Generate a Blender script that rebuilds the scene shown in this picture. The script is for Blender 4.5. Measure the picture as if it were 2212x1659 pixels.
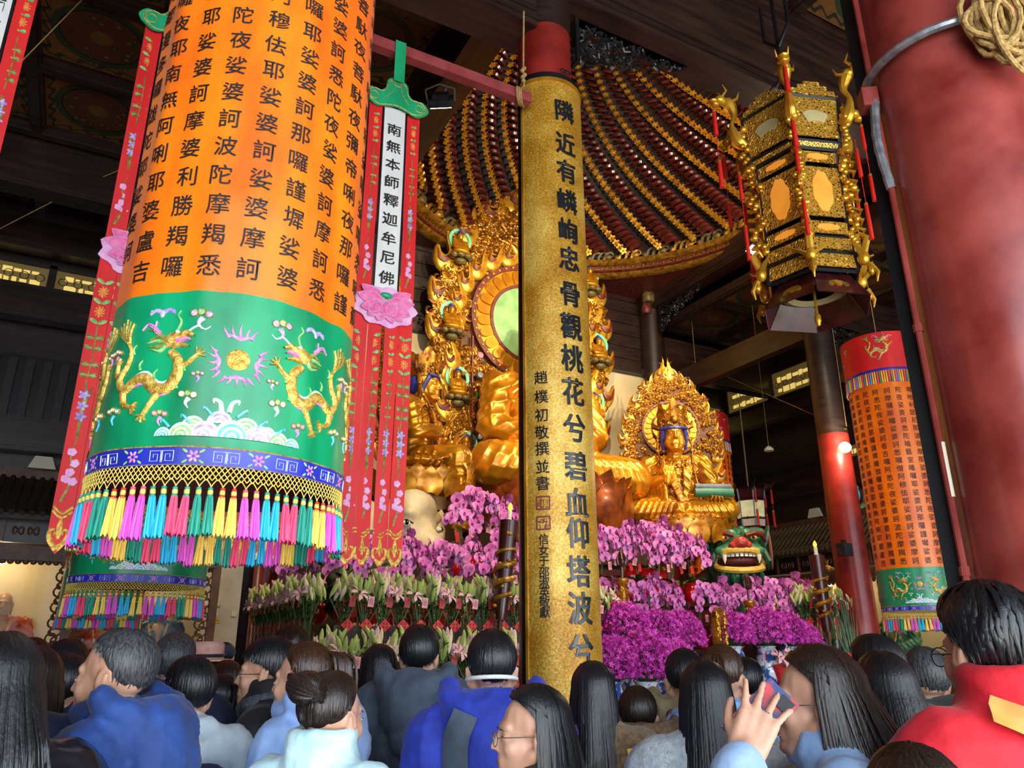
import bpy, bmesh, math, random
import numpy as np
from mathutils import Vector, Matrix

for _o in list(bpy.data.objects):
    bpy.data.objects.remove(_o)
scene = bpy.context.scene
COL = scene.collection
PI = math.pi
rnd = random.Random(7)

# ------------------------------------------------------------------ camera
CAM = Vector((0.0, 0.0, 1.65))
YAW, PITCH, ROLL = math.radians(28.7), math.radians(19.0), math.radians(-0.25)
cam_d = bpy.data.cameras.new('camera')
cam_d.sensor_width = 36.0
cam_d.lens = 1655.0 / 2212.0 * 36.0
cam_d.clip_start = 0.05
cam = bpy.data.objects.new('camera', cam_d)
COL.objects.link(cam)
_f = Vector((math.sin(YAW) * math.cos(PITCH), math.cos(YAW) * math.cos(PITCH), math.sin(PITCH)))
_r0 = Vector((math.cos(YAW), -math.sin(YAW), 0))
_u0 = _r0.cross(_f)
_r = _r0 * math.cos(ROLL) + _u0 * math.sin(ROLL)
_u = _r.cross(_f)
_m = Matrix((( _r.x, _u.x, -_f.x), (_r.y, _u.y, -_f.y), (_r.z, _u.z, -_f.z))).to_4x4()
_m.translation = CAM
cam.matrix_world = _m
scene.camera = cam

# ------------------------------------------------------------------ world, daylight, exposure
scene.view_settings.view_transform = 'Standard'
scene.view_settings.look = 'None'
scene.view_settings.gamma = 1.0
scene.view_settings.use_curve_mapping = False
scene.view_settings.exposure = 0.6
world = bpy.data.worlds.new('overcast_sky')
scene.world = world
world.use_nodes = True
_bg = world.node_tree.nodes['Background']
_bg.inputs[0].default_value = (0.80, 0.90, 1.0, 1)
_bg.inputs[1].default_value = 2.2


def lamp(name, kind, loc, energy, color, size=0.3, target=None, spot=60, size_y=None, blend=0.6):
    d = bpy.data.lights.new(name, kind)
    d.energy = energy
    d.color = color
    if kind == 'AREA':
        d.size = size
        if size_y:
            d.shape = 'RECTANGLE'
            d.size_y = size_y
    elif kind in ('POINT', 'SPOT'):
        d.shadow_soft_size = size
    if kind == 'SPOT':
        d.spot_size = math.radians(spot)
        d.spot_blend = blend
    o = bpy.data.objects.new(name, d)
    o.location = loc
    if target is not None:
        o.rotation_euler = (Vector(target) - Vector(loc)).to_track_quat('-Z', 'Y').to_euler()
    COL.objects.link(o)
    return o


WARM = (1.0, 0.79, 0.5)
# daylight through the open front doors behind the photographer
lamp('door_daylight', 'AREA', (1.0, -4.6, 3.3), 500, (0.74, 0.87, 1.0), 13, (2.4, 6, 2.6), size_y=5.2)
# added fill lamp by the doors, brightens the ceiling like bounced daylight
lamp('ceiling_fill', 'AREA', (3.0, -4.4, 0.25), 600, (1.0, 0.93, 0.82), 11, (4.5, 3.5, 8.5), size_y=2.0)
# ------------------------------------------------------------------ helpers


def lin(h):
    h = h.lstrip('#')
    c = [int(h[i:i + 2], 16) / 255 for i in (0, 2, 4)]
    return tuple((x / 12.92 if x <= 0.04045 else ((x + 0.055) / 1.055) ** 2.4) for x in c) + (1.0,)


class NT:
    """small node-tree helper"""
    def __init__(self, mat):
        mat.use_nodes = True
        self.t = mat.node_tree
        self.b = self.t.nodes['Principled BSDF']
        self.tc = None

    def n(self, typ, **kw):
        nd = self.t.nodes.new(typ)
        for k, v in kw.items():
            if k in nd.inputs:
                nd.inputs[k].default_value = v
            else:
                setattr(nd, k, v)
        return nd

    def l(self, a, b):
        self.t.links.new(a, b)

    def co(self, out='Object'):
        if self.tc is None:
            self.tc = self.t.nodes.new('ShaderNodeTexCoord')
        return self.tc.outputs[out]

    def noise(self, scale, detail=4, vec=None, rough=0.55, dist=0.0):
        nd = self.n('ShaderNodeTexNoise', Scale=scale, Detail=detail, Roughness=rough, Distortion=dist)
        self.l(vec if vec is not None else self.co(), nd.inputs['Vector'])
        return nd.outputs['Fac']

    def ramp(self, fac, stops):
        nd = self.t.nodes.new('ShaderNodeValToRGB')
        e = nd.color_ramp.elements
        while len(e) < len(stops):
            e.new(0.5)
        for i, (p, c) in enumerate(stops):
            e[i].position = p
            e[i].color = c if len(c) == 4 else (*c, 1)
        self.l(fac, nd.inputs[0])
        return nd.outputs[0]

    def math(self, op, a, b=None, c=None):
        nd = self.t.nodes.new('ShaderNodeMath')
        nd.operation = op
        for i, v in enumerate((a, b, c)):
            if v is None:
                continue
            if hasattr(v, 'is_linked') or hasattr(v, 'links'):
                self.l(v, nd.inputs[i])
            else:
                nd.inputs[i].default_value = v
        return nd.outputs[0]

    def mix(self, fac, a, b):
        nd = self.t.nodes.new('ShaderNodeMix')
        nd.data_type = 'RGBA'
        for v, s in ((fac, nd.inputs[0]), (a, nd.inputs[6]), (b, nd.inputs[7])):
            if hasattr(v, 'links'):
                self.l(v, s)
            else:
                s.default_value = v
        return nd.outputs[2]

    def mapping(self, scale=(1, 1, 1), out='Object'):
        nd = self.n('ShaderNodeMapping')
        nd.inputs['Scale'].default_value = scale
        self.l(self.co(out), nd.inputs['Vector'])
        return nd.outputs[0]

    def bump(self, h, strength=0.3, dist=0.01):
        nd = self.n('ShaderNodeBump', Strength=strength, Distance=dist)
        self.l(h, nd.inputs['Height'])
        self.l(nd.outputs[0], self.b.inputs['Normal'])


MATS = {}


def mat(name, c1, c2=None, rough=0.5, metal=0.0, scale=4.0, bump=0.0, bscale=None, stretch=(1, 1, 1), sheen=0.0,
        coat=0.0, detail=4, emit=None, estr=0.0, spec=None, contrast=(0.35, 0.65), alpha=None, trans=0.0, rvar=0.0, sss=0.0):
    if name in MATS:
        return MATS[name]
    m = bpy.data.materials.new(name)
    k = NT(m)
    b = k.b
    c1 = lin(c1) if isinstance(c1, str) else c1
    vec = k.mapping(stretch) if stretch != (1, 1, 1) else None
    f = None
    if c2 is not None:
        c2 = lin(c2) if isinstance(c2, str) else c2
        f = k.noise(scale, detail, vec)
        col = k.ramp(f, [(contrast[0], c1), (contrast[1], c2)])
        k.l(col, b.inputs['Base Color'])
    else:
        b.inputs['Base Color'].default_value = c1
    b.inputs['Roughness'].default_value = rough
    if rvar:
        f2 = k.noise(scale * 0.7, 3)
        k.l(k.math('MULTIPLY_ADD', f2, rvar * 2, rough - rvar), b.inputs['Roughness'])
    b.inputs['Metallic'].default_value = metal
    if spec is not None:
        b.inputs['Specular IOR Level'].default_value = spec
    if sheen:
        b.inputs['Sheen Weight'].default_value = sheen
        b.inputs['Sheen Roughness'].default_value = 0.4
    if coat:
        b.inputs['Coat Weight'].default_value = coat
        b.inputs['Coat Roughness'].default_value = 0.12
    if sss:
        b.inputs['Subsurface Weight'].default_value = sss
        b.inputs['Subsurface Radius'].default_value = (0.012, 0.005, 0.003)
        b.inputs['Subsurface Scale'].default_value = 0.6
    if bump:
        h = k.noise(bscale or scale * 3, detail, vec)
        k.bump(h, bump, 0.01)
    if emit is not None:
        b.inputs['Emission Color'].default_value = lin(emit) if isinstance(emit, str) else emit
        b.inputs['Emission Strength'].default_value = estr
    if trans:
        b.inputs['Transmission Weight'].default_value = trans
    if alpha is not None:
        b.inputs['Alpha'].default_value = alpha
    MATS[name] = m
    return m


class MB:
    """mesh builder: collects shapes, links them as ONE mesh object"""
    def __init__(self):
        self.v, self.f, self.mi = [], [], []
        self.cur = 0

    def add(self, vs, fs, M=None):
        o = len(self.v)
        if M is not None:
            vs = [M @ Vector(p) for p in vs]
        self.v.extend([tuple(p) for p in vs])
        self.f.extend([tuple(i + o for i in q) for q in fs])
        self.mi.extend([self.cur] * len(fs))
        return self

    def box(self, c, s, M=None):
        x, y, z = c
        a, b, d = s[0] / 2, s[1] / 2, s[2] / 2
        vs = [(x + i * a, y + j * b, z + k * d) for k in (-1, 1) for j in (-1, 1) for i in (-1, 1)]
        fs = [(0, 2, 3, 1), (4, 5, 7, 6), (0, 1, 5, 4), (2, 6, 7, 3), (0, 4, 6, 2), (1, 3, 7, 5)]
        return self.add(vs, fs, M)

    def tube(self, pts, r, n=8, M=None, caps=True, flat=1.0, up=None, phase=0.0):
        pts = [Vector(p) for p in pts]
        m = len(pts)
        rs = r if isinstance(r, (list, tuple)) else [r] * m
        vs, fs = [], []
        prev = None
        for i, p in enumerate(pts):
            t = (pts[min(i + 1, m - 1)] - pts[max(i - 1, 0)])
            t = t.normalized() if t.length > 1e-9 else Vector((0, 0, 1))
            if prev is None:
                ref = Vector(up) if up else (Vector((0, 0, 1)) if abs(t.z) < 0.9 else Vector((1, 0, 0)))
                a = (ref - t * ref.dot(t)).normalized()
            else:
                a = (prev - t * prev.dot(t))
                a = a.normalized() if a.length > 1e-6 else prev
            prev = a
            b = t.cross(a)
            for k in range(n):
                an = 2 * PI * k / n + phase
                vs.append(p + a * (math.cos(an) * rs[i] * flat) + b * (math.sin(an) * rs[i]))
        for i in range(m - 1):
            for k in range(n):
                k2 = (k + 1) % n
                fs.append((i * n + k, i * n + k2, (i + 1) * n + k2, (i + 1) * n + k))
        if caps:
            fs.append(tuple(range(n - 1, -1, -1)))
            fs.append(tuple((m - 1) * n + k for k in range(n)))
        return self.add(vs, fs, M)

    def lathe(self, prof, n=24, M=None, a0=0.0, a1=2 * PI, caps=True):
        full = abs(a1 - a0 - 2 * PI) < 1e-6
        cnt = n if full else n + 1
        vs, fs = [], []
        for (r, z) in prof:
            for k in range(cnt):
                a = a0 + (a1 - a0) * k / n
                vs.append((r * math.cos(a), r * math.sin(a), z))
        m = len(prof)
        for i in range(m - 1):
            for k in range(n):
                k2 = (k + 1) % cnt if full else k + 1
                fs.append((i * cnt + k, i * cnt + k2, (i + 1) * cnt + k2, (i + 1) * cnt + k))
        if caps and full:
            if prof[0][0] > 1e-6:
                fs.append(tuple(range(cnt - 1, -1, -1)))
            if prof[-1][0] > 1e-6:
                fs.append(tuple((m - 1) * cnt + k for k in range(cnt)))
        return self.add(vs, fs, M)

    def ell(self, c, r, nu=12, nv=8, M=None, R=None):
        c = Vector(c)
        if not isinstance(r, (tuple, list)):
            r = (r, r, r)
        vs, fs = [], []
        for j in range(1, nv):
            ph = PI * j / nv
            for i in range(nu):
                th = 2 * PI * i / nu
                vs.append(Vector((r[0] * math.sin(ph) * math.cos(th), r[1] * math.sin(ph) * math.sin(th), r[2] * math.cos(ph))))
        vs.append(Vector((0, 0, r[2])))
        vs.append(Vector((0, 0, -r[2])))
        if R is not None:
            vs = [R @ p for p in vs]
        vs = [p + c for p in vs]
        T, B = len(vs) - 2, len(vs) - 1
        for j in range(nv - 2):
            for i in range(nu):
                i2 = (i + 1) % nu
                fs.append((j * nu + i, (j + 1) * nu + i, (j + 1) * nu + i2, j * nu + i2))
        for i in range(nu):
            i2 = (i + 1) % nu
            fs.append((T, i, i2))
            fs.append((B, (nv - 2) * nu + i2, (nv - 2) * nu + i))
        return self.add(vs, fs, M)

    def prism(self, poly, t, M=None, z0=0.0):
        """2D outline in XY extruded along Z by t"""
        n = len(poly)
        vs = [(p[0], p[1], z0) for p in poly] + [(p[0], p[1], z0 + t) for p in poly]
        fs = [tuple(range(n - 1, -1, -1)), tuple(range(n, 2 * n))]
        fs += [(i, (i + 1) % n, n + (i + 1) % n, n + i) for i in range(n)]
        return self.add(vs, fs, M)

    def grid(self, fn, nu, nv, closed_u=False):
        vs = [fn(i / nu, j / nv) for j in range(nv + 1) for i in range(nu if closed_u else nu + 1)]
        w = nu if closed_u else nu + 1
        fs = [(j * w + i, j * w + (i + 1) % w, (j + 1) * w + (i + 1) % w, (j + 1) * w + i) for j in range(nv) for i in range(nu)]
        return self.add(vs, fs)

    def cap(self, a, b, ra, rb, n=10, k=4):
        """tapered capsule"""
        a, b = Vector(a), Vector(b)
        d = (b - a)
        L = d.length
        t = d.normalized() if L > 1e-6 else Vector((0, 0, 1))
        pts, rs = [], []
        for i in range(k + 1):
            an = PI / 2 * i / k
            pts.append(a - t * (ra * math.cos(an)))
            rs.append(max(ra * math.sin(an), ra * 0.02))
        for i in range(k, -1, -1):
            an = PI / 2 * i / k
            pts.append(b + t * (rb * math.cos(an)))
            rs.append(max(rb * math.sin(an), rb * 0.02))
        return self.tube(pts, rs, n)

    def put(self, other, M=None, cur=None):
        c0 = self.cur
        o = len(self.v)
        vs = other.v if M is None else [tuple(M @ Vector(p)) for p in other.v]
        self.v.extend(vs)
        self.f.extend([tuple(i + o for i in q) for q in other.f])
        self.mi.extend(other.mi if cur is None else [cur] * len(other.f))
        self.cur = c0
        return self

    def mesh(self, name, mats=None, smooth=True):
        me = bpy.data.meshes.new(name)
        me.from_pydata([tuple(p) for p in self.v], [], self.f)
        if mats is not None:
            for m in (mats if isinstance(mats, (list, tuple)) else [mats]):
                me.materials.append(m)
        n = len(me.polygons)
        if n:
            if any(self.mi):
                me.polygons.foreach_set('material_index', self.mi)
            me.polygons.foreach_set('use_smooth', [bool(smooth)] * n)
            if smooth and smooth != 'full':
                me.set_sharp_from_angle(angle=math.radians(smooth if smooth is not True else 42))
        me.update()
        return me


def link(name, data, parent=None, loc=None, rot=None, scale=None):
    o = bpy.data.objects.new(name, data)
    COL.objects.link(o)
    if parent is not None:
        o.parent = parent
    if loc is not None:
        o.location = loc
    if rot is not None:
        o.rotation_euler = rot
    if scale is not None:
        o.scale = scale if isinstance(scale, (tuple, list)) else (scale,) * 3
    return o


def obj(name, mb, m, parent=None, smooth=True, loc=None, rot=None, scale=None):
    return link(name, mb.mesh(name, m, smooth), parent, loc, rot, scale)


def thing(name, label, cat, loc=(0, 0, 0), rotz=0.0, group=None, scale=None):
    o = link(name, None, None, loc, (0, 0, rotz), scale)
    o.empty_display_size = 0.1
    return tag(o, label, cat, group)


def tag(o, label=None, cat=None, group=None, kind=None):
    if label:
        o['label'] = label
    if cat:
        o['category'] = cat
    if group:
        o['group'] = group
    if kind:
        o['kind'] = kind
    return o


def struct(name, mb, m, parent=None, smooth=35, label=None):
    o = obj(name, mb, m, parent, smooth)
    if parent is None:
        o['kind'] = 'structure'
    if label:
        o['label'] = label
    return o


def dup(root, loc=None, rotz=None, label=None, group=None, scale=None):
    r = root.copy()
    COL.objects.link(r)
    if loc is not None:
        r.location = loc
    if rotz is not None:
        r.rotation_euler = (0, 0, rotz)
    if scale is not None:
        r.scale = scale if isinstance(scale, (tuple, list)) else (scale,) * 3
    if label:
        r['label'] = label
    if group:
        r['group'] = group
    for ch in list(root.children):
        c = ch.copy()
        COL.objects.link(c)
        c.parent = r
        for g in list(ch.children):
            d = g.copy()
            COL.objects.link(d)
            d.parent = c
    return r


def remesh(mb, voxel, smooth_it=3, decimate=None, factor=0.5):
    """union of overlapping closed shapes as one continuous skin; returns an MB"""
    me = mb.mesh('tmp', None, False)
    o = bpy.data.objects.new('tmp', me)
    COL.objects.link(o)
    r = o.modifiers.new('r', 'REMESH')
    r.mode = 'VOXEL'
    r.voxel_size = voxel
    if smooth_it:
        s = o.modifiers.new('s', 'SMOOTH')
        s.iterations = smooth_it
        s.factor = factor
    if decimate:
        d = o.modifiers.new('d', 'DECIMATE')
        d.ratio = decimate
    dg = bpy.context.evaluated_depsgraph_get()
    ev = o.evaluated_get(dg)
    m2 = ev.to_mesh()
    out = MB()
    nv = len(m2.vertices)
    co = np.empty(nv * 3)
    m2.vertices.foreach_get('co', co)
    out.v = [tuple(p) for p in co.reshape(-1, 3)]
    out.f = [tuple(p.vertices) for p in m2.polygons]
    out.mi = [0] * len(out.f)
    ev.to_mesh_clear()
    bpy.data.objects.remove(o)
    bpy.data.meshes.remove(me)
    return out


def rotM(rx=0, ry=0, rz=0, loc=(0, 0, 0), s=1.0):
    from mathutils import Euler
    M = Matrix.Translation(Vector(loc)) @ Euler((rx, ry, rz)).to_matrix().to_4x4()
    if s != 1.0:
        M = M @ (Matrix.Diagonal((*s, 1)) if isinstance(s, (tuple, list)) else Matrix.Scale(s, 4))
    return M


_glyphs = {}


def glyphs(chars, off=0.0):
    """meshes (verts2d, faces) of characters, 1 em wide, centred on the em box"""
    need = [c for c in dict.fromkeys(chars) if (c, off) not in _glyphs]
    for c in need:
        cu = bpy.data.curves.new('g', 'FONT')
        cu.body = c
        cu.resolution_u = 2
        o = bpy.data.objects.new('g', cu)
        COL.objects.link(o)
        dg = bpy.context.evaluated_depsgraph_get()
        me = bpy.data.meshes.new_from_object(o.evaluated_get(dg))
        xs = [v.co.x for v in me.vertices]
        ys = [v.co.y for v in me.vertices]
        if xs:
            cx = (min(xs) + max(xs)) / 2
            cy = (min(ys) + max(ys)) / 2
            vs = [(v.co.x - cx, v.co.y - cy) for v in me.vertices]
            fs = [tuple(p.vertices) for p in me.polygons]
            base = len(fs)
            if off:
                # brush weight: a band of half-width off along every outline edge, rounded at the joints
                cnt = {}
                for f in fs:
                    for i in range(len(f)):
                        e = tuple(sorted((f[i], f[(i + 1) % len(f)])))
                        cnt[e] = cnt.get(e, 0) + 1
                seen = set()
                for (a, b), n in cnt.items():
                    if n != 1:
                        continue
                    dx, dy = vs[b][0] - vs[a][0], vs[b][1] - vs[a][1]
                    l = math.hypot(dx, dy)
                    if l < 1e-6:
                        continue
                    nx, ny = -dy / l * off, dx / l * off
                    k0 = len(vs)
                    vs += [(vs[a][0] - nx, vs[a][1] - ny), (vs[b][0] - nx, vs[b][1] - ny), (vs[b][0] + nx, vs[b][1] + ny), (vs[a][0] + nx, vs[a][1] + ny)]
                    fs.append((k0, k0 + 1, k0 + 2, k0 + 3))
                    for p in ((a, b) if off > .012 else ()):
                        if p not in seen:
                            seen.add(p)
                            k0 = len(vs)
                            vs += [(vs[p][0] + off * math.cos(w * PI / 3), vs[p][1] + off * math.sin(w * PI / 3)) for w in range(6)]
                            fs.append(tuple(range(k0, k0 + 6)))
            _glyphs[(c, off)] = (vs, fs)
        else:
            _glyphs[(c, off)] = ([], [])
        bpy.data.objects.remove(o)
        bpy.data.curves.remove(cu)
        bpy.data.meshes.remove(me)


def spline(pts, n=8):
    """Catmull-Rom through points (any dimension)"""
    P = [np.array(p, float) for p in pts]
    P = [2 * P[0] - P[1]] + P + [2 * P[-1] - P[-2]]
    out = []
    for i in range(1, len(P) - 2):
        for k in range(n):
            t = k / n
            a, b, c, d = P[i - 1], P[i], P[i + 1], P[i + 2]
            out.append(0.5 * ((2 * b) + (-a + c) * t + (2 * a - 5 * b + 4 * c - d) * t * t + (-a + 3 * b - 3 * c + d) * t ** 3))
    out.append(P[-2])
    return out


def wrinkle(mb, amp, seed, puff=0.0, pitch=.085):
    me = mb.mesh('w', None, 'full')
    n = len(me.vertices)
    nr = np.empty(n * 3)
    me.vertices.foreach_get('normal', nr)
    nr = nr.reshape(-1, 3)
    v = np.array(mb.v)
    r = np.random.RandomState(seed)
    d = np.zeros(n)
    for i in range(9):
        f = r.uniform(6, 32) * (1 if i < 5 else 1.8)
        w = r.normal(size=3)
        w[2] *= 1.2
        w /= np.linalg.norm(w)
        ph = r.uniform(0, 6.28)
        q = r.normal(size=3)
        warp = .5 * np.sin(v @ q * 9 + ph)
        d += (1 - np.abs(np.sin((v @ w) * f + ph + warp))) ** 2 * r.uniform(.3, 1)
    v = v + nr * (amp * (d / 2.2 - .4))[:, None]
    if puff:
        v = v + nr * (puff * (np.abs(np.sin(PI * (v[:, 2] + .3 * (v[:, 0] ** 2)) / pitch)) ** .6 - .6) * np.clip((1.45 - v[:, 2]) / .04, 0, 1))[:, None]
    mb.v = [tuple(p) for p in v]
    bpy.data.meshes.remove(me)
    return mb


# ------------------------------------------------------------------ materials of the hall
M_wood = mat('dark_stained_wood', '#1d100b', '#33201a', rough=0.42, scale=3, stretch=(1, 1, 6), bump=0.08, rvar=0.1)
M_woodx = mat('dark_beam_wood', '#1e100c', '#3a241c', rough=0.34, scale=2.2, stretch=(0.6, 5, 5), bump=0.08, rvar=0.08)
M_brown = mat('brown_carved_wood', '#4a2a17', '#6d4425', rough=0.5, scale=8, bump=0.1)
M_red = mat('red_lacquer', '#6d1611', '#96281f', rough=0.36, scale=2.4, rvar=0.12, coat=0.15)
M_redworn = mat('worn_red_lacquer', '#6c1c17', '#9c443c', rough=0.34, scale=3.6, rvar=0.14, coat=0.25, contrast=(0.3, 0.72))
M_redpole = mat('dusty_red_pole', '#7d2a2c', '#96403f', rough=0.5, scale=6)
M_cream = mat('cream_plaster', '#cbb78c', '#d9c69c', rough=0.8, scale=1.5)
M_grey = mat('grey_plaster', '#b9b2a4', '#cfc9bd', rough=0.8, scale=2)
M_floor = mat('grey_stone_floor', '#5a5650', '#77726a', rough=0.45, scale=2)
M_black = mat('black_lacquer', '#0c0b0c', '#17151a', rough=0.35, scale=5)
M_blackcarve = mat('black_carved_wood', '#0b0a0a', '#241f1e', rough=0.3, scale=9, bump=0.2)
M_gold = mat('gilded_statue', '#8a4d0a', '#d8941c', rough=0.3, metal=0.62, scale=2.2, bump=0.04, bscale=18, contrast=(0.28, 0.62), coat=0.25)
M_goldb = mat('bright_gilding', '#b06f0e', '#f0b83a', rough=0.28, metal=0.6, scale=4, contrast=(0.3, 0.65))
M_goldc = mat('carved_gilding', '#5c3208', '#bd7f1c', rough=0.33, metal=0.6, scale=9, bump=0.2, bscale=30)
M_goldback = mat('shadowed_gilt_ground', '#2c1406', '#5a300c', rough=0.45, metal=0.4, scale=9)  # shade of the carved recesses put into the halo panel's colour
M_golddim = mat('old_gilding', '#6b4812', '#c08a2a', rough=0.4, metal=0.45, scale=10, bump=0.15)
M_white = mat('white_paint', '#d8d6cf', None, rough=0.6)
M_rope = mat('hemp_rope', '#8a6a34', '#b8965a', rough=0.85, scale=60, bump=0.4)
M_steel = mat('galvanised_steel', '#7c7f83', '#a9acb0', rough=0.4, metal=0.7, scale=20)
M_glass = mat('clear_glass', '#ffffff', None, rough=0.03, trans=1.0)
M_glass.node_tree.nodes['Principled BSDF'].inputs['IOR'].default_value = 1.12

# painted coffer panel: green ring, dark medallion, vine corners
M_coffer = bpy.data.materials.new('painted_coffer')
_k = NT(M_coffer)
_sep = _k.n('ShaderNodeSeparateXYZ')
_k.l(_k.co(), _sep.inputs[0])
_x, _y = _sep.outputs[0], _sep.outputs[1]
_r = _k.math('SQRT', _k.math('ADD', _k.math('MULTIPLY', _x, _x), _k.math('MULTIPLY', _y, _y)))
_wob = _k.noise(9, 3)
_grain = _k.noise(3, 5, _k.mapping((1.5, 14, 1)))
_base = _k.ramp(_grain, [(0.3, lin('#5a3616')), (0.7, lin('#84531f'))])
_ring = _k.math('LESS_THAN', _k.math('ABSOLUTE', _k.math('SUBTRACT', _r, 0.53)), 0.045)
_c1 = _k.mix(_ring, _base, lin('#2c3a1e'))
_ring2 = _k.math('LESS_THAN', _k.math('ABSOLUTE', _k.math('SUBTRACT', _r, 0.475)), 0.012)
_c2 = _k.mix(_ring2, _c1, lin('#120c08'))
_in = _k.math('LESS_THAN', _r, 0.46)
_vor = _k.n('ShaderNodeTexVoronoi', Scale=6.5)
_k.l(_k.co(), _vor.inputs['Vector'])
_pat = _k.ramp(_vor.outputs['Distance'], [(0.12, lin('#7a5a2a')), (0.28, lin('#3a2412')), (0.5, lin('#5a2a1c'))])
_c3 = _k.mix(_in, _c2, _pat)
_hub = _k.math('LESS_THAN', _r, 0.13)
_c4 = _k.mix(_hub, _c3, lin('#6b4a1c'))
# vines along the panel border
_ax, _ay = _k.math('ABSOLUTE', _x), _k.math('ABSOLUTE', _y)
_edge = _k.math('MAXIMUM', _ax, _ay)
_wave = _k.math('MULTIPLY', _k.math('SINE', _k.math('MULTIPLY', _k.math('ADD', _x, _y), 26.0)), 0.035)
_vine = _k.math('LESS_THAN', _k.math('ABSOLUTE', _k.math('SUBTRACT', _k.math('ADD', _edge, _wave), 0.61)), _k.math('MULTIPLY', _wob, 0.045))
_k.l(_k.mix(_vine, _c4, lin('#23251a')), _k.b.inputs['Base Color'])
_k.b.inputs['Roughness'].default_value = 0.6

# ------------------------------------------------------------------ shell
struct('floor', MB().box((3, 5, -0.1), (26, 26, 0.2)), M_floor)
struct('ceiling', MB().box((3, 5.6, 15.1), (26, 22.6, 0.2)), M_wood)
WY, WX = 15.0, 15.0
_b = MB()
_b.box((-3.4, WY + 0.1, 7.5), (11.0, 0.2, 15))
_b.box((2.645, WY + 0.1, 7.5), (1.09, 0.2, 15))
_b.box((3.5, WY + 0.1, 9.2), (0.62, 0.2, 11.6))
_b.box((9.5, WY + 0.1, 7.5), (11.4, 0.2, 15))
struct('wall_back', _b, M_wood)
_b = MB()
_b.box((WX + 0.1, 4.6, 7.5), (0.2, 20.8, 15))
struct('wall_right', _b, M_wood)
struct('wall_left', MB().box((-9.0, 5, 7.5), (0.2, 21, 15)), M_wood)
struct('wall_front', MB().box((3, -5.6, 10.6), (24, 0.2, 8.8)), M_wood)


def column(x, y, r, ztop, zband, base=True, group_m=M_red, label=''):
    b = MB()
    b.lathe([(r * (1.15 if r < .3 else 1.0), 0), (r, zband)], 40)
    o = struct('column', b, group_m, label=label)
    o.location = (x, y, 0)
    t = struct('shaft_top', MB().lathe([(r * 0.995, zband), (r * 0.99, ztop)], 40), M_wood, o)
    s = struct('plinth', MB().lathe([(r * 1.5, 0), (r * 1.6, 0.12), (r * 1.5, 0.26), (r * 1.1, 0.34)], 32), M_floor, o)
    return o


col_gold = column(3.2, 5.16, 0.256, 10.2, 7.32, label='red and brown column behind the gold couplet board')
col_right = column(3.23, 1.6, 0.325, 9.2, 9.0, group_m=M_redworn, label='thick worn red column at the right edge')
column(11.2, 8.73, 0.26, 9.6, 5.15, label='red column with a lamp, right of the altar')
column(11.15, 13.35, 0.25, 10.2, 6.6, label='brown corner column behind the right statue')
column(3.2, 13.35, 0.25, 10.2, 7.0, label='column behind the left statue')
column(-4.8, 5.16, 0.256, 9.2, 7.3, label='column left of the hall')
column(-4.8, 12.5, 0.256, 9.2, 7.3, label='far left column')
column(2.9, 14.45, 0.22, 5.2, 5.1, label='dark red column beside the back doorway')
column(3.98, 14.3, 0.3, 5.2, 5.1, label='dark red column right of the back doorway')


def beam(name, a, b, w, h, m=M_woodx, trims=True, label=None):
    """horizontal beam between a and b (axis points at the bottom centre), with fillet trims"""
    a, b = Vector(a), Vector(b)
    d = b - a
    L = d.length
    ang = math.atan2(d.y, d.x)
    mb = MB().box((L / 2, 0, h / 2), (L, w, h))
    o = struct(name, mb, m, label=label)
    o.location = a
    o.rotation_euler = (0, 0, ang)
    if trims:
        for s in (-1, 1):
            for z, tz in ((h * 0.06, 0.03), (h * 0.13, 0.018), (h * 0.93, 0.03)):
                struct('beam_fillet', MB().box((L / 2, s * (w / 2 + 0.006), z), (L, 0.03, tz)), M_wood, o)
    return o


beam('roof_beam', (-9, 5.16, 7.25), (3.0, 5.16, 7.25), 0.42, 1.25, label='dark beam meeting the gold column from the left')
beam('roof_beam', (3.4, 5.16, 7.82), (15, 5.16, 7.82), 0.42, 1.25, label='long dark beam in front of the round caisson')
beam('roof_beam', (3.2, 1.9, 7.85), (3.2, 4.95, 7.85), 0.34, 0.9, label='short beam between the two front columns')
beam('roof_beam', (3.2, 5.4, 8.35), (3.2, 13.2, 8.35), 0.4, 1.4, label='beam along the left side of the caisson')
beam('roof_beam', (11.2, 5.4, 9.35), (11.2, 13.1, 9.35), 0.36, 1.1, label='beam along the right side of the caisson')
beam('roof_beam', (11.4, 13.35, 7.75), (15, 13.35, 7.4), 0.3, 0.95, label='lower beam behind the right column')
beam('roof_beam', (11.2, 8.9, 7.05), (11.2, 13.2, 7.05), 0.2, 0.5, trims=False, label='tie beam above the right lantern')
beam('roof_beam', (11.4, 8.73, 6.3), (15, 8.73, 6.3), 0.28, 0.55, label='side aisle beam right of the column')
beam('roof_beam', (11.4, 8.73, 7.3), (15, 8.73, 7.3), 0.28, 0.7, label='upper side aisle beam right of the column')
beam('roof_beam', (-9, 11.9, 8.0), (3.0, 11.9, 8.0), 0.36, 0.75, label='cross beam under the left coffers')
beam('roof_beam', (-9, 14.6, 8.3), (3.2, 14.6, 8.3), 0.3, 0.8, label='wide dark beam above the left window strip')
beam('roof_beam', (-9, 14.6, 7.02), (3.2, 14.6, 7.02), 0.3, 0.6, label='wide dark beam below the left window strip')
beam('roof_beam', (-9, 14.7, 4.75), (3.2, 14.7, 4.75), 0.25, 0.55, label='low dark beam above the left eave')
beam('roof_beam', (0.2, 5.4, 8.5), (0.2, 14.5, 8.5), 0.24, 0.5, trims=False, label='beam between the left coffers')
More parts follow.
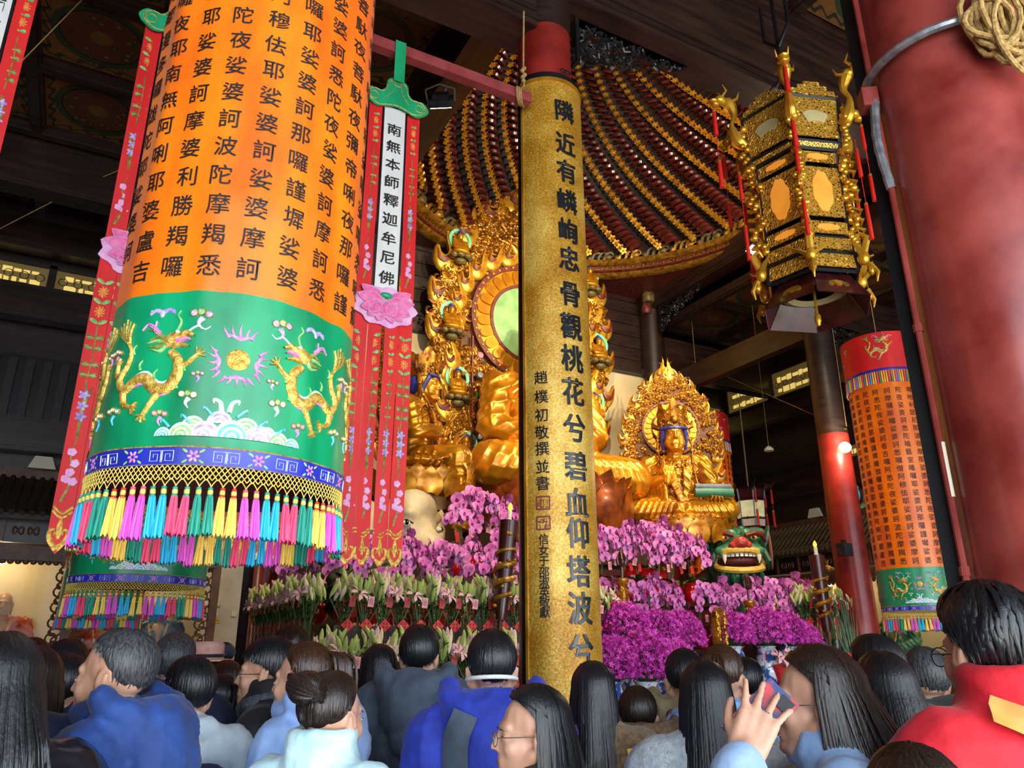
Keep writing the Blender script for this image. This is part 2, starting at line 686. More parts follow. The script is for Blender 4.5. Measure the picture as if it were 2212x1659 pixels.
beam('tie_beam', (14.6, 4, 5.0), (14.6, 15, 5.0), 0.25, 0.6, label='low dark beam along the right wall')
beam('tie_beam', (14.6, 4, 6.9), (14.6, 15, 6.9), 0.25, 0.5, label='upper dark beam along the right wall')

# the slender red pole that carries the strip banners
_p = MB().box((0, 0, 0), (5.5, 0.085, 0.1))
tag(obj('banner_pole', _p, M_redpole, loc=(0.12, 4.9, 6.3)), 'slender dusty red pole carrying the strip banner, tied to the column', 'pole')
_rp = MB()
for k in range(3):
    _rp.tube([(2.8 - 0.02 * k + 0.055 * math.cos(a), 4.9 + 0.07 * math.cos(a), 6.3 + 0.075 * math.sin(a)) for a in np.linspace(0, 2 * PI, 14)], 0.009, 6)
_rp.tube([(2.78, 4.83, 6.35), (2.775, 4.83, 6.6), (2.78, 4.82, 7.2)], 0.009, 6)
for k in range(5):
    _rp.ell((2.78 + rnd.uniform(-.02, .02), 4.83, 6.42 + k * 0.035), (0.022, 0.022, 0.02), 8, 6)
tag(obj('hanging_rope', _rp, M_rope), 'thin rope tied around the red pole beside the gold board', 'rope')

# ------------------------------------------------------------------ coffered ceilings
_pan = MB().box((0, 0, 0), (1.38, 1.38, 0.04)).mesh('coffer_panel', M_coffer, False)


def coffers(name, x0, x1, y0, y1, z, mod=1.6, label=''):
    nx, ny = max(1, round((x1 - x0) / mod)), max(1, round((y1 - y0) / mod))
    mx, my = (x1 - x0) / nx, (y1 - y0) / ny
    b = MB().box(((x0 + x1) / 2, (y0 + y1) / 2, z + 0.14), (x1 - x0, y1 - y0, 0.06))
    for i in range(nx + 1):
        b.box((x0 + i * mx, (y0 + y1) / 2, z + 0.03), (0.2, y1 - y0, 0.18))
        b.box((x0 + i * mx, (y0 + y1) / 2, z - 0.07), (0.12, y1 - y0, 0.06))
    for j in range(ny + 1):
        b.box(((x0 + x1) / 2, y0 + j * my, z + 0.032), (x1 - x0, 0.2, 0.18))
        b.box(((x0 + x1) / 2, y0 + j * my, z - 0.066), (x1 - x0, 0.12, 0.06))
    o = struct(name, b, M_woodx, smooth=False, label=label)
    for i in range(nx):
        for j in range(ny):
            link('painted_panel', _pan, o, (x0 + (i + 0.5) * mx, y0 + (j + 0.5) * my, z + 0.08), (0, 0, (i + j) % 4 * PI / 2),
                 (mx / 1.6, my / 1.6, 1))
    return o


coffers('ceiling_coffers', -6.2, 3.0, 5.4, 11.8, 9.0, label='painted coffered ceiling left of the gold column')
coffers('ceiling_coffers', -6.2, 3.0, 12.1, 14.4, 9.0, label='painted coffers along the left back wall')
coffers('ceiling_coffers', 3.4, 14.6, -1.6, 4.92, 9.05, label='painted coffered ceiling above the gold lantern')
coffers('ceiling_coffers', 11.45, 14.8, 5.4, 13.2, 9.0, label='painted coffers in the right aisle')
coffers('ceiling_coffers', -6.2, 3.0, -1.6, 4.9, 9.0, label='painted coffers above the large banner')

# ------------------------------------------------------------------ carved corner brackets (dark)


def carved(name, w, h, d, loc, rotz, m=M_blackcarve, label='', seed=1, cat='carving', tri=True):
    """triangular openwork bracket of scrolls, lies in local XZ"""
    r = random.Random(seed)
    b = MB()
    b.box((w / 2, 0, 0.02), (w, d * 0.6, 0.04))
    b.box((0.02, 0, -h / 2), (0.04, d * 0.6, h))
    n = int(w * h * 90) + 8
    for _ in range(n):
        u, v = r.random(), r.random()
        if tri and u + v > 1.02:
            u, v = 1 - u, 1 - v
        cx, cz = u * w, -v * h
        rr = r.uniform(0.035, 0.075)
        a0 = r.uniform(0, 6.28)
        pts = [(cx + rr * (1 - t * 0.7) * math.cos(a0 + t * 5.5), r.uniform(-0.2, 0.2) * d, cz + rr * (1 - t * 0.7) * math.sin(a0 + t * 5.5)) for t in np.linspace(0, 1, 9)]
        b.tube(pts, [0.022 * (1 - 0.5 * t) for t in np.linspace(0, 1, 9)], 6)
    o = obj(name, b, m, loc=loc, rot=(0, 0, rotz))
    tag(o, label, cat)
    return o


carved('carved_bracket', 1.5, 0.55, 0.16, (3.6, 5.22, 7.82), 0, label='black openwork bracket under the beam right of the gold column', seed=3)
carved('carved_bracket', 0.9, 0.5, 0.16, (3.2, 5.5, 8.35), PI / 2, label='black openwork bracket left of the gold column top', seed=4)
carved('carved_bracket', 1.4, 0.6, 0.16, (11.15, 13.0, 9.3), -PI / 2, label='dark openwork bracket under the right caisson beam', seed=5)
carved('carved_bracket', 1.3, 0.9, 0.16, (12.6, 13.3, 8.7), 0, label='dark carved panel above the lower right beam', seed=6, tri=False)
carved('carved_bracket', 0.8, 0.5, 0.16, (11.5, 8.7, 7.3), 0, label='dark carved bracket on the right lamp column', seed=8)
carved('carved_bracket', 1.3, 0.55, 0.16, (8.4, 5.0, 7.8), 0, M_golddim, label='dark floral bracket behind the gold lantern', seed=9)

# ------------------------------------------------------------------ altar back wall, white below and boarded above
_b = MB().box((7.2, 13.62, 3.9), (7.6, 0.12, 7.8))
wb = struct('wall_altar', _b, M_cream, label='cream wall behind the altar statues')
for i in range(9):
    struct('board', MB().box((7.2, 13.6, 7.95 + i * 0.3), (7.6, 0.1, 0.285)), M_wood, wb)
struct('trim_altar', MB().box((7.2, 13.5, 7.78), (7.6, 0.2, 0.14)), M_wood)

# ------------------------------------------------------------------ windows high on the back and right walls
M_winlit = mat('dusty_window_paper', '#6b5a34', '#8a7748', rough=0.7, scale=3, emit='#8a6f35', estr=0.16)
M_winbri = mat('bright_window_pattern', '#d0b060', None, rough=0.6, emit='#f0d070', estr=0.55)


def high_window(idx, loc, rotz, w, h, seed):
    r = random.Random(seed)
    o = struct('window_%d' % idx, MB().box((0, 0, 0), (w, 0.03, h)), M_winlit)
    o.location = loc
    o.rotation_euler = (0, 0, rotz)
    b = MB()
    for row in (-0.24, 0.16):
        x = -w * 0.36
        while x < w * 0.36:
            l = r.uniform(0.06, 0.2)
            b.box((x + l / 2, -0.02, row * h), (l, 0.015, h * r.choice((0.12, 0.2))))
            x += l + r.uniform(0.02, 0.05)
    struct('lattice_light', b, M_winbri, o, smooth=False)
    fr = MB()
    for s in (-1, 1):
        fr.box((s * w / 2, -0.03, 0), (0.06, 0.08, h + 0.06))
        fr.box((0, -0.03, s * h / 2), (w + 0.06, 0.08, 0.06))
    for k in range(5):
        fr.tube([(-w * .38 + k * w * .19 + 0.07 * math.cos(a), -0.035, -0.02 * h + 0.07 * math.sin(a)) for a in np.linspace(0, 2 * PI, 13)], 0.007, 4)
    struct('window_frame', fr, M_wood, o, smooth=False)
    return o


for i in range(5):
    high_window(i + 1, (-4.6 + i * 1.32, 14.93, 7.96), 0, 1.26, 0.46, 20 + i)
for i in range(4):
    high_window(i + 6, (14.93, 14.1 - i * 1.6, 8.0), -PI / 2, 1.5, 0.7, 40 + i)
high_window(10, (12.4, 14.93, 7.5), 0, 1.6, 0.7, 50)
high_window(11, (14.0, 14.93, 7.5), 0, 1.4, 0.7, 51)
high_window(12, (14.93, 11.0, 5.75), -PI / 2, 1.4, 0.5, 52)
high_window(13, (14.93, 9.3, 5.75), -PI / 2, 1.4, 0.5, 53)
# added, unseen lamps behind the long beam brighten the altar, the dome and the flowers (fixtures built further down)
ADDED_SPOTS = [('spot_buddha_left', (4.3, 5.5, 8.5), 1500, (7.0, 12.4, 7.0), 58), ('spot_buddha_right', (9.6, 5.5, 8.5), 1500, (7.6, 12.0, 6.6), 60),
         ('spot_altar_left', (3.95, 5.52, 8.3), 1000, (4.6, 10.6, 4.2), 56), ('spot_altar_right', (8.6, 5.5, 8.3), 1250, (9.2, 10.8, 4.6), 60),
         ('fill_flowers_left', (5.0, 5.5, 8.2), 700, (3.7, 8.6, 1.8), 52), ('fill_flowers_right', (7.2, 5.5, 8.2), 700, (8.0, 8.8, 2.0), 56),
         ('spot_dome_left', (6.0, 5.46, 9.2), 620, (6.6, 11.0, 12.2), 110), ('spot_dome_right', (8.8, 5.46, 9.2), 620, (8.2, 11.0, 12.0), 110)]
for _n, _l, _e, _t, _a in ADDED_SPOTS:
    lamp(_n, 'SPOT', _l, _e, WARM if 'dome' not in _n else (1, .86, .64), 0.08, _t, _a)
# ------------------------------------------------------------------ round caisson with spiralling bracket arms
DC = Vector((7.2, 9.3, 0))
DR, DZ, DH = 4.0, 10.0, 4.05
M_domewood = mat('caisson_dark_board', '#0e0604', '#1e0e0a', rough=0.6, scale=6, stretch=(1, 1, 5), bump=0.2)
M_domered = mat('caisson_red_lacquer', '#3c120d', '#64221a', rough=0.26, scale=5, coat=0.5)
M_rimred = mat('carved_red_soffit', '#3a0f0c', '#7a3020', rough=0.5, scale=16, bump=0.5, detail=6)
M_rimgreen = mat('carved_green_rim', '#2c3a24', '#7a5c20', rough=0.45, scale=14, bump=0.4)


def dome_pt(phi, t):
    a = t * PI / 2 * 0.965
    r = DR * math.cos(a) ** 0.9
    return Vector((DC.x + r * math.cos(phi), DC.y + r * math.sin(phi), DZ + 0.05 + DH * math.sin(a)))


_b = MB()
_b.grid(lambda u, v: dome_pt(2 * PI * u, v), 96, 24, True)
caisson = struct('ceiling_caisson', _b, M_domewood, smooth=True, label='round dome caisson of spiralling bracket arms above the altar')
TW = math.radians(62)
NROW, NARM = 30, 40


def arm_frame(phi0, t):
    P = dome_pt(phi0 + TW * t, t)
    U = (dome_pt(phi0 + TW * (t + 0.01), t + 0.01) - P).normalized()
    C = Vector((DC.x, DC.y, DZ + 0.6))
    N = (C - P).normalized()
    N = (N - U * N.dot(U)).normalized()
    S = N.cross(U)
    return Matrix(((S.x, U.x, N.x, P.x), (S.y, U.y, N.y, P.y), (S.z, U.z, N.z, P.z), (0, 0, 0, 1)))


def arm_mb():
    b = MB()
    pts = [(-0.02, 0.0, -0.03), (0.0, 0.01, 0.1), (-0.07, -0.01, 0.2), (-0.16, -0.06, 0.22), (-0.21, -0.11, 0.17), (-0.18, -0.13, 0.12), (-0.13, -0.11, 0.13)]
    sp = [Vector(p) for p in spline(pts, 2)]
    n = len(sp)
    b.tube(sp, [0.05 * (1 - 0.55 * i / n) + 0.012 for i in range(n)], 5, flat=0.75)
    b.tube([(0, 0, 0.1), (0.1, 0.02, 0.2), (0.15, 0.02, 0.24)], [0.022, 0.018, 0.015], 4)
    return b


def flower_mb():
    b = MB()
    n = 5
    poly = []
    for k in range(n * 4):
        a = 2 * PI * k / (n * 4)
        rr = (0.05, 0.082, 0.094, 0.082)[k % 4]
        poly.append((rr * math.cos(a), rr * math.sin(a)))
    b.prism(poly, 0.03)
    b.ell((0, 0, 0.03), (0.03, 0.03, 0.025), 6, 4)
    b.tube([(0.02, 0.03, 0.0), (0.03, 0.12, 0.04), (0.0, 0.16, 0.05)], [0.02, 0.016, 0.004], 3)
    b.tube([(-0.02, 0.03, 0.0), (-0.05, 0.11, 0.03), (-0.08, 0.14, 0.03)], [0.02, 0.014, 0.004], 3)
    return b


_arm, _flo = arm_mb(), flower_mb()
_armm = _arm.mesh('bracket_arm', M_domered)
_flom = _flo.mesh('gold_flower', M_goldb, 50)
FM = rotM(0.5, 0.2, 0, (0.17, 0.02, 0.25), .86)
rows = []
for i in range(NROW):
    for j in range(NARM):
        t = 0.015 + 0.93 * (j / (NARM - 1)) ** 1.08
        phi = 2 * PI * i / NROW
        M = arm_frame(phi, t)
        p = M.translation
        s = 0.58 + 0.5 * (math.hypot(p.x - DC.x, p.y - DC.y) / DR) ** 0.8
        M = M @ Matrix.Scale(s, 4)
        # far side of the dome, below the front beam, is what one sees from the hall
        d = (p - CAM)
        vis = (p.y - DC.y) * 0.86 + (p.x - DC.x) * 0.5 > -0.6 and d.z / math.hypot(d.x, d.y) < 0.95
        rows.append((0 if vis else 1, d.length, i * NARM + j, M))
rows.sort(key=lambda a: (a[0], a[1]))
_ra, _rf = MB(), MB()
for k, (_, _, _, M) in enumerate(rows):
    if k < 300:
        a = link('bracket_arm', _armm, caisson)
        a.matrix_local = M
        f = link('gold_flower', _flom, a)
        f.matrix_local = FM
    else:
        _ra.put(_arm, M)
        _rf.put(_flo, M @ FM)
o = obj('bracket_arms', _ra, M_domered, caisson)
o['kind'] = 'stuff'
o = obj('gold_flowers', _rf, M_goldb, caisson, 50)
o['kind'] = 'stuff'

# rim mouldings
_b = MB().lathe([(4.02, 10.02), (3.93, 9.98), (3.9, 9.9), (3.97, 9.86), (4.05, 9.86)], 96, M=Matrix.Translation(DC), caps=False)
struct('rim_moulding', _b, M_golddim, caisson, True)
_b = MB().lathe([(4.06, 9.86), (4.02, 9.84), (4.02, 9.74), (4.1, 9.72)], 96, M=Matrix.Translation(DC), caps=False)
struct('rim_red_band', _b, M_rimred, caisson, True)
_b = MB().lathe([(4.1, 9.73), (4.04, 9.69), (4.1, 9.65), (4.3, 9.66)], 96, M=Matrix.Translation(DC), caps=False)
struct('rim_lower_moulding', _b, M_golddim, caisson, True)
_key = MB()
for s in (0, 1):
    _key.box((-0.05 + s * 0.12, 0, 0), (0.02, 0.02, 0.07)).box((s * 0.06, 0, 0.03 - s * 0.06), (0.12, 0.02, 0.016))
_keym = _key.mesh('fret', M_golddim, False)
for i in range(110):
    a = 2 * PI * i / 110
    if -0.5 < math.sin(a):
        link('fret', _keym, caisson, (DC.x + 4.0 * math.cos(a), DC.y + 4.0 * math.sin(a), 9.79), (0, 0, a + PI / 2))
# gilded carved cresting: scroll leaves and dragons' heads standing on the rim
_cr = MB()
for q in range(3):
    _cr.tube([Vector(p) for p in spline([(-0.22 + q * .14, 0, 0), (-0.16 + q * .14, -0.05, 0.12), (-0.05 + q * .14, -0.06, 0.15), (0.0 + q * .14, -0.04, 0.08), (-0.04 + q * .14, -0.05, 0.05)], 3)],
             [0.045 - 0.0025 * i for i in range(13)], 6)
_cr.ell((0.16, -0.05, 0.05), (0.09, 0.05, 0.07), 8, 6)
_cr.ell((-0.26, -0.03, 0.04), (0.06, 0.04, 0.06), 8, 6)
_crm = _cr.mesh('cresting', M_golddim)
_cr2m = _cr.mesh('cresting_painted', M_rimgreen)
for i in range(40):
    a = 2 * PI * (i + 0.5) / 40
    link('cresting', _crm if i % 2 else _cr2m, caisson, (DC.x + 3.96 * math.cos(a), DC.y + 3.96 * math.sin(a), 9.98), (0, 0, a - PI / 2))

# carved red soffit between the square of beams and the circle
_b = MB()
vs, fs = [], []
n = 96
for i in range(n):
    a = 2 * PI * i / n
    c, s = math.cos(a), math.sin(a)
    q = 4.25 / max(abs(c), abs(s))
    vs += [(DC.x + 4.08 * c, DC.y + 4.08 * s, 9.68), (DC.x + q * c, DC.y + q * s, 9.72)]
fs = [(2 * i, 2 * i + 1, 2 * ((i + 1) % n) + 1, 2 * ((i + 1) % n)) for i in range(n)]
_b.add(vs, fs)
struct('trim_caisson_soffit', _b, M_rimred, label='carved red soffit around the round caisson')
# short painted post hanging at the far right corner
_t = thing('painted_strut', 'carved painted strut under the rim at the right rear corner', 'strut', (10.92, 13.2, 9.3))
for k, (mm, w) in enumerate(((M_rimred, 0.2), (M_rimgreen, 0.26), (M_golddim, 0.22), (M_rimred, 0.26), (M_rimgreen, 0.2))):
    obj('carved_block', MB().lathe([(w * .5, 0), (w * .62, 0.05), (w * .62, 0.2), (w * .45, 0.26)], 8), mm, _t, loc=(0.0, -0.09 * k, 0.26 * k - 0.1))
_pt = MB()
for k in range(6):
    a = k * PI / 3
    _pt.tube([(0.05 * math.cos(a), 0.05 * math.sin(a), 0), (0.2 * math.cos(a), 0.2 * math.sin(a), 0.14), (0.26 * math.cos(a), 0.26 * math.sin(a), 0.3)], [0.06, 0.07, 0.01], 6)
obj('lotus_cap', _pt, M_rimgreen, _t, loc=(0, -0.45, 1.2))

# ------------------------------------------------------------------ gold couplet board on the column
M_goldleaf = bpy.data.materials.new('mottled_gold_leaf')
_k = NT(M_goldleaf)
_n1 = _k.noise(70, 3)
_n2 = _k.noise(1.6, 4)
_f = _k.math('MULTIPLY_ADD', _n2, 0.6, _k.math('MULTIPLY', _n1, 0.45))
_k.l(_k.ramp(_f, [(0.36, lin('#84520e')), (0.5, lin('#c08a22')), (0.66, lin('#ecc866'))]), _k.b.inputs['Base Color'])
_k.b.inputs['Metallic'].default_value = 0.3
_k.b.inputs['Roughness'].default_value = 0.42
_k.bump(_n1, 0.25, 0.004)
M_ink = mat('raised_black_ink', '#11151b', '#1c242c', rough=0.3, scale=10, coat=0.3)
M_inkflat = mat('black_ink', '#14100f', None, rough=0.6)
M_seal = mat('faded_red_seal', '#7a3030', None, rough=0.6)

plq = thing('couplet_board', 'tall curved gold board with black calligraphy mounted on the column', 'couplet board', (3.2, 5.16, 0))
PC, PH = math.radians(-90), math.radians(73)
PZ0, PZ1, PR = 0.95, 6.6, 0.335


def arc_slab(r0, r1, a0, a1, z0, z1, n=28, round_top=0.0):
    b = MB()
    vs = []
    for i in range(n + 1):
        a = a0 + (a1 - a0) * i / n
        for r in (r0, r1):
            for z in (z0, z1):
                vs.append((r * math.cos(a), r * math.sin(a), z))
    fs = []
    for i in range(n):
        o, p = 4 * i, 4 * i + 4
        fs += [(o, o + 1, p + 1, p), (o + 2, p + 2, p + 3, o + 3), (o, p, p + 2, o + 2), (o + 1, o + 3, p + 3, p + 1)]
    fs += [(0, 2, 3, 1), (4 * n, 4 * n + 1, 4 * n + 3, 4 * n + 2)]
    return b.add(vs, fs)


obj('backing', arc_slab(0.262 + 0.03, PR - 0.008, PC - PH - 0.16, PC + PH + 0.16, PZ0 - 0.06, PZ1 + 0.07), M_black, plq, 35)
obj('gold_face', arc_slab(PR - 0.01, PR, PC - PH, PC + PH, PZ0, PZ1), M_goldleaf, plq, 35)
_b = MB()
for z in (PZ0 + 0.02, PZ1 - 0.02):
    _b.put(arc_slab(PR, PR + 0.008, PC - PH, PC + PH, z - 0.02, z + 0.02))
for a in (PC - PH + 0.035, PC + PH - 0.035):
    _b.put(arc_slab(PR, PR + 0.008, a - 0.035, a + 0.035, PZ0, PZ1, 3))
obj('gold_border', _b, M_goldb, plq, 35)


def wrap_text(mb, ch, size, a, z, R, thick=0.0, sx=1.0, sy=1.0, shear=0.0, off=0.0):
    glyphs(ch, off)
    vs, fs = _glyphs[(ch, off)]
    if not vs:
        return
    out = []
    for (x, y) in vs:
        X = (x * sx + shear * y) * size
        Y = y * size * sy
        an = a + X / R
        out.append((R * math.cos(an), R * math.sin(an), z + Y))
    mb.add(out, fs)
    if thick:
        # raised edge: extruded rim gives the letters body
        n = len(vs)
        inner = [((R - thick) * math.cos(math.atan2(p[1], p[0])), (R - thick) * math.sin(math.atan2(p[1], p[0])), p[2]) for p in out]
        cnt = {}
        for f in fs:
            for i in range(len(f)):
                e = (f[i], f[(i + 1) % len(f)])
                cnt[tuple(sorted(e))] = cnt.get(tuple(sorted(e)), 0) + 1
        side = []
        for f in fs:
            for i in range(len(f)):
                e = (f[i], f[(i + 1) % len(f)])
                if cnt[tuple(sorted(e))] == 1:
                    side.append((e[1], e[0], e[0] + n, e[1] + n))
        mb.add(out + inner, side)


_zs = (6.25, 5.9, 5.61, 5.31, 5.02, 4.75, 4.42, 4.13, 3.85, 3.57, 3.27, 2.97, 2.69, 2.46, 2.18, 1.92, 1.63)
SMALLZ = (3.68, 3.52, 3.37, 3.23, 3.1, 2.96, 2.83, 2.68, 2.53, 2.41, 2.33, 2.25, 2.17, 2.1, 2.03, 1.96, 1.89)
for ch, z in zip('隣近有嶙峋忠骨觀桃花兮碧血仰塔波兮', _zs):
    g = MB()
    wrap_text(g, ch, 0.235, PC, z, PR + 0.009, 0.010, 0.92, 1.02, -0.04, .02)
    obj('character', g, M_ink, plq, 60)
_g = MB()
for ch, z in zip('趙樸初敬撰並書', SMALLZ[:7]):
    wrap_text(_g, ch, 0.115, PC - math.radians(46), z, PR + 0.003, 0, 1, 1, -0.05, .014)
for ch, z in zip('信女于邵淑英敬獻', SMALLZ[9:]):
    wrap_text(_g, ch, 0.083, PC - math.radians(46), z, PR + 0.003, 0, 1, 1, 0, .014)
obj('signature', _g, M_ink, plq, 'full')
_g = MB()
for z in (SMALLZ[7], SMALLZ[8]):
    for s in (-1, 1):
        _g.put(arc_slab(PR, PR + 0.003, PC - 0.803 - 0.15, PC - 0.803 + 0.15, z + s * 0.047 - 0.006, z + s * 0.047 + 0.006, 6))
        _g.put(arc_slab(PR, PR + 0.003, PC - 0.803 + s * .15 - 0.015, PC - 0.803 + s * .15 + 0.015, z - 0.05, z + 0.05, 2))
    for q in range(13):
        a, dz, v = PC - 0.803 + rnd.uniform(-.11, .11), rnd.uniform(-.035, .035), rnd.random() < 0.5
        _g.put(arc_slab(PR, PR + 0.003, a - (0.008 if v else 0.05), a + (0.008 if v else 0.05), z + dz - (0.016 if v else 0.003), z + dz + (0.016 if v else 0.003), 3))
obj('red_seals', _g, M_seal, plq, False)
_b = MB()
for s in (0, 1):
    _b.tube([(0.02 + s * 0.045 + 0.03 * math.cos(a), -0.3, 6.74 + 0.02 * math.sin(a)) for a in np.linspace(0, 2 * PI, 12)], 0.006, 5)
obj('hanging_ring', _b, M_black, plq)
# ------------------------------------------------------------------ silk banners


def silk(name, c1, c2, rough=0.36, scale=5, sheen=0.03):
    return mat(name, c1, c2, rough=rough, scale=scale, sheen=sheen, bump=0.12, bscale=9, stretch=(1, 1, 0.35))


M_orange = silk('orange_silk', '#d95806', '#f0780a', sheen=0.08)
M_green = silk('green_satin', '#046a42', '#0a9460', 0.32)
M_redsilk = silk('red_silk', '#c40a10', '#de1a18', 0.6, sheen=.02)
M_whitesilk = silk('white_silk', '#cfcdc8', '#e2e0dc', 0.6)
M_blue = silk('blue_brocade', '#141f86', '#2430b0', 0.4)
M_maroon = mat('dark_red_lining', '#4a0d14', None, rough=0.7)
M_thgold = mat('gold_thread', '#b07a1e', '#f2cf6a', rough=0.34, metal=0.5, scale=60, bump=0.5, bscale=160)
M_thpink = mat('pink_thread', '#cc6ab4', '#e79ad0', rough=0.5, scale=40)
M_thpurple = mat('lilac_thread', '#8d74c0', '#c4b2e2', rough=0.5, scale=40)
M_thwhite = mat('white_thread', '#cfe0e4', '#eef2f4', rough=0.5, scale=40)
M_thcyan = mat('cyan_thread', '#2aa0c0', '#7fd0dc', rough=0.5, scale=40)
M_thgreen = mat('pale_green_thread', '#4f9a4a', '#a2c878', rough=0.5, scale=40)
M_tholive = mat('olive_thread', '#5c5f22', '#9a9444', rough=0.5, scale=40)
TH = {'g': M_thgold, 'p': M_thpink, 'u': M_thpurple, 'w': M_thwhite, 'c': M_thcyan, 'n': M_thgreen, 'o': M_tholive}
TASS = [mat('yellow_tassel', '#e8b83c', '#f4d468', rough=0.6, scale=30, stretch=(6, 6, .3)), mat('magenta_tassel', '#c83cb0', '#e060c8', rough=0.6, scale=30, stretch=(6, 6, .3)),
        mat('cyan_tassel', '#0b98c8', '#2cb8e4', rough=0.6, scale=30, stretch=(6, 6, .3)), mat('rose_tassel', '#d8305c', '#ee5078', rough=0.6, scale=30, stretch=(6, 6, .3)),
        mat('teal_tassel', '#0c7a68', '#1c9880', rough=0.6, scale=30, stretch=(6, 6, .3))]


class Surf:
    """a cloth surface: u along the cloth, v = height, h = distance in front of it"""
    def __init__(self, fn):
        self.fn = fn

    def ribbon(self, mb, path, w, h=0.004, cross=4, n=4, base=0.001):
        P = spline(path, n) if n > 1 else [np.array(p, float) for p in path]
        m = len(P)
        ws = w if isinstance(w, (list, tuple)) else [w] * m
        if len(ws) != m:
            ws = list(np.interp(np.linspace(0, 1, m), np.linspace(0, 1, len(ws)), ws))
        vs, fs = [], []
        for i, p in enumerate(P):
            t = P[min(i + 1, m - 1)] - P[max(i - 1, 0)]
            t = t / (np.linalg.norm(t) + 1e-9)
            nr = np.array((-t[1], t[0]))
            for k in range(cross + 1):
                s = -1 + 2 * k / cross
                q = p + nr * ws[i] / 2 * s
                vs.append(self.fn(q[0], q[1], base + h * math.sqrt(max(0, 1 - s * s))))
        c = cross + 1
        for i in range(m - 1):
            for k in range(cross):
                fs.append((i * c + k, i * c + k + 1, (i + 1) * c + k + 1, (i + 1) * c + k))
        mb.add(vs, fs)

    def disc(self, mb, x, y, r, h=0.003, n=14, ry=None, rot=0.0):
        ry = ry or r
        vs = [self.fn(x, y, 0.001 + h)]
        for q in (0.6, 1.0):
            for k in range(n):
                a = 2 * PI * k / n
                dx, dy = r * q * math.cos(a), ry * q * math.sin(a)
                vs.append(self.fn(x + dx * math.cos(rot) - dy * math.sin(rot), y + dx * math.sin(rot) + dy * math.cos(rot), 0.001 + h * (0.8 if q < 1 else 0.05)))
        fs = [(0, 1 + k, 1 + (k + 1) % n) for k in range(n)] + [(1 + k, 1 + n + k, 1 + n + (k + 1) % n, 1 + (k + 1) % n) for k in range(n)]
        mb.add(vs, fs)

    def ring(self, mb, x, y, r, w, h=0.002, a0=0, a1=2 * PI, n=16):
        self.ribbon(mb, [(x + r * math.cos(a), y + r * math.sin(a)) for a in np.linspace(a0, a1, n)], w, h, 2, 1)

    def text(self, mb, ch, x, y, size, h=0.0025, sx=1, sy=1, bold=0.0):
        glyphs(ch, bold)
        vs, fs = _glyphs[(ch, bold)]
        mb.add([self.fn(x + p[0] * size * sx, y + p[1] * size * sy, h) for p in vs], fs)


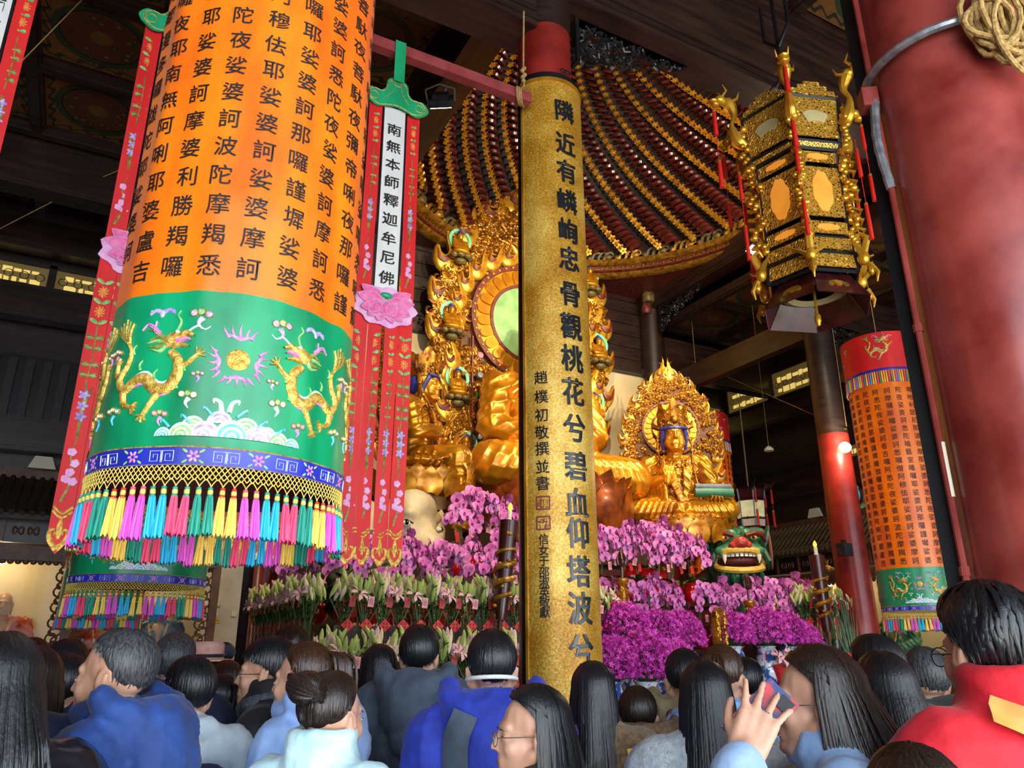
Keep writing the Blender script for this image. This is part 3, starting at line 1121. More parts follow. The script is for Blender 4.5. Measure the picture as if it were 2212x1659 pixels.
def dragon(S, B, cx, cy, k, fl):
    """embroidered dragon rearing towards fl side; coordinates traced as a design, k = scale"""
    T = lambda pts: [(cx + fl * (x) * k, cy + y * k) for x, y in pts]
    body = T([(-.035, .06), (-.06, .035), (-.063, -.01), (-.04, -.045), (-.005, -.045), (.03, -.015), (.06, -.018), (.095, -.042), (.118, -.01), (.095, .03), (.088, .07), (.105, .1)])
    S.ribbon(B['w'], [(x, y + 0.006 * k) for x, y in body[1:8]], [.01 * k, .034 * k, .034 * k, .01 * k], 0.003)
    S.ribbon(B['g'], body, [.022 * k, .036 * k, .038 * k, .034 * k, .026 * k, .014 * k, .008 * k], 0.010, 6, 6)
    S.ribbon(B['p'], [(x, y - 0.017 * k) for x, y in body[2:7]], .006 * k, 0.004)
    # head, jaw, mane, horns, whiskers
    S.disc(B['g'], cx - fl * .035 * k, cy + .098 * k, .034 * k, 0.012, 12, .022 * k, fl * -0.5)
    S.ribbon(B['g'], T([(-.045, .1), (-.075, .115), (-.1, .105)]), [.03 * k, .022 * k, .008 * k], 0.01)
    S.ribbon(B['p'], T([(-.05, .092), (-.08, .097), (-.092, .09)]), [.014 * k, .012 * k, .004 * k], 0.012)
    S.ribbon(B['g'], T([(-.04, .08), (-.065, .08), (-.09, .074)]), [.022 * k, .014 * k, .006 * k], 0.01)
    S.disc(B['w'], cx - fl * .05 * k, cy + .118 * k, .006 * k, 0.016, 8)
    for q, (a, b) in enumerate(((.0, .11), (.01, .095), (.005, .078), (-.005, .065), (.012, .12))):
        S.ribbon(B['n' if q % 2 else 'o'], T([(-.02, .09), (a, b), (a + .03, b - .012 + .006 * q)]), [.016 * k, .012 * k, .002 * k], 0.006)
    for q in (0, 1, 2):
        S.ribbon(B['p'], T([(.0, .11 + .004 * q), (.02 + .01 * q, .125 + .012 * q), (.018 + .022 * q, .155 - .012 * q)]), [.007 * k, .006 * k, .002 * k], 0.006)
    S.ribbon(B['n'], T([(-.045, .12), (-.055, .15), (-.042, .17), (-.05, .185)]), [.008 * k, .006 * k, .003 * k], 0.005)
    S.ribbon(B['w'], T([(-.075, .115), (-.105, .135), (-.125, .125), (-.14, .135)]), [.006 * k, .005 * k, .002 * k], 0.005)
    # legs with claws
    for leg in ([(-.058, .02), (-.085, .022), (-.115, .05)], [(-.02, -.05), (.0, -.085), (.018, -.12)], [(.1, -.05), (.088, -.085), (.06, -.095)], [(.112, -.01), (.13, .005), (.132, .035)]):
        P = T(leg)
        S.ribbon(B['g'], P, [.028 * k, .018 * k, .012 * k], 0.009)
        ex, ey = leg[2][0] - leg[1][0], leg[2][1] - leg[1][1]
        l = math.hypot(ex, ey)
        ex, ey = ex / l, ey / l
        for s in (-1, -.35, .35, 1):
            dx, dy = ex * math.cos(s) - ey * math.sin(s), ex * math.sin(s) + ey * math.cos(s)
            S.ribbon(B['g'], T([leg[2], (leg[2][0] + dx * .022, leg[2][1] + dy * .022)]), [.009 * k, .003 * k], 0.008, 3, 3)
    for q in range(6):   # tail plumes and back fins
        S.ribbon(B['o' if q % 2 else 'g'], T([(.1, .09), (.105 + .008 * q, .13), (.095 + .014 * q, .175 - .008 * abs(q - 2))]), [.008 * k, .008 * k, .001 * k], 0.006, 3, 3)
    for (x, y) in ((-.085, -.0), (-.07, -.05), (.0, -.02), (.05, .01), (.08, .06)):
        S.ribbon(B['n'], T([(x, y), (x + .004, y + .018), (x - .006, y + .03)]), [.01 * k, .006 * k, .001 * k], 0.004, 3, 3)


def cloud(S, B, x, y, k, fl=1, c='u'):
    S.ribbon(B[c], [(x, y), (x + fl * .012 * k, y - .02 * k), (x - fl * .002 * k, y - .045 * k)], [.022 * k, .014 * k, .002 * k], 0.004)
    for dx, dy, cc in ((-.018, .012, c), (.006, .02, 'n'), (.03, .016, c)):
        S.disc(B[cc], x + fl * dx * k, y + dy * k, .0135 * k, 0.005, 12)
        S.ring(B['g'], x + fl * dx * k, y + dy * k, .0125 * k, .003 * k, 0.006, n=10)
        S.ring(B['w'], x + fl * dx * k, y + dy * k, .006 * k, .0025 * k, 0.007, n=8)


def bat(S, B, x, y, k, fl=1):
    S.disc(B['u'], x, y, .012 * k, 0.005, 10, .018 * k)
    for s in (-1, 1):
        S.ribbon(B['u'], [(x, y + .004 * k), (x + s * .03 * k, y + .018 * k), (x + s * .055 * k, y + .002 * k), (x + s * .048 * k, y + .02 * k)], [.02 * k, .018 * k, .012 * k, .002 * k], 0.004)


def waves(S, B, x, y, k):
    """concentric-scale waves with curling crests"""
    lay = [(-.2, .0, .03, 'c'), (-.135, 0, .045, 'n'), (-.06, 0, .052, 'u'), (.03, 0, .06, 'c'), (.12, 0, .052, 'u'), (.19, 0, .042, 'n'), (.245, 0, .03, 'c')]
    back = [(-.1, .03, .04, 'n'), (-.015, .05, .042, 'u'), (.075, .032, .044, 'n'), (.15, .022, .032, 'c')]
    for j, L in enumerate((back, lay)):
        for (dx, dy, r, c) in L:
            for q, (rr, cc) in enumerate(((1, 'w'), (.8, c), (.62, 'w'), (.46, c), (.28, 'w'), (.16, c))):
                R = r * rr * k
                vs = [S.fn(x + dx * k, y + dy * k, .0015 + j * .003 + q * .0006)]
                n = 12
                for i in range(n + 1):
                    a = PI * i / n
                    vs.append(S.fn(x + dx * k + R * math.cos(a), y + dy * k + R * math.sin(a) * 1.05, .001 + j * .003 + q * .0006))
                B[cc].add(vs, [(0, i + 1, i + 2) for i in range(n)])
    for s, cx in ((-1, -.012), (1, .012)):
        S.ribbon(B['w'], [(x + cx * k, y + .09 * k), (x + (cx + s * .008) * k, y + .125 * k), (x + (cx + s * .03) * k, y + .135 * k), (x + (cx + s * .028) * k, y + .118 * k)], [.018 * k, .014 * k, .01 * k, .004 * k], 0.005)
        for dx, dy in ((.06, .085), (.13, .055), (.2, .04)):
            S.ribbon(B['c'], [(x + s * (dx - .02) * k, y + (dy - .01) * k), (x + s * dx * k, y + (dy + .012) * k), (x + s * (dx + .012) * k, y + (dy + .02) * k), (x + s * (dx + .012) * k, y + (dy + .008) * k)], [.012 * k, .01 * k, .007 * k, .002 * k], 0.005)


def sun(S, B, x, y, k):
    S.disc(B['g'], x, y, .037 * k, 0.007, 24)
    for (a0, fl) in ((1.57, 1), (-1.57, 1), (3.3, 1), (-.15, 1)):
        top = abs(a0 - 1.57) < .1
        R0 = (.075 if top else .06) * k
        bx, by = x + R0 * math.cos(a0), y + R0 * math.sin(a0)
        tx, ty = -math.sin(a0), math.cos(a0)
        nx, ny = math.cos(a0), math.sin(a0)
        S.ribbon(B['p'], [(bx - tx * .035 * k + nx * .01 * k, by - ty * .035 * k + ny * .01 * k), (bx, by), (bx + tx * .035 * k + nx * .01 * k, by + ty * .035 * k + ny * .01 * k)], [.004 * k, .016 * k, .004 * k], 0.004)
        for s in (-.034, -.018, 0, .018, .034):
            L = (.055 if top else .036) * k * (1 - abs(s) * 9)
            S.ribbon(B['p'], [(bx + tx * s * k, by + ty * s * k), (bx + tx * s * 1.3 * k + nx * L * .5 + tx * .004, by + ty * s * 1.3 * k + ny * L * .5 + ty * .004), (bx + tx * s * 1.7 * k + nx * L, by + ty * s * 1.7 * k + ny * L)], [.011 * k, .008 * k, .001], 0.004, 3, 3)


SUTRA = ['呼嚧呼嚧摩囉呼嚧呼嚧醯利娑囉娑囉悉唎悉唎蘇嚧', '帝爍皤囉耶菩提薩埵婆耶摩訶薩埵婆耶摩訶迦盧尼', '帝爍皤囉耶娑婆訶唵悉殿都漫多囉跋陀耶娑婆訶', '夜娑婆訶南無喝囉怛那哆囉夜耶南無阿唎耶婆盧吉', '陀夜娑婆訶那囉謹墀皤伽囉耶娑婆訶摩婆利勝羯囉',
         '阿悉陀夜娑婆訶者吉囉阿悉陀夜娑婆訶波陀摩羯悉', '訶摩囉那囉娑婆訶悉囉僧阿穆佉耶娑婆訶娑婆摩訶', '陀夜娑婆訶悉陀喻藝室皤囉耶娑婆訶那囉謹墀娑婆', '墀地利瑟尼那波夜摩那娑婆訶悉陀夜娑婆訶摩訶悉', '唵蘇嚧菩提夜菩提夜菩馱夜菩馱夜彌帝唎夜那囉謹',
         '囉舍耶呼嚧呼嚧摩囉呼嚧呼嚧醯利娑囉娑囉悉唎蘇', '室佛囉耶遮囉遮囉麼麼罰摩囉穆帝隸伊醯伊醯室那']


def tassel_meshes():
    out = []
    for m in TASS:
        b = MB()
        n = 20
        prof = [(0.0085, 0.0), (0.0105, -0.02), (0.0125, -0.06), (0.0155, -0.105), (0.0165, -0.125)]
        vs, fs = [], []
        for j, (r, z) in enumerate(prof):
            for k in range(n):
                rr = r * (1.0 + (0.16 if k % 2 else -0.12))
                zz = z + (0.008 * math.sin(k * 2.4) if j == len(prof) - 1 else 0)
                vs.append((rr * math.cos(2 * PI * k / n), rr * math.sin(2 * PI * k / n), zz))
        for j in range(len(prof) - 1):
            for k in range(n):
                fs.append((j * n + k, (j + 1) * n + k, (j + 1) * n + (k + 1) % n, j * n + (k + 1) % n))
        fs.append(tuple((len(prof) - 1) * n + k for k in range(n)))
        b.add(vs, fs)
        out.append(b.mesh('tassel', m, 60))
    return out


TASM = tassel_meshes()
_hb = MB()
_hb.lathe([(0.002, 0.03), (0.0075, 0.029), (0.0085, 0.022), (0.0075, 0.021)], 10)
_hb.cur = 1
_hb.lathe([(0.0075, 0.021), (0.0088, 0.017), (0.0088, 0.008), (0.0075, 0.006)], 10)
_hb.cur = 0
_hb.lathe([(0.0075, 0.006), (0.0092, 0.003), (0.0092, -0.004), (0.008, -0.006)], 10)
M_cordy = mat('yellow_cord', '#c8a83a', '#e8d070', rough=0.6, scale=60)
TASH = [_hb.mesh('tassel_head', [m, M_cordy], 50) for m in (mat('red_cord', '#d02018', None, rough=0.6), TASS[3], TASS[4], TASS[4], TASS[4])]


def cyl_banner(label, loc, R, ang0, zt, ztop, zorange, pitch, csize, dcol, ntas, seed, full=True, group='cylindrical sutra banners'):
    """zt = (trim bottom, green bottom, green top, last text row)"""
    r = random.Random(seed)
    root = thing('sutra_banner', label, 'banner', (loc[0], loc[1], zt[0] - 0.17 * (R / 0.44) ** .5), 0, group)
    Z0 = root.location.z
    amp = [(r.randint(5, 9), r.uniform(0, 6.28), r.uniform(.3, 1)) for _ in range(3)] + [(r.randint(14, 26), r.uniform(0, 6.28), r.uniform(.2, .5)) for _ in range(4)]
    fz = [(r.uniform(.4, 1.6), r.uniform(0, 6)) for _ in amp]

    def rad(th, z):
        f = sum(a * math.sin(n * th + p + math.sin(z * w + q) * 0.9) for (n, p, a), (w, q) in zip(amp, fz))
        seam = 0.004 * math.exp(-((z % 0.9) - 0.45) ** 2 / 0.0004)
        return R * (1 + 0.011 * f * (0.5 + 0.5 * min(1, (z - zt[0]) / 0.6))) + seam

    def fn(u, v, h):
        th = ang0 + u / R
        rr = rad(th, v) + h
        return (rr * math.cos(th), rr * math.sin(th), v - Z0)
    S = Surf(fn)
    per = 2 * PI * R

    def band(name, z0, z1, m, nz, nt=150, off=0.0):
        b = MB().grid(lambda a, t: fn(a * per, z0 + (z1 - z0) * t, off), nt, nz, True)
        return obj(name, b, m, root, 'full')
    band('orange_cloth', zt[2] - 0.002, zorange, M_orange, 44)
    band('green_band', zt[1], zt[2], M_green, 14)
    band('blue_trim', zt[0], zt[1], M_blue, 3, off=0.002)
    gb = MB()
    for zz, w in ((zt[1], .006), (zt[0] + .003, .004)):
        S.ribbon(gb, [(u, zz) for u in np.linspace(0, per, 100)], w, 0.003, 2, 1)
    obj('gold_piping', gb, M_thgold, root)
    lin_ = MB().grid(lambda a, t: fn(a * per, zt[0] + 0.0 + (ztop - zt[0]) * t, -0.02), 60, 6, True)
    obj('lining', lin_, M_maroon, root)
    # scripture
    tx = MB()
    ncol = 20 if full else 12
    for c in range(ncol):
        s = SUTRA[(c + (6 - 6 if full else 0)) % len(SUTRA)]
        u = (c - 6) * dcol
        for j, ch in enumerate(s):
            z = zt[3] + (21 - j) * pitch
            if z < zorange - csize * .6:
                S.text(tx, ch, u + r.uniform(-.004, .004), z, csize, 0.003, 1.0, 1.04, 0.008)
    o = obj('scripture', tx, M_inkflat, root, 'full')
    o['kind'] = 'stuff'
    # embroidery on the green band
    gh = zt[2] - zt[1]
    k = gh / 0.54
    yc = zt[1]
    B = {c: MB() for c in TH}
    nrep = 3
    for q in range(nrep):
        cx = (q if q < 2 else -1) * per / nrep
        sun(S, B, cx, yc + .30 * k, k)
        for s in (-1, 1):
            dragon(S, B, cx + s * .262 * k, yc + .25 * k, 1.18 * k, s)
            cloud(S, B, cx + s * .125 * k, yc + .44 * k, k, s, 'u')
            cloud(S, B, cx + s * .135 * k, yc + .16 * k, .8 * k, s, 'w')
            cloud(S, B, cx + s * .12 * k, yc + .235 * k, .55 * k, -s, 'u')
            cloud(S, B, cx + s * .22 * k, yc + .1 * k, .7 * k, s, 'p')
            bat(S, B, cx + s * .27 * k, yc + .46 * k, .8 * k)
            cloud(S, B, cx + s * .4 * k, yc + .12 * k, .8 * k, s, 'c')
            cloud(S, B, cx + s * .43 * k, yc + .33 * k, .7 * k, s, 'p')
        waves(S, B, cx - .02 * k, yc + .035 * k, k * .92)
    nm = {'g': 'gold_dragons', 'p': 'pink_flames', 'u': 'lilac_clouds', 'w': 'white_crests', 'c': 'cyan_waves', 'n': 'green_manes', 'o': 'olive_plumes'}
    for c, b in B.items():
        o = obj(nm[c], b, TH[c], root)
        o['kind'] = 'stuff'
    # trim motifs: paired frets and flowers
    fb, pb, lb = MB(), MB(), MB()
    th = zt[1] - zt[0]
    nm_ = 14
    for q in range(nm_):
        u = per * q / nm_
        for s in (-1, 1):
            a = th * .3
            cx, cy = u + s * a * 1.12, (zt[0] + zt[1]) / 2 - .001
            P = [(cx - a * s, cy - a), (cx - a * s, cy + a), (cx + a * s, cy + a), (cx + a * s, cy - a * .8), (cx - a * .4 * s, cy - a * .8), (cx - a * .4 * s, cy + a * .4), (cx + a * .4 * s, cy + a * .4), (cx + a * .4 * s, cy - a * .2)]
            S.ribbon(fb, P, th * .06, .002, 2, 1)
        u2 = u + per / nm_ / 2
        for w in range(6):
            an = w * PI / 3
            S.disc(pb, u2 + .2 * th * math.cos(an), (zt[0] + zt[1]) / 2 + .2 * th * math.sin(an), th * .16, .003, 8, th * .09, an)
        for s1 in (-1, 1):
            for s2 in (-1, 1):
                S.disc(lb, u2 + s1 * .42 * th, (zt[0] + zt[1]) / 2 + s2 * .28 * th, th * .2, .002, 8, th * .08, s1 * s2 * .6)
    o = obj('fret_motifs', fb, M_thwhite, root)
    o['kind'] = 'stuff'
    o = obj('flower_motifs', pb, M_thpink, root)
    o['kind'] = 'stuff'
    o = obj('leaf_motifs', lb, M_thgreen, root)
    o['kind'] = 'stuff'
    # knotted net and tassels
    nb = MB()
    sc = (R / 0.44) ** .5
    H = 0.045 * sc
    for q in range(ntas):
        u0 = per * q / ntas
        du = per / ntas
        for s in (-1, 1):
            for w in (0, 1):
                pts = [fn(u0 + w * du / 2 + s * du * 1.0 * t, zt[0] - H * t, 0.002) for t in (0, .25, .5, .75, 1)]
                nb.tube(pts, 0.0017 * sc, 4, caps=False)
        nb.tube([fn(u0 - du * .45, zt[0] - H * .9, .002), fn(u0 - du * .12, zt[0] - H * 1.25, .002), fn(u0, zt[0] - H * 1.45, .002)], .0018 * sc, 4, caps=False)
        nb.tube([fn(u0 + du * .45, zt[0] - H * .9, .002), fn(u0 + du * .12, zt[0] - H * 1.25, .002), fn(u0, zt[0] - H * 1.45, .002)], .0018 * sc, 4, caps=False)
    o = obj('knotted_net', nb, M_cordy, root)
    o['kind'] = 'stuff'
    for q in range(ntas):
        c = (q // 2) % 5
        p = fn(per * q / ntas, zt[0] - H * 1.45 - 0.03 * sc, 0.002)
        t = link('tassel', TASM[c], root, p, (r.uniform(-.05, .05), r.uniform(-.05, .05), r.uniform(0, 6)), (sc * .98, sc * .98, sc * r.uniform(.93, 1.05)))
        if full:
            link('tassel_head', TASH[c], t)
        else:
            link('tassel_head', TASH[c], t)
    # top drum
    b = MB().grid(lambda a, t: fn(a * per, zorange - 0.05 + (ztop - zorange + 0.05) * t, 0.015), 100, 6, True)
    td = obj('red_top_band', b, M_redsilk, root)
    cpt = MB().lathe([(0, ztop - Z0 + .01), (R * .98, ztop - Z0)], 48)
    obj('top_disc', cpt, M_redsilk, root)
    B2 = {c: MB() for c in TH}
    S2 = Surf(lambda u, v, h: fn(u, v, h + 0.016))
    hh = ztop - zorange
    for q in range(3):
        dragon(S2, B2, per * q / 3, zorange + hh * .55, hh / .4, -1)
        cloud(S2, B2, per * (q + .5) / 3, zorange + hh * .7, hh / .5, 1, 'p')
        cloud(S2, B2, per * (q + .5) / 3 - .1, zorange + hh * .35, hh / .5, -1, 'c')
    for c in 'gpncwo':
        o = obj('top_' + {'g': 'dragon', 'p': 'flames', 'n': 'mane', 'c': 'clouds', 'w': 'crest', 'o': 'plumes'}[c], B2[c], TH[c], root)
        o['kind'] = 'stuff'
    tb = MB()
    S2.ribbon(tb, [(u, zorange - .03) for u in np.linspace(0, per, 90)], .035, .002, 2, 1)
    obj('top_blue_trim', tb, M_blue, root)
    fr = [MB() for _ in range(5)]
    nf = 110
    for q in range(nf):
        u = per * q / nf
        c = (0, 0, 3, 4, 0, 1, 2)[q % 7]
        fr[c].tube([fn(u, zorange - .05, .012), fn(u, zorange - .16 * sc, .014), fn(u, zorange - .21 * sc, .016)], [.006, .009, .011], 5)
    for c in range(5):
        o = obj('top_fringe', fr[c], TASS[c], root)
        o['kind'] = 'stuff'
    cb = MB().tube([(0, 0, ztop - Z0), (0, 0, (8.9 if full else 11.4) - Z0)], .006, 6)
    obj('suspension_cord', cb, M_rope, root)
    return root


cyl_banner('large orange cylindrical sutra banner with green dragon band, nearest the camera', (0.39, 2.94), 0.437, math.radians(-96.2), (2.19, 2.25, 2.79, 2.885), 5.9, 5.45, 0.12, 0.083, 0.131, 80, 5, True)
_bn = cyl_banner('slim orange cylindrical sutra banner with red top, right of the altar', (9.69, 6.56), 0.5, math.radians(-144.6), (2.07, 2.13, 2.6, 2.68), 5.82, 5.3, 0.1086, 0.085, 0.143, 76, 9, False)
_b3 = dup(_bn, (0.4, 6.95, _bn.location.z + 0.05), math.radians(50), 'cylindrical sutra banner hanging behind the large one at left')
_b5 = dup(_bn, (11.95, 12.8, 2.0), math.radians(8), 'cylindrical sutra banner half hidden behind the right statue halo', None, 1.18)
_b4 = dup(_bn, (0.28, 12.0, _bn.location.z + 0.07), math.radians(38), 'far cylindrical sutra banner at left before the arhat case')

# ------------------------------------------------------------------ flat strip banners on the pole
M_lotus = mat('pink_lotus_silk', '#d44a8c', '#ee7cae', rough=0.5, scale=18)
M_lotusp = mat('pale_pink_edge', '#d88fc4', '#e6b0d4', rough=0.5, scale=12)
M_cloudgreen = silk('green_cloud_silk', '#0f8a58', '#1fa870', 0.4)
M_thorange = mat('orange_thread', '#d06a1c', '#eaa04a', rough=0.5, scale=60)


def strip_banner(label, cx, ztop, seed, yaw=0.0):
    r = random.Random(seed)
    Y = 4.9
    Z0 = 2.13
    root = thing('strip_banner', label, 'banner', (cx, Y, Z0), yaw, 'red and white strip banners on the pole')
    zl = 4.0          # lotus height
    zh = ztop         # underside of hanger

    def cloth(x0, x1, z0, z1, y, ph, pointed=False):
        w = x1 - x0

        def fn(u, v, h):
            yy = y - h + 0.012 * math.sin(2.2 * v + ph) + 0.004 * math.sin(9 * u / w + ph * 2)
            return (u, yy, v - Z0)
        S = Surf(fn)
        b = MB()
        nz = 30
        vs, fs = [], []
        for i in range(nz + 1):
            v = z1 + (z0 - z1) * i / nz
            for j in range(3):
                u = x0 + w * j / 2
                vs.append(fn(u, v, 0))
        for i in range(nz):
            for j in range(2):
                o = i * 3 + j
                fs.append((o, o + 3, o + 4, o + 1))
        if pointed:
            vs.append(fn((x0 + x1) / 2, z0 - 0.07, 0))
            o = nz * 3
            fs += [(o, len(vs) - 1, o + 1), (o + 1, len(vs) - 1, o + 2)]
        b.add(vs, fs)
        return S, b
    B = {c: MB() for c in ('o', 'n', 'p', 'r', 'g', 'u')}

    def motif(S0, kind, x, z, s):
        class S:
            @staticmethod
            def ribbon(b, P, w, *k):
                S0.ribbon(b, P, [q * 1.9 for q in w] if isinstance(w, list) else w * 1.5, *k)

            @staticmethod
            def disc(b, x, y, r, h, n, ry=None, rot=0.0):
                S0.disc(b, x, y, r * 1.25, h, n, (ry or r) * 1.25, rot)
        if kind == 0:    # chrysanthemum
            for zz in (0.05, -0.05):
                for q in range(9):
                    a = q * 2 * PI / 9 + .3
                    S.ribbon(B['r'], [(x, z + zz * s), (x + .016 * s * math.cos(a), z + zz * s + .02 * s * math.sin(a)), (x + .024 * s * math.cos(a + .3), z + zz * s + .03 * s * math.sin(a + .3))], [.003, .006, .002], .002, 2, 2)
            for zz in (0.1, 0, -.1):
                for q in (-1, 1):
                    S.disc(B['n'], x + q * .018 * s, z + zz * s, .016 * s, .002, 8, .008 * s, q * .5)
        elif kind == 1:  # bamboo
            S.ribbon(B['o'], [(x, z + .16 * s), (x + .005, z), (x - .004, z - .16 * s)], .005, .002, 2, 3)
            for zz in (.08, .03, -.05, -.1):
                for q in (-1, 1):
                    for w in (0, 1, 2):
                        S.ribbon(B['o' if (w + q) % 2 else 'n'], [(x, z + zz * s), (x + q * .02 * s, z + zz * s - .004 + w * .008), (x + q * (.03 + .005 * w) * s, z + zz * s - .02 + .016 * w)], [.003, .009, .001], .002, 2, 2)
        elif kind == 2:  # orchid
            for q in range(6):
                a = r.uniform(-.5, .5)
                S.ribbon(B['o'], [(x + .01 * a, z - .13 * s), (x + .03 * a, z - .02 + .02 * q * s), (x + .09 * a, z + (.03 + .02 * q) * s)], [.003, .006, .001], .002, 2, 3)
            for zz in (-.03, .02, .07):
                for q in range(5):
                    a = q * 2 * PI / 5
                    S.disc(B['u'], x + .012 * s * math.cos(a), z + zz * s + .012 * s * math.sin(a), .011 * s, .003, 8, .006 * s, a)
        else:            # plum
            S.ribbon(B['o'], [(x - .02, z - .15 * s), (x + .012, z - .05 * s), (x - .01, z + .06 * s), (x + .012, z + .15 * s)], [.008, .005, .002], .002, 2, 4)
            for (dx, dz) in ((-.012, -.05), (.016, -.06), (.0, -.02), (.012, .02), (-.006, .07)):
                for q in range(5):
                    a = q * 2 * PI / 5
                    S.disc(B['p'], x + dx * s + .009 * s * math.cos(a), z + dz * s + .009 * s * math.sin(a), .0085 * s, .003, 7)
    # upper strips
    for nm, x0, x1, m in (('red_strip', -.215, -.108, M_redsilk), ('white_strip', -.093, .093, M_whitesilk), ('red_strip', .108, .215, M_redsilk)):
        S, b = cloth(x0, x1, zl - .05, zh + .02, 0, seed + x0 * 7)
        obj(nm, b, m, root)
        if m is M_whitesilk:
            t = MB()
            for j, ch in enumerate('南無本師釋迦牟尼佛'):
                S.text(t, ch, 0, zh - .19 - j * (zh - zl - .42) / 8, .125, .003, 1.0, 0.9, .014)
            o = obj('lettering', t, M_inkflat, root, 'full')
            o['kind'] = 'stuff'
            e = MB()
            for x in (x0, x1):
                S.ribbon(e, [(x, zl), (x, (zl + zh) / 2), (x, zh)], .014, .002, 2, 6)
            obj('dark_edge', e, M_black, root)
        else:
            for q, kd in enumerate((0, 1, 2, 3)):
                motif(S, kd, (x0 + x1) / 2, zh - .22 - q * (zh - zl - .5) / 3.2, 1.25)
    # four lower strips with pointed ends
    for q in range(4):
        x0 = -.222 + q * .106 + (.018 if q > 1 else 0)
        S, b = cloth(x0, x0 + .104, Z0 + .08, zl + .02, .004, seed + q * .4 + (q > 1), True)
        obj('red_tail', b, M_redsilk, root)
        for w, kd in enumerate((0, 1, 2, 3)):
            motif(S, kd, x0 + .052, zl - .36 - w * .34, 1.3)
        g = B['g']
        x = x0 + .052
        for dz in (.27, .245):
            S.ribbon(g, [(x - .048, Z0 + dz), (x - .02, Z0 + dz - .025), (x, Z0 + dz - .035), (x + .02, Z0 + dz - .025), (x + .048, Z0 + dz)], .014, .003, 2, 3)
        for s in (-1, 1):
            S.ribbon(g, [(x, Z0 + .035), (x + s * .04, Z0 + .09), (x + s * .042, Z0 + .135), (x + s * .018, Z0 + .14), (x + s * .02, Z0 + .11)], [.03, .026, .02, .014, .01], .005, 3, 4)
            S.ribbon(g, [(x, Z0 + .2), (x + s * .008, Z0 + .15), (x, Z0 + .09)], .014, .004, 3, 3)
    tm = {'o': M_tholive, 'n': M_thgreen, 'p': M_lotusp, 'r': M_thorange, 'g': M_thgold, 'u': M_thpurple}
    tn = {'o': 'embroidered_stems', 'n': 'embroidered_leaves', 'p': 'plum_blossoms', 'r': 'chrysanthemums', 'g': 'gold_tips', 'u': 'orchid_blossoms'}
    for c, b in B.items():
        o = obj(tn[c], b, tm[c], root)
        o['kind'] = 'stuff'
    # lotus applique
    flat = Surf(lambda u, v, h: (u, -0.02 - h, v - Z0))
    lb = MB()
    out = []
    nl = 40
    for i in range(nl):
        a = 2 * PI * i / nl
        rr = 1 + .07 * math.cos(9 * a)
        out.append((.235 * rr * math.cos(a), zl - Z0 - .01 + .155 * rr * math.sin(a)))
    lb.prism([(x, z) for x, z in out], .008, rotM(PI / 2, 0, 0, (0, -0.012, 0)))
    lt = obj('lotus', lb, M_lotusp, root)

    def petal(x, z, ang, L, W):
        b = MB()
        P = []
        for i in range(13):
            t = i / 12
            w = W * math.sin(PI * t ** .8) ** .8
            P.append((t * L, w))
        poly = P + [(x_, -y_) for x_, y_ in reversed(P[1:-1])]
        ca, sa = math.cos(ang), math.sin(ang)
        flat_ = [(x + p[0] * ca - p[1] * sa, z + p[0] * sa + p[1] * ca) for p in poly]
        b.prism(flat_, .006, rotM(PI / 2, 0, 0, (0, -0.0215 - petal.k * .0012, -Z0)))
        petal.k += 1
        obj('petal', b, M_lotus, lt, 30)
        eb = MB()
        e3 = [(q[0], -0.027 - petal.k * .0012, q[1] - Z0) for q in flat_]
        eb.tube(e3 + [e3[0]], .0035, 4, caps=False)
        obj('petal_edge', eb, M_lotusp, lt)
    petal.k = 0
    for a in (0.15, .55, PI - .55, PI - .15):
        petal(0.02 * math.cos(a), zl + .02, a, .2, .05)
    for a in (-.3, -.75, -1.2, -PI + 1.2, -PI + .75, -PI + .3):
        petal(.02 * math.cos(a), zl + .0, a, .19 - .05 * abs(math.sin(a)), .05)
    for a in (2.5, 1.95, 1.2, .65, 1.57):
        petal(.0 + .1 * math.cos(a) * .6, zl - .085, a, .11, .042)
    sd = MB()
    flat.disc(sd, 0, zl + .075, .055, .032, 20, .028)
    obj('seed_pod', sd, M_cloudgreen, lt)
    # green cloud shaped hanger and strap
    H = [(-.25, .02), (-.27, .07), (-.22, .13), (-.15, .12), (-.1, .16), (-.085, .24), (-.04, .275), (.04, .275), (.085, .24), (.1, .16), (.15, .12), (.22, .13), (.27, .07), (.25, .02), (.17, -.03), (.08, -.005), (0, .01), (-.08, -.005), (-.17, -.03)]
    Hs = spline(H + [H[0]], 4)[:-1]
    hb = MB().prism([(p[0], p[1]) for p in Hs], .012, rotM(PI / 2, 0, 0, (0, -0.02, zh - Z0)))
    hg = obj('cloud_hanger', hb, M_cloudgreen, root, 30)
    gl = MB()
    fl2 = Surf(lambda u, v, h: (u, -0.032 - h, v - Z0))
    fl2.ribbon(gl, [(p[0] * .9, zh + .012 + p[1] * .88) for p in Hs[::3]] + [(Hs[0][0] * .9, zh + .012 + Hs[0][1] * .88)], .008, .003, 2, 2)
    for s in (-1, 1):
        fl2.ring(gl, s * .19, zh + .06, .035, .007, .003, n=12)
        fl2.ribbon(gl, [(s * .02, zh + .25), (s * .04, zh + .15), (s * .1, zh + .06)], .006, .003, 2, 3)
    fl2.ring(gl, 0, zh + .235, .03, .006, .003, n=12)
    obj('gold_outline', gl, M_thgold, hg)
    sb = MB()
    sb.grid(lambda u, v: Vector((.09 * (u - .5), -.055 + .11 * max(0, v - .55) / .45, zh + .24 - Z0 + (6.362 - zh - .24) * min(1, v / .55))), 1, 20)
    obj('strap', sb, M_cloudgreen, root)
    return root


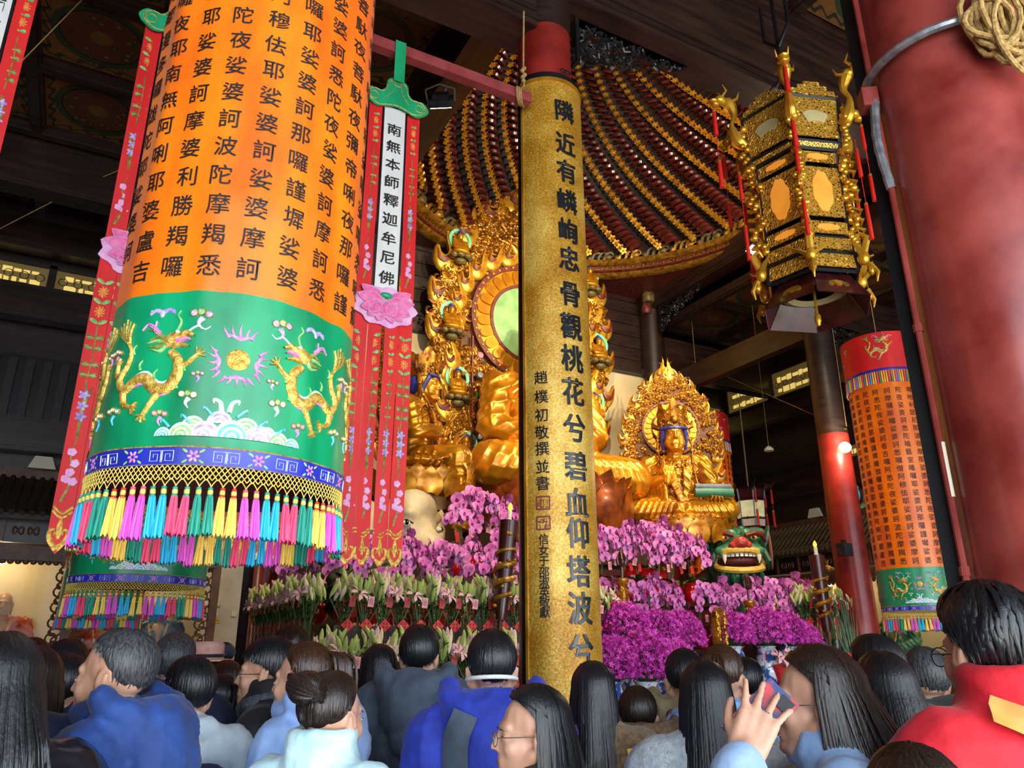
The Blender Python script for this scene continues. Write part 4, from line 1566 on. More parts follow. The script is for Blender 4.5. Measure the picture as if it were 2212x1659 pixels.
strip_banner('strip banner with white invocation panel, fully visible beside the gold column', 1.63, 5.72, 1)
strip_banner('strip banner half hidden by the left side of the large orange banner', 0.02, 5.72, 2, 0.04)
strip_banner('strip banner whose pointed tails show beneath the large banner tassels', 0.83, 5.72, 3)
strip_banner('strip banner cut off by the upper left corner', -1.04, 5.72, 4)
# ------------------------------------------------------------------ figures: heads and hands shared by statues and people


def head_parts(b, s=1.0, o=(0, 0, 0), long_ears=False, R=None):
    """human head facing -Y, chin at o, 0.235 high at s = 1"""
    O = Vector(o)
    tr = (lambda p: O + (R @ (Vector(p) * s) if R else Vector(p) * s))
    e = lambda c, r, rot=None: b.ell(tr(c), tuple(x * s for x in r), 16, 12, R=(R @ rot if (R and rot) else (rot or R)))
    c = lambda p, q, a, d: b.cap(tr(p), tr(q), a * s, d * s, 16, 4)
    e((0, .018, .148), (.076, .096, .09))
    e((0, -.026, .088), (.064, .066, .086))
    e((0, -.034, .055), (.05, .05, .05))
    e((0, -.074, .02), (.025, .021, .018))
    for k in (-1, 1):
        c((k * .06, .0, .07), (k * .022, -.064, .017), .021, .017)
        e((k * .036, -.055, .088), (.025, .027, .03))
        e((k * .031, -.0735, .115), (.016, .0115, .01))
        e((k * .0095, -.093, .083), (.0075, .0085, .0065))
        rot = Matrix.Rotation(k * 0.25, 3, 'Z')
        if long_ears:
            c((k * .078, .012, .13), (k * .074, .01, .02), .016, .012)
        else:
            e((k * .08, .014, .106), (.009, .02, .034), rot)
            c((k * .086, .03, .13), (k * .082, .012, .075), .007, .006)
    e((0, -.066, .142), (.05, .024, .022))
    c((0, -.084, .132), (0, -.104, .094), .0075, .0095)
    e((0, -.106, .089), (.0105, .0095, .0085))
    e((0, -.076, .058), (.03, .018, .03))
    c((-.018, -.087, .053), (.018, -.087, .053), .006, .006)
    c((-.015, -.0855, .042), (.015, -.0855, .042), .0066, .0066)
    c((0, .022, .05), (0, .032, -.07), .05, .055)
    if long_ears:
        for k in (-1, 1):
            e((k * .03, -.044, .066), (.038, .034, .045))
        e((0, -.055, .03), (.032, .03, .026))


def hand_parts(b, M, s=1.0, curl=0.2, mirror=1, thumb=0.9, spread=0.06, curls=None):
    """hand: wrist at origin, fingers along +Z, palm faces -Y, thumb on +X*mirror"""
    P = lambda p: M @ (Vector((p[0] * mirror, p[1], p[2])) * s)
    b.cap(P((0, 0, -.03)), P((0, 0, .015)), .026 * s, .028 * s)
    for x in (-.031, -.0105, .0115, .032):
        b.cap(P((x * .75, 0, .01)), P((x, 0, .082)), .0145 * s, .0115 * s)
    for k, (x, L) in enumerate(((.033, .068), (.0115, .078), (-.0105, .072), (-.032, .056))):
        cu = curls[k] if curls else curl
        p = Vector((x, 0, .09))
        an = cu * .6
        for seg, r0, r1 in ((.46, .0088, .0084), (.3, .0084, .0078), (.24, .0078, .0068)):
            q = p + Vector((x * .55 * seg, -math.sin(an) * L * seg, math.cos(an) * L * seg))
            b.cap(P(p), P(q), r0 * s, r1 * s, 8, 3)
            p = q
            an += cu * .8
    p = Vector((.026, -.006, .022))
    for d, r0, r1 in ((Vector((.55 * thumb, -.25, .75)) * .046, .0135, .011), (Vector((.28 * thumb, -.4, .85)) * .034, .011, .0095), (Vector((.1, -.45, .88)) * .026, .0095, .008)):
        b.cap(P(p), P(p + d), r0 * s, r1 * s, 8, 3)
        p = p + d


def drape(mb, amp):
    """long parallel robe folds"""
    me = mb.mesh('w', None, 'full')
    n = len(me.vertices)
    nr = np.empty(n * 3)
    me.vertices.foreach_get('normal', nr)
    nr = nr.reshape(-1, 3)
    bpy.data.meshes.remove(me)
    v = np.array(mb.v)
    x, y, z = v[:, 0], v[:, 1], v[:, 2]
    up = np.clip((z - .38) / .12, 0, 1)
    # torso and sleeves: diagonal swathes; lap: arcs sweeping round the knees
    pt = (z * .85 + np.abs(x) * .75 + .25 * x + .35 * y) / .15 + .35 * np.sin(4 * x + 3 * z)
    pl = (np.hypot(np.abs(x) - .1, (y + .75) * 1.2) + z * .5) / .115 + .3 * np.sin(5 * x + 2 * y)
    f = lambda p: (1 - np.abs(np.sin(np.pi * p))) ** 1.4
    d = up * f(pt) + (1 - up) * f(pl)
    mod = .55 + .45 * np.sin(3.1 * x + 2.3 * z + 1.1 * y) ** 2
    chest = np.exp(-((x / .22) ** 2 + ((z - 1.05) / .28) ** 2)) * (y < 0)
    v = v + nr * (amp * (d * mod - .25) * (1 - .85 * chest))[:, None]
    mb.v = [tuple(p) for p in v]
    return mb


def seated(kind, s=1.0):
    """robed seated figure, facing -Y, seat at z = 0"""
    b = MB()
    b.ell((0, .08, .62), (.43, .33, .62), 16, 12)
    b.ell((0, .02, 1.0), (.44, .29, .32), 16, 12)
    b.cap((-.4, .05, 1.2), (.4, .05, 1.2), .17, .17)
    b.cap((0, .03, 1.2), (0, .0, 1.55), .16, .13)
    b.ell((0, -.15, .14), (.86, .55, .2), 18, 8)
    for k in (-1, 1):
        b.cap((k * .52, .05, 1.17), (k * .63, -.06, .72), .185, .17)
    pend = kind == 'pendant'
    for k in (-1, 1):
        if pend and k == -1:
            b.cap((k * .22, -.1, .25), (k * .4, -.75, .22), .3, .24)
            b.cap((k * .4, -.78, .2), (k * .3, -.72, -.75), .24, .13)
            b.ell((k * .3, -.9, -.9), (.12, .26, .09), 12, 8)
        else:
            b.cap((k * .2, -.1, .25), (k * .82, -.42, .2), .31, .24)
            b.cap((k * .8, -.48, .18), (-k * .1, -.66, .16), .21, .15)
    if kind == 'mudra':
        b.cap((-.63, -.08, .7), (-.26, -.44, .8), .17, .1)
        b.cap((.63, -.08, .7), (.56, -.52, .44), .17, .11)
        for t in np.linspace(0, 1, 7):     # hanging sleeve
            x = -.62 + .34 * t
            b.cap((x, -.12 - .32 * t, .74), (x + .02, -.2 - .3 * t, .2), .055, .05)
        for t in np.linspace(0, 1, 5):
            b.cap((.6 - .1 * t, -.25 - .2 * t, .55), (.62 - .1 * t, -.35 - .2 * t, .25), .06, .05)
    elif kind == 'pendant':
        b.cap((-.63, -.08, .7), (-.3, -.5, .72), .17, .1)
        b.cap((.63, -.08, .7), (.25, -.52, .62), .17, .1)
    else:
        b.cap((-.63, -.06, .7), (-.12, -.5, .42), .17, .11)
        b.cap((.63, -.06, .7), (.12, -.5, .42), .17, .11)
        b.ell((0, -.56, .4), (.2, .14, .07), 12, 8)
    # robe folds
    F = []
    for i in range(4):
        t = i * .07
        F.append(([(-.34 + t, -.14, 1.28), (-.24 + t * .8, -.3, 1.0), (-.12 + t * .5, -.335, .66), (.0 + t * .3, -.36, .36)], .03))
        F.append(([(.34 - t, -.14, 1.28), (.26 - t * .7, -.3, 1.0), (.2 - t * .5, -.33, .66), (.12 - t * .3, -.36, .4)], .03))
    for k in (-1, 1):
        for i in range(4):
            F.append(([(k * (.15 + .1 * i), -.36 - .05 * i, .36), (k * (.42 + .08 * i), -.62 - .01 * i, .3 - .03 * i), (k * (.72 + .05 * i), -.64 + .06 * i, .16 - .02 * i)], .03))
            F.append(([(k * (.5 + .035 * i), -.1 + .05 * i, 1.2 - .03 * i), (k * (.68 + .02 * i), -.16 + .05 * i, .95), (k * (.72 - .03 * i), -.22 + .06 * i, .66)], .025))
    if pend:
        for i in range(6):
            x = -.58 + .07 * i
            F.append(([(x, -.93 + .02 * abs(i - 3), .2), (x + .02, -.97, -.1), (x + .06, -.9, -.45), (x + .09, -.86, -.72)], .03))
    for i in range(5):
        F.append(([(-.75 + .1 * i, -.55 - .05 * i, .02), (-.2 + .05 * i, -.78, .03), (.3 + .06 * i, -.72, .02), (.8, -.5 + .02 * i, .02)], .03))
    for P, r in F:
        sp = [Vector(p) for p in spline(P, 5)]
        b.tube(sp, [r * (1 - .4 * abs(2 * i / (len(sp) - 1) - 1)) for i in range(len(sp))], 8)
    m = remesh(b, .018, 2)
    return drape(m, .03)


_hd = MB()
head_parts(_hd, 2.35, (0, -.06, 1.36), True)
STHEAD = remesh(_hd, .011, 3, .5)
M_bluehair = mat('blue_painted_hair', '#1c2466', '#2c389a', rough=0.4, scale=20)
M_mint = mat('mint_paint', '#57b088', '#7fd0a4', rough=0.5, scale=8)
M_greend = mat('pale_green_disc', '#6f9a5c', '#8fb877', rough=0.4, scale=3)
M_copper = mat('copper_lotus_petal', '#5a2408', '#a0501a', rough=0.34, metal=0.55, scale=3, coat=.2)
M_darkred = mat('dark_red_paint', '#4c130c', '#74281a', rough=0.5, scale=10)
M_gem = [mat('pink_gem', '#c86a74', None, rough=.4), mat('grey_gem', '#5c6670', None, rough=.4), mat('green_gem', '#2f8a58', None, rough=.4)]


def face_lines(parent, m=M_darkred):
    z0, s = 1.36, 2.35
    q = lambda x, y, z: (x * s, -.06 + y * s, z0 + z * s)
    b = MB()
    for k in (-1, 1):
        b.tube([q(k * .016, -.0915, .1165), q(k * .031, -.0935, .1125), q(k * .047, -.086, .1175)], [.003, .006, .002], 5)
        b.tube([q(k * .012, -.0965, .136), q(k * .03, -.0965, .142), q(k * .05, -.084, .136)], [.003, .006, .002], 5)
    o = obj('eyelids_and_brows', b, m, parent)
    b = MB().tube([q(-.019, -.0955, .0445), q(0, -.0975, .0455), q(.019, -.0955, .0445)], [.002, .005, .002], 5)
    obj('lip_line', b, M_domered, parent)
    obj('forehead_jewel', MB().ell(q(0, -.0955, .152), .012, 8, 6), M_domered, parent)


def crown(parent, loc=None, sc=None):
    z0, s = 1.36, 2.35
    b = MB()
    n = 26
    vs, fs = [], []
    for j in range(5):
        t = j / 4
        for i in range(n + 1):
            a = -PI / 2 - 2.2 + 4.4 * i / n
            peak = .3 + .16 * math.cos((a + PI / 2) * 3) ** 2 * (1.3 - abs(a + PI / 2) * .35)
            r = .205 + .05 * t + .012 * math.sin(i * 2.2) * (t > 0)
            vs.append((r * math.cos(a) * .95, -.01 + r * math.sin(a) * 1.16, z0 + .36 + peak * t))
    for j in range(4):
        for i in range(n):
            fs.append((j * (n + 1) + i, j * (n + 1) + i + 1, (j + 1) * (n + 1) + i + 1, (j + 1) * (n + 1) + i))
    b.add(vs, fs)
    rr = random.Random(4)
    for _ in range(46):
        a = -PI / 2 + rr.uniform(-1.9, 1.9)
        t = rr.uniform(.1, .8)
        r = .215 + .05 * t
        c = Vector((r * math.cos(a) * .95, -.01 + r * math.sin(a) * 1.16, z0 + .38 + .3 * t))
        b.tube([c + Vector((.028 * math.cos(w) * math.sin(-a) * (1 - w / 9), .028 * math.cos(w) * math.cos(a) * (1 - w / 9) * .4, .028 * math.sin(w) * (1 - w / 9))) for w in np.linspace(0, 6, 9)], .011, 5)
    b.ell((0, -.3, z0 + .5), (.06, .03, .06), 10, 8)
    for k in (-1, 1):
        b.tube([(k * .2, -.02, z0 + .42), (k * .3, .0, z0 + .46), (k * .32, 0, z0 + .56)], [.05, .04, .005], 6)
    obj('crown', b, M_goldc, parent, True, loc, None, sc)
    hb = MB()
    hb.ell((0, .06, z0 + .53), (.2, .22, .2), 16, 10)
    for i in range(14):
        a = i * 2 * PI / 14
        hb.tube([(.06 * math.cos(a), .06 + .06 * math.sin(a), z0 + .735), (.17 * math.cos(a), .06 + .18 * math.sin(a), z0 + .66), (.205 * math.cos(a), .06 + .225 * math.sin(a), z0 + .53)], .022, 5)
    hb.ell((0, .05, z0 + .33), (.188, .24, .24), 16, 10)
    hb.tube([(x, -.265 + abs(x) * abs(x) * 2.4, z0 + .375) for x in np.linspace(-.2, .2, 11)], .028, 6)
    for k in (-1, 1):
        hb.tube([(k * .17, -.17, z0 + .35), (k * .19, -.1, z0 + .2), (k * .17, -.06, z0 + .05)], [.035, .03, .02], 6)
    obj('blue_hair', hb, M_bluehair, parent, True, loc, None, sc)
    rb = MB()
    for k in (-1, 1):
        sp = spline([(k * .22, -.02, z0 + .4), (k * .27, -.08, z0 + .1), (k * .24, -.25, z0 - .25), (k * .28, -.3, z0 - .55)], 5)
        rb.tube([Vector(p) for p in sp], .028, 6, flat=.5)
        for q in range(3, len(sp), 3):
            rb.ell(sp[q], .036, 6, 5)
    obj('crown_ribbon', rb, M_goldc, parent, True, loc, None, sc)


def necklace(parent, sc=None):
    b = MB()
    for r, z in ((.24, 1.3), (.3, 1.22)):
        pts = [(r * math.sin(a), -.06 - .26 * math.cos(a), z - .14 * math.cos(a)) for a in np.linspace(-1.3, 1.3, 19)]
        b.tube(pts, .014, 6)
    for a in np.linspace(-.9, .9, 7):
        b.ell((.3 * math.sin(a), -.085 - .26 * math.cos(a), 1.2 - .14 * math.cos(a)), (.03, .02, .04), 8, 6)
    obj('necklace', b, M_goldc, parent, True, None, None, sc)


# ------------------------------------------------------------------ flaming halos
_fl = MB()


def flame_mb():
    b = MB()
    L = [(0, 0), (-.16, .1), (-.22, .3), (-.16, .52), (-.02, .74), (.12, .98), (.17, 1.2)]
    Rr = [(.17, 1.2), (.2, .95), (.13, .72), (.08, .55), (.14, .42), (.28, .45), (.36, .62), (.4, .4), (.36, .2), (.22, .04), (0, 0)]
    pl = [tuple(p) for p in spline(L, 3)[:-1]] + [tuple(p) for p in spline(Rr, 3)[:-1]]
    n = len(pl)
    ins = [(p[0] * .82 + .02, p[1] * .86 + .05) for p in pl]
    vs = [(x, 0.04, z) for x, z in pl] + [(x, -.02, z) for x, z in pl] + [(x, -.07, z) for x, z in ins]
    fs = [tuple(range(n))]
    for i in range(n):
        j = (i + 1) % n
        fs.append((i, n + i, n + j, j))
        fs.append((n + i, 2 * n + i, 2 * n + j, n + j))
    fs.append(tuple(2 * n + i for i in reversed(range(n))))
    b.add(vs, fs)
    return b


FLAME = flame_mb().mesh('flame', M_goldb, 60)
_fa = MB()
for q in range(2):
    _fa.tube([Vector((p[0], -.085, p[1])) for p in spline([(.06, .42 - q * .06), (.15, .3 - q * .05), (.28, .32 - q * .04), (.34, .5)], 4)], [.03, .035, .04, .04, .04, .04, .035, .03, .03, .025, .02, .015, .008], 5)
FACC = _fa.mesh('flame_accent_line', M_darkred)  # dark red-brown accent curve painted inside each flame


def scroll_mb():
    b = MB()
    for (x, z, r) in ((0, 0, .13), (-.13, -.05, .1), (.13, -.04, .1), (.0, -.12, .09)):
        b.ell((x, 0, z), (r, .07, r), 10, 8)
    for (x, z, r, f) in ((0, .0, .1, 1), (-.13, -.05, .075, -1), (.13, -.04, .075, 1)):
        b.tube([(x + f * r * (1 - t * .85) * math.cos(t * 7.5), -.065 - .02 * t, z + r * (1 - t * .85) * math.sin(t * 7.5)) for t in np.linspace(0, 1, 13)], .018, 5)
    b.tube([Vector(p) for p in spline([(.1, -.03, -.08), (.22, -.03, -.16), (.3, -.02, -.08), (.26, -.02, -.02)], 3)], [.04 - .003 * i for i in range(10)], 5)
    return b


SCROLL = scroll_mb().mesh('cloud_scroll', M_goldc)


def halo(parent, hw, zc, sc, nfl, Rring, discm, seed, nscroll, smin=None, inner=True, gems=True):
    """hw: list of (z, half width) of the flame tips, zc: disc centre"""
    r = random.Random(seed)
    zs = [p[0] for p in hw]
    ws = [p[1] for p in hw]
    W = lambda z: float(np.interp(z, zs, ws))
    edge = .62 * sc
    out = [(W(z) - edge * .75, z) for z in np.linspace(zs[0], zs[-1], 26)]
    out = [(max(.02, x), z) for x, z in out]
    poly = out + [(-x, z) for x, z in reversed(out)]
    b = MB().prism([(x, z) for x, z in poly], .1, rotM(PI / 2, 0, 0, (0, .1, 0)))
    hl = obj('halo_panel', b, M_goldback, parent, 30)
    # flames along both edges
    L, pts = 0, []
    dense = [(W(z), z) for z in np.linspace(zs[0], zs[-1], 400)]
    acc = [0]
    for i in range(1, 400):
        acc.append(acc[-1] + math.hypot(dense[i][0] - dense[i - 1][0], dense[i][1] - dense[i - 1][1]))
    for k in (-1, 1):
        for q in range(nfl):
            d = acc[-1] * (q + .1) / nfl
            i = int(np.searchsorted(acc, d))
            i = min(max(i, 1), 398)
            x, z = dense[i]
            tx, tz = dense[i + 1][0] - dense[i - 1][0], dense[i + 1][1] - dense[i - 1][1]
            ang = math.atan2(-tx, tz) * .8
            f = link('flame', FLAME, hl, (k * (x - edge * .9), 0, z - .25 * sc), (0, -k * ang - k * .12 * 0, 0), (k * sc, sc, sc * r.uniform(.95, 1.1)))
            link('flame_accent_line', FACC, f)
    t = link('flame', FLAME, hl, (-.1 * sc, 0, zs[-1] - .75 * sc), (0, -.15, 0), (sc, sc, sc * 1.1))
    link('flame_accent_line', FACC, t)
    t = link('flame', FLAME, hl, (.1 * sc, -.02, zs[-1] - .8 * sc), (0, .15, 0), (-sc, sc, sc * 1.1))
    # cloud scrolls
    n = 0
    for _ in range(4000):
        if n >= nscroll:
            break
        z = r.uniform(zs[0] + .1 * sc, zs[-1] - .5 * sc)
        w = W(z) - .42 * sc
        x = r.uniform(-w, w)
        if w <= 0 or math.hypot(x, z - zc) < Rring + .1 * sc:
            continue
        if smin and abs(x) < smin(z):
            continue
        s = sc * r.uniform(.75, 1.15)
        link('cloud_scroll', SCROLL, hl, (x, -.01 + r.uniform(-.02, .03), z), (0, r.uniform(-.9, .9), 0), (s * r.choice((-1, 1)), s, s))
        n += 1
    # rings around the disc
    def ring(r0, r1, y0, y1, m, nm, seg=64):
        b = MB().lathe([(r0, y0), (r0, y1), (r1, y1), (r1, y0)], seg, rotM(PI / 2, 0, 0, (0, 0, zc)), caps=False)
        return obj(nm, b, m, hl, 35)
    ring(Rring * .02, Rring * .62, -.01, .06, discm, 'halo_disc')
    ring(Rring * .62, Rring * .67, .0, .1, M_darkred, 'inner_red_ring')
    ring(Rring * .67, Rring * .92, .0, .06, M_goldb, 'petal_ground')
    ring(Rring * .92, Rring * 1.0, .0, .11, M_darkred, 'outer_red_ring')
    pb = MB()
    P = [(-.36, 0), (-.42, .5), (-.3, .85), (0, 1.0), (.3, .85), (.42, .5), (.36, 0)]
    w = 2 * PI * Rring * .8 / 26
    pb.prism([(x * w, z * Rring * .22) for x, z in [tuple(p) for p in spline(P, 2)]], .06, rotM(PI / 2, 0, 0))
    pm = pb.mesh('halo_petal', M_gold, 40)
    bm_ = MB().ell((0, 0, 0), .026 * sc * 1.2, 8, 6).mesh('bead', M_goldb)
    for i in range(26):
        a = 2 * PI * i / 26
        link('halo_petal', pm, hl, (Rring * .685 * math.sin(a), -.05, zc + Rring * .685 * math.cos(a)), (0, a, 0))
    for i in range(44):
        a = 2 * PI * i / 44
        link('bead', bm_, hl, (Rring * .96 * math.sin(a), -.12, zc + Rring * .96 * math.cos(a)))
    if inner:
        for k in (-1, 1):
            for q in range(9):
                a = .1 + q * .27
                if q > 6:
                    x, z = Rring + .32 * sc, zc - (q - 5.2) * .75 * sc
                    an = -.05
                else:
                    x, z = (Rring + .22 * sc) * math.sin(a), zc + (Rring + .22 * sc) * math.cos(a) - .2 * sc
                    an = -(a - 1.45) * .75
                f = link('flame', FLAME, hl, (k * x, -.06, z), (0, -k * an, 0), (k * sc * .62, sc * .8, sc * .75))
                link('flame_accent_line', FACC, f)
    return hl


def mini_buddha(parent, x, z, s):
    t = link('small_buddha', MINI, parent, (x, -.14, z), None, s)
    link('small_nimbus', MININ, t)
    link('small_pedestal', MINIP, t)
    link('small_hair', MINIH, t)


_mb = MB()
_mb.ell((0, 0, .22), (.13, .1, .2), 10, 8).ell((0, -.05, .06), (.22, .15, .07), 12, 6).ell((0, -.01, .47), (.072, .08, .095), 10, 8)
_mb.cap((-.13, 0, .34), (-.16, -.05, .18), .05, .045).cap((.13, 0, .34), (.16, -.05, .18), .05, .045).cap((-.15, -.07, .16), (0, -.14, .14), .04, .03).cap((.15, -.07, .16), (0, -.14, .14), .04, .03)
MINI = remesh(_mb, .018, 2).mesh('small_buddha', M_gold)
MININ = MB().lathe([(.2, .0), (.2, .04), (.27, .04), (.27, 0)], 24, rotM(PI / 2, 0, 0, (0.02, .08, .42)), caps=False).mesh('small_nimbus', M_mint, 35)
_pd = MB()
for q in range(7):
    a = q * 2 * PI / 7
    _pd.ell((.2 * math.cos(a), -.06 + .1 * math.sin(a), -.05), (.1, .07, .06), 8, 6)
_pd.ell((0, -.05, -.16), (.14, .1, .08), 8, 6)
_pd.ell((0, -.05, -.02), (.26, .15, .04), 10, 6)
MINIP = _pd.mesh('small_pedestal', M_rimgreen)
MINIH = MB().ell((0, .01, .53), (.075, .082, .06), 10, 6).ell((0, .01, .6), (.035, .035, .03), 8, 6).mesh('small_hair', M_bluehair)

def shared(name, me, m, parent, loc=None, rot=None, scale=None):
    """object on shared mesh data with a material of its own"""
    o = link(name, me, parent, loc, rot, scale)
    o.material_slots[0].link = 'OBJECT'
    o.material_slots[0].material = m
    return o


# ------------------------------------------------------------------ great Buddha
BODY = {k: seated(k).mesh('robed_body', M_gold, 60) for k in ('lotus', 'mudra', 'pendant')}
STHEAD = STHEAD.mesh('statue_head', M_gold, 60)
g = thing('great_buddha', 'huge gilded seated Buddha with flaming halo behind the gold board', 'statue', (7.35, 12.25, 4.3))
sB = 1.78
o = shared('robed_body', BODY['lotus'], M_gold, g, scale=sB)
o = shared('head', STHEAD, M_gold, g, scale=sB)
face_lines(o)
hb = MB().ell((0, 0, 1.74), (.19, .24, .2), 16, 10).ell((0, .03, 1.97), (.1, .1, .1), 12, 8)
rr = random.Random(2)
for _ in range(150):
    a, t = rr.uniform(0, 6.28), rr.uniform(.1, 1.45)
    if math.sin(a) < -.5 and t > 1.0:
        continue
    hb.ell((.19 * math.sin(t) * math.cos(a), .24 * math.sin(t) * math.sin(a), 1.74 + .2 * math.cos(t)), .026, 6, 4)
obj('curled_hair', hb, M_bluehair, g, scale=sB)
hw = [(4.55, 1.35), (4.86, 1.65), (5.55, 1.92), (6.26, 2.1), (7.1, 2.25), (8.3, 2.32), (9.3, 2.2), (10.2, 1.75), (10.8, 1.1), (11.35, .35)]
hl = halo(g, [(z - 4.3, w * 1.06) for z, w in hw], 8.13 - 4.3, 1.0, 10, 1.32, M_greend, 11, 270, lambda z: 0.7 if z < 2.4 else 0)
hl.location = (.1, .75, 0)
for x, z in ((-1.62, 9.3), (-1.78, 7.6), (-1.62, 6.25), (-1.42, 4.95), (1.62, 9.3), (1.78, 7.6), (1.62, 6.25), (1.42, 4.95)):
    mini_buddha(hl, x, z - 4.3, .95)
gm = [MB().lathe([(0, .05), (.06, .045), (.075, .02), (.08, 0)], 12, rotM(PI / 2, 0, 0)).mesh('gem_boss', m) for m in M_gem]
for k in (-1, 1):
    for q in range(6):
        link('gem_boss', gm[q % 3], hl, (k * 1.12, -.1, 2.9 - q * .42))
    obj('red_frame_strip', MB().box((k * 1.28, -.08, 1.5), (.03, .06, 3.6)), M_darkred, hl)


def lotus_throne(parent, z0, R, H, npet, rows, m, petal_s):
    P = MB()
    vs, fs = [], []
    n, mm = 8, 6
    for j in range(mm + 1):
        t = j / mm
        w = .5 * math.sin(PI * (0.12 + .88 * t) ** .85) ** .8 if t < 1 else .0
        for i in range(n + 1):
            u = -1 + 2 * i / n
            vs.append((u * w, -(.5 * t - .25 * t * t) - .12 * (1 - u * u) * (1 - t) - (.1 if t == 1 else 0), t * .95 - .12 * u * u * (1 - t)))
    for j in range(mm):
        for i in range(n):
            a = j * (n + 1) + i
            fs.append((a, a + 1, a + n + 2, a + n + 1))
    nv = len(vs)
    P.add(vs, fs)
    P.add([(x, y + .03, z) for x, y, z in vs], [tuple(reversed(f)) for f in fs])
    pm = P.mesh('lotus_petal', m, 50)
    core = MB().lathe([(R * .8, z0), (R * .9, z0 + H * .5), (R, z0 + H * .92), (R * .96, z0 + H)], 40)
    core = obj('lotus_throne', core, m, parent)
    for rw in range(rows):
        for q in range(npet):
            a = 2 * PI * (q + .5 * (rw % 2)) / npet
            rad = R * (.86 + .05 * (rows - rw))
            link('lotus_petal', pm, core, (rad * math.cos(a), rad * math.sin(a), z0 + H * (.02 + .2 * rw)), (-.1 + .12 * rw, 0, a + PI / 2), petal_s * (1 - .06 * rw))
    return core


lotus_throne(g, -.75, 1.5, .8, 14, 3, M_copper, .86)

# ------------------------------------------------------------------ bodhisattvas
br = thing('bodhisattva_statue', 'gilded crowned bodhisattva with scroll and raised hand, right of the Buddha', 'statue', (9.85, 11.35, 3.86), math.radians(-34))
shared('robed_body', BODY['mudra'], M_gold, br)
_hp = 1.24
_h = shared('head', STHEAD, M_gold, br, (0, .02, 1.3 - 1.3 * _hp), None, _hp)
face_lines(_h)
crown(br, (0, .02, 1.3 - 1.3 * _hp), _hp)
necklace(br)
hm = MB()
hand_parts(hm, rotM(0.05, .15, .2, (-.22, -.5, .8)), 2.6, .35, -1, 1.0, curls=(.2, .9, .35, .25))
obj('raised_hand', remesh(hm, .012, 2), M_gold, br, 60)
hm = MB()
hand_parts(hm, rotM(1.9, 0, .3, (.55, -.5, .5)), 2.4, 1.2, 1, .8)
obj('resting_hand', remesh(hm, .012, 2), M_gold, br, 60)
sb = MB().tube([(.22, -.72, .47), (.92, -.62, .47)], .085, 14)
sc_ = obj('scroll', sb, mat('green_scroll', '#1f5a3c', '#2f7a54', rough=.4, scale=5), br)
obj('scroll_upper', MB().tube([(.24, -.7, .58), (.9, -.6, .58)], .06, 14), mat('blue_grey_scroll', '#4a5a66', '#6b7c88', rough=.5, scale=5), sc_)
zz = MB()
for q in range(2):
    for i in range(5):
        zz.tube([(.33 + .06 * q, -.29 - .03 * i, 1.1 - .17 * i), (.42 + .06 * q, -.28 - .03 * i, 1.02 - .17 * i), (.33 + .06 * q, -.31 - .03 * i, .93 - .17 * i)], .012, 5)
obj('robe_border', zz, M_darkred, br)
hl2 = halo(br, [(.25, .75), (.7, 1.02), (1.2, 1.12), (1.9, 1.14), (2.5, 1.0), (3.0, .62), (3.35, .16)], 2.0, .46, 9, .58, M_goldb, 21, 230, lambda z: .45 if z < 1.3 else 0, inner=False)
hl2.location = (0, .45, 0)
lotus_throne(br, -.42, .95, .42, 14, 2, M_gold, .42)

bl = thing('bodhisattva_statue', 'gilded crowned bodhisattva with one foot hanging down, left of the Buddha', 'statue', (4.4, 11.1, 4.18), math.radians(54))
shared('robed_body', BODY['pendant'], M_gold, bl, scale=.9)
_h = shared('head', STHEAD, M_gold, bl, (0, .02, 1.17 - 1.3 * 1.1), None, 1.1)
face_lines(_h)
crown(bl, (0, .02, 1.17 - 1.3 * 1.1), 1.1)
necklace(bl, .9)
hm = MB()
hand_parts(hm, rotM(.3, .2, .2, (-.3, -.48, .66)), 2.2, .5, -1, 1.0)
hand_parts(hm, rotM(.4, -.3, 0, (.22, -.5, .55)), 2.2, .8, 1, 1.0)
obj('joined_hands', remesh(hm, .012, 2), M_gold, bl, 60)
hl3 = halo(bl, [(.25, .75), (.7, 1.02), (1.2, 1.12), (1.9, 1.14), (2.5, 1.0), (3.0, .62), (3.35, .16)], 1.85, .46, 9, .58, M_goldb, 22, 180, None, inner=False)
hl3.location = (0, .5, 0)
lotus_throne(bl, -.4, .85, .4, 14, 2, M_gold, .4)

# ------------------------------------------------------------------ elephant and lion mounts
M_eleph = mat('ivory_painted_hide', '#b09c78', '#cdbb98', rough=.6, scale=4, bump=.1)
M_eyew = mat('eye_white', '#d8d4c4', None, rough=.25)
M_eyeb = mat('eye_black', '#100c0a', None, rough=.15)
el = thing('elephant_statue', 'ivory white elephant mount under the left bodhisattva', 'statue', (3.97, 10.75, .25), math.radians(32))
b = MB().ell((0, .9, 2.4), (.85, 1.2, .85), 16, 12).ell((0, -.1, 2.95), (.48, .5, .62), 16, 12).ell((0, -.3, 3.35), (.36, .3, .3), 14, 10)
b.ell((0, -.42, 2.7), (.32, .3, .3), 14, 10)
sp = spline([(0, -.55, 2.75), (0, -.75, 2.3), (.05, -.8, 1.8), (.1, -.7, 1.35)], 5)
for i in range(len(sp) - 1):
    b.cap(sp[i], sp[i + 1], .26 - .009 * i, .25 - .009 * i)
for k in (-1, 1):
    b.ell((k * .3, -.42, 3.22), (.16, .12, .1), 10, 8)
    for y in (.2, 1.6):
        b.cap((k * .5, y, 2.0), (k * .5, y, .2), .34, .28)
obj('body', remesh(b, .045, 4, .6), M_eleph, el, 'full')
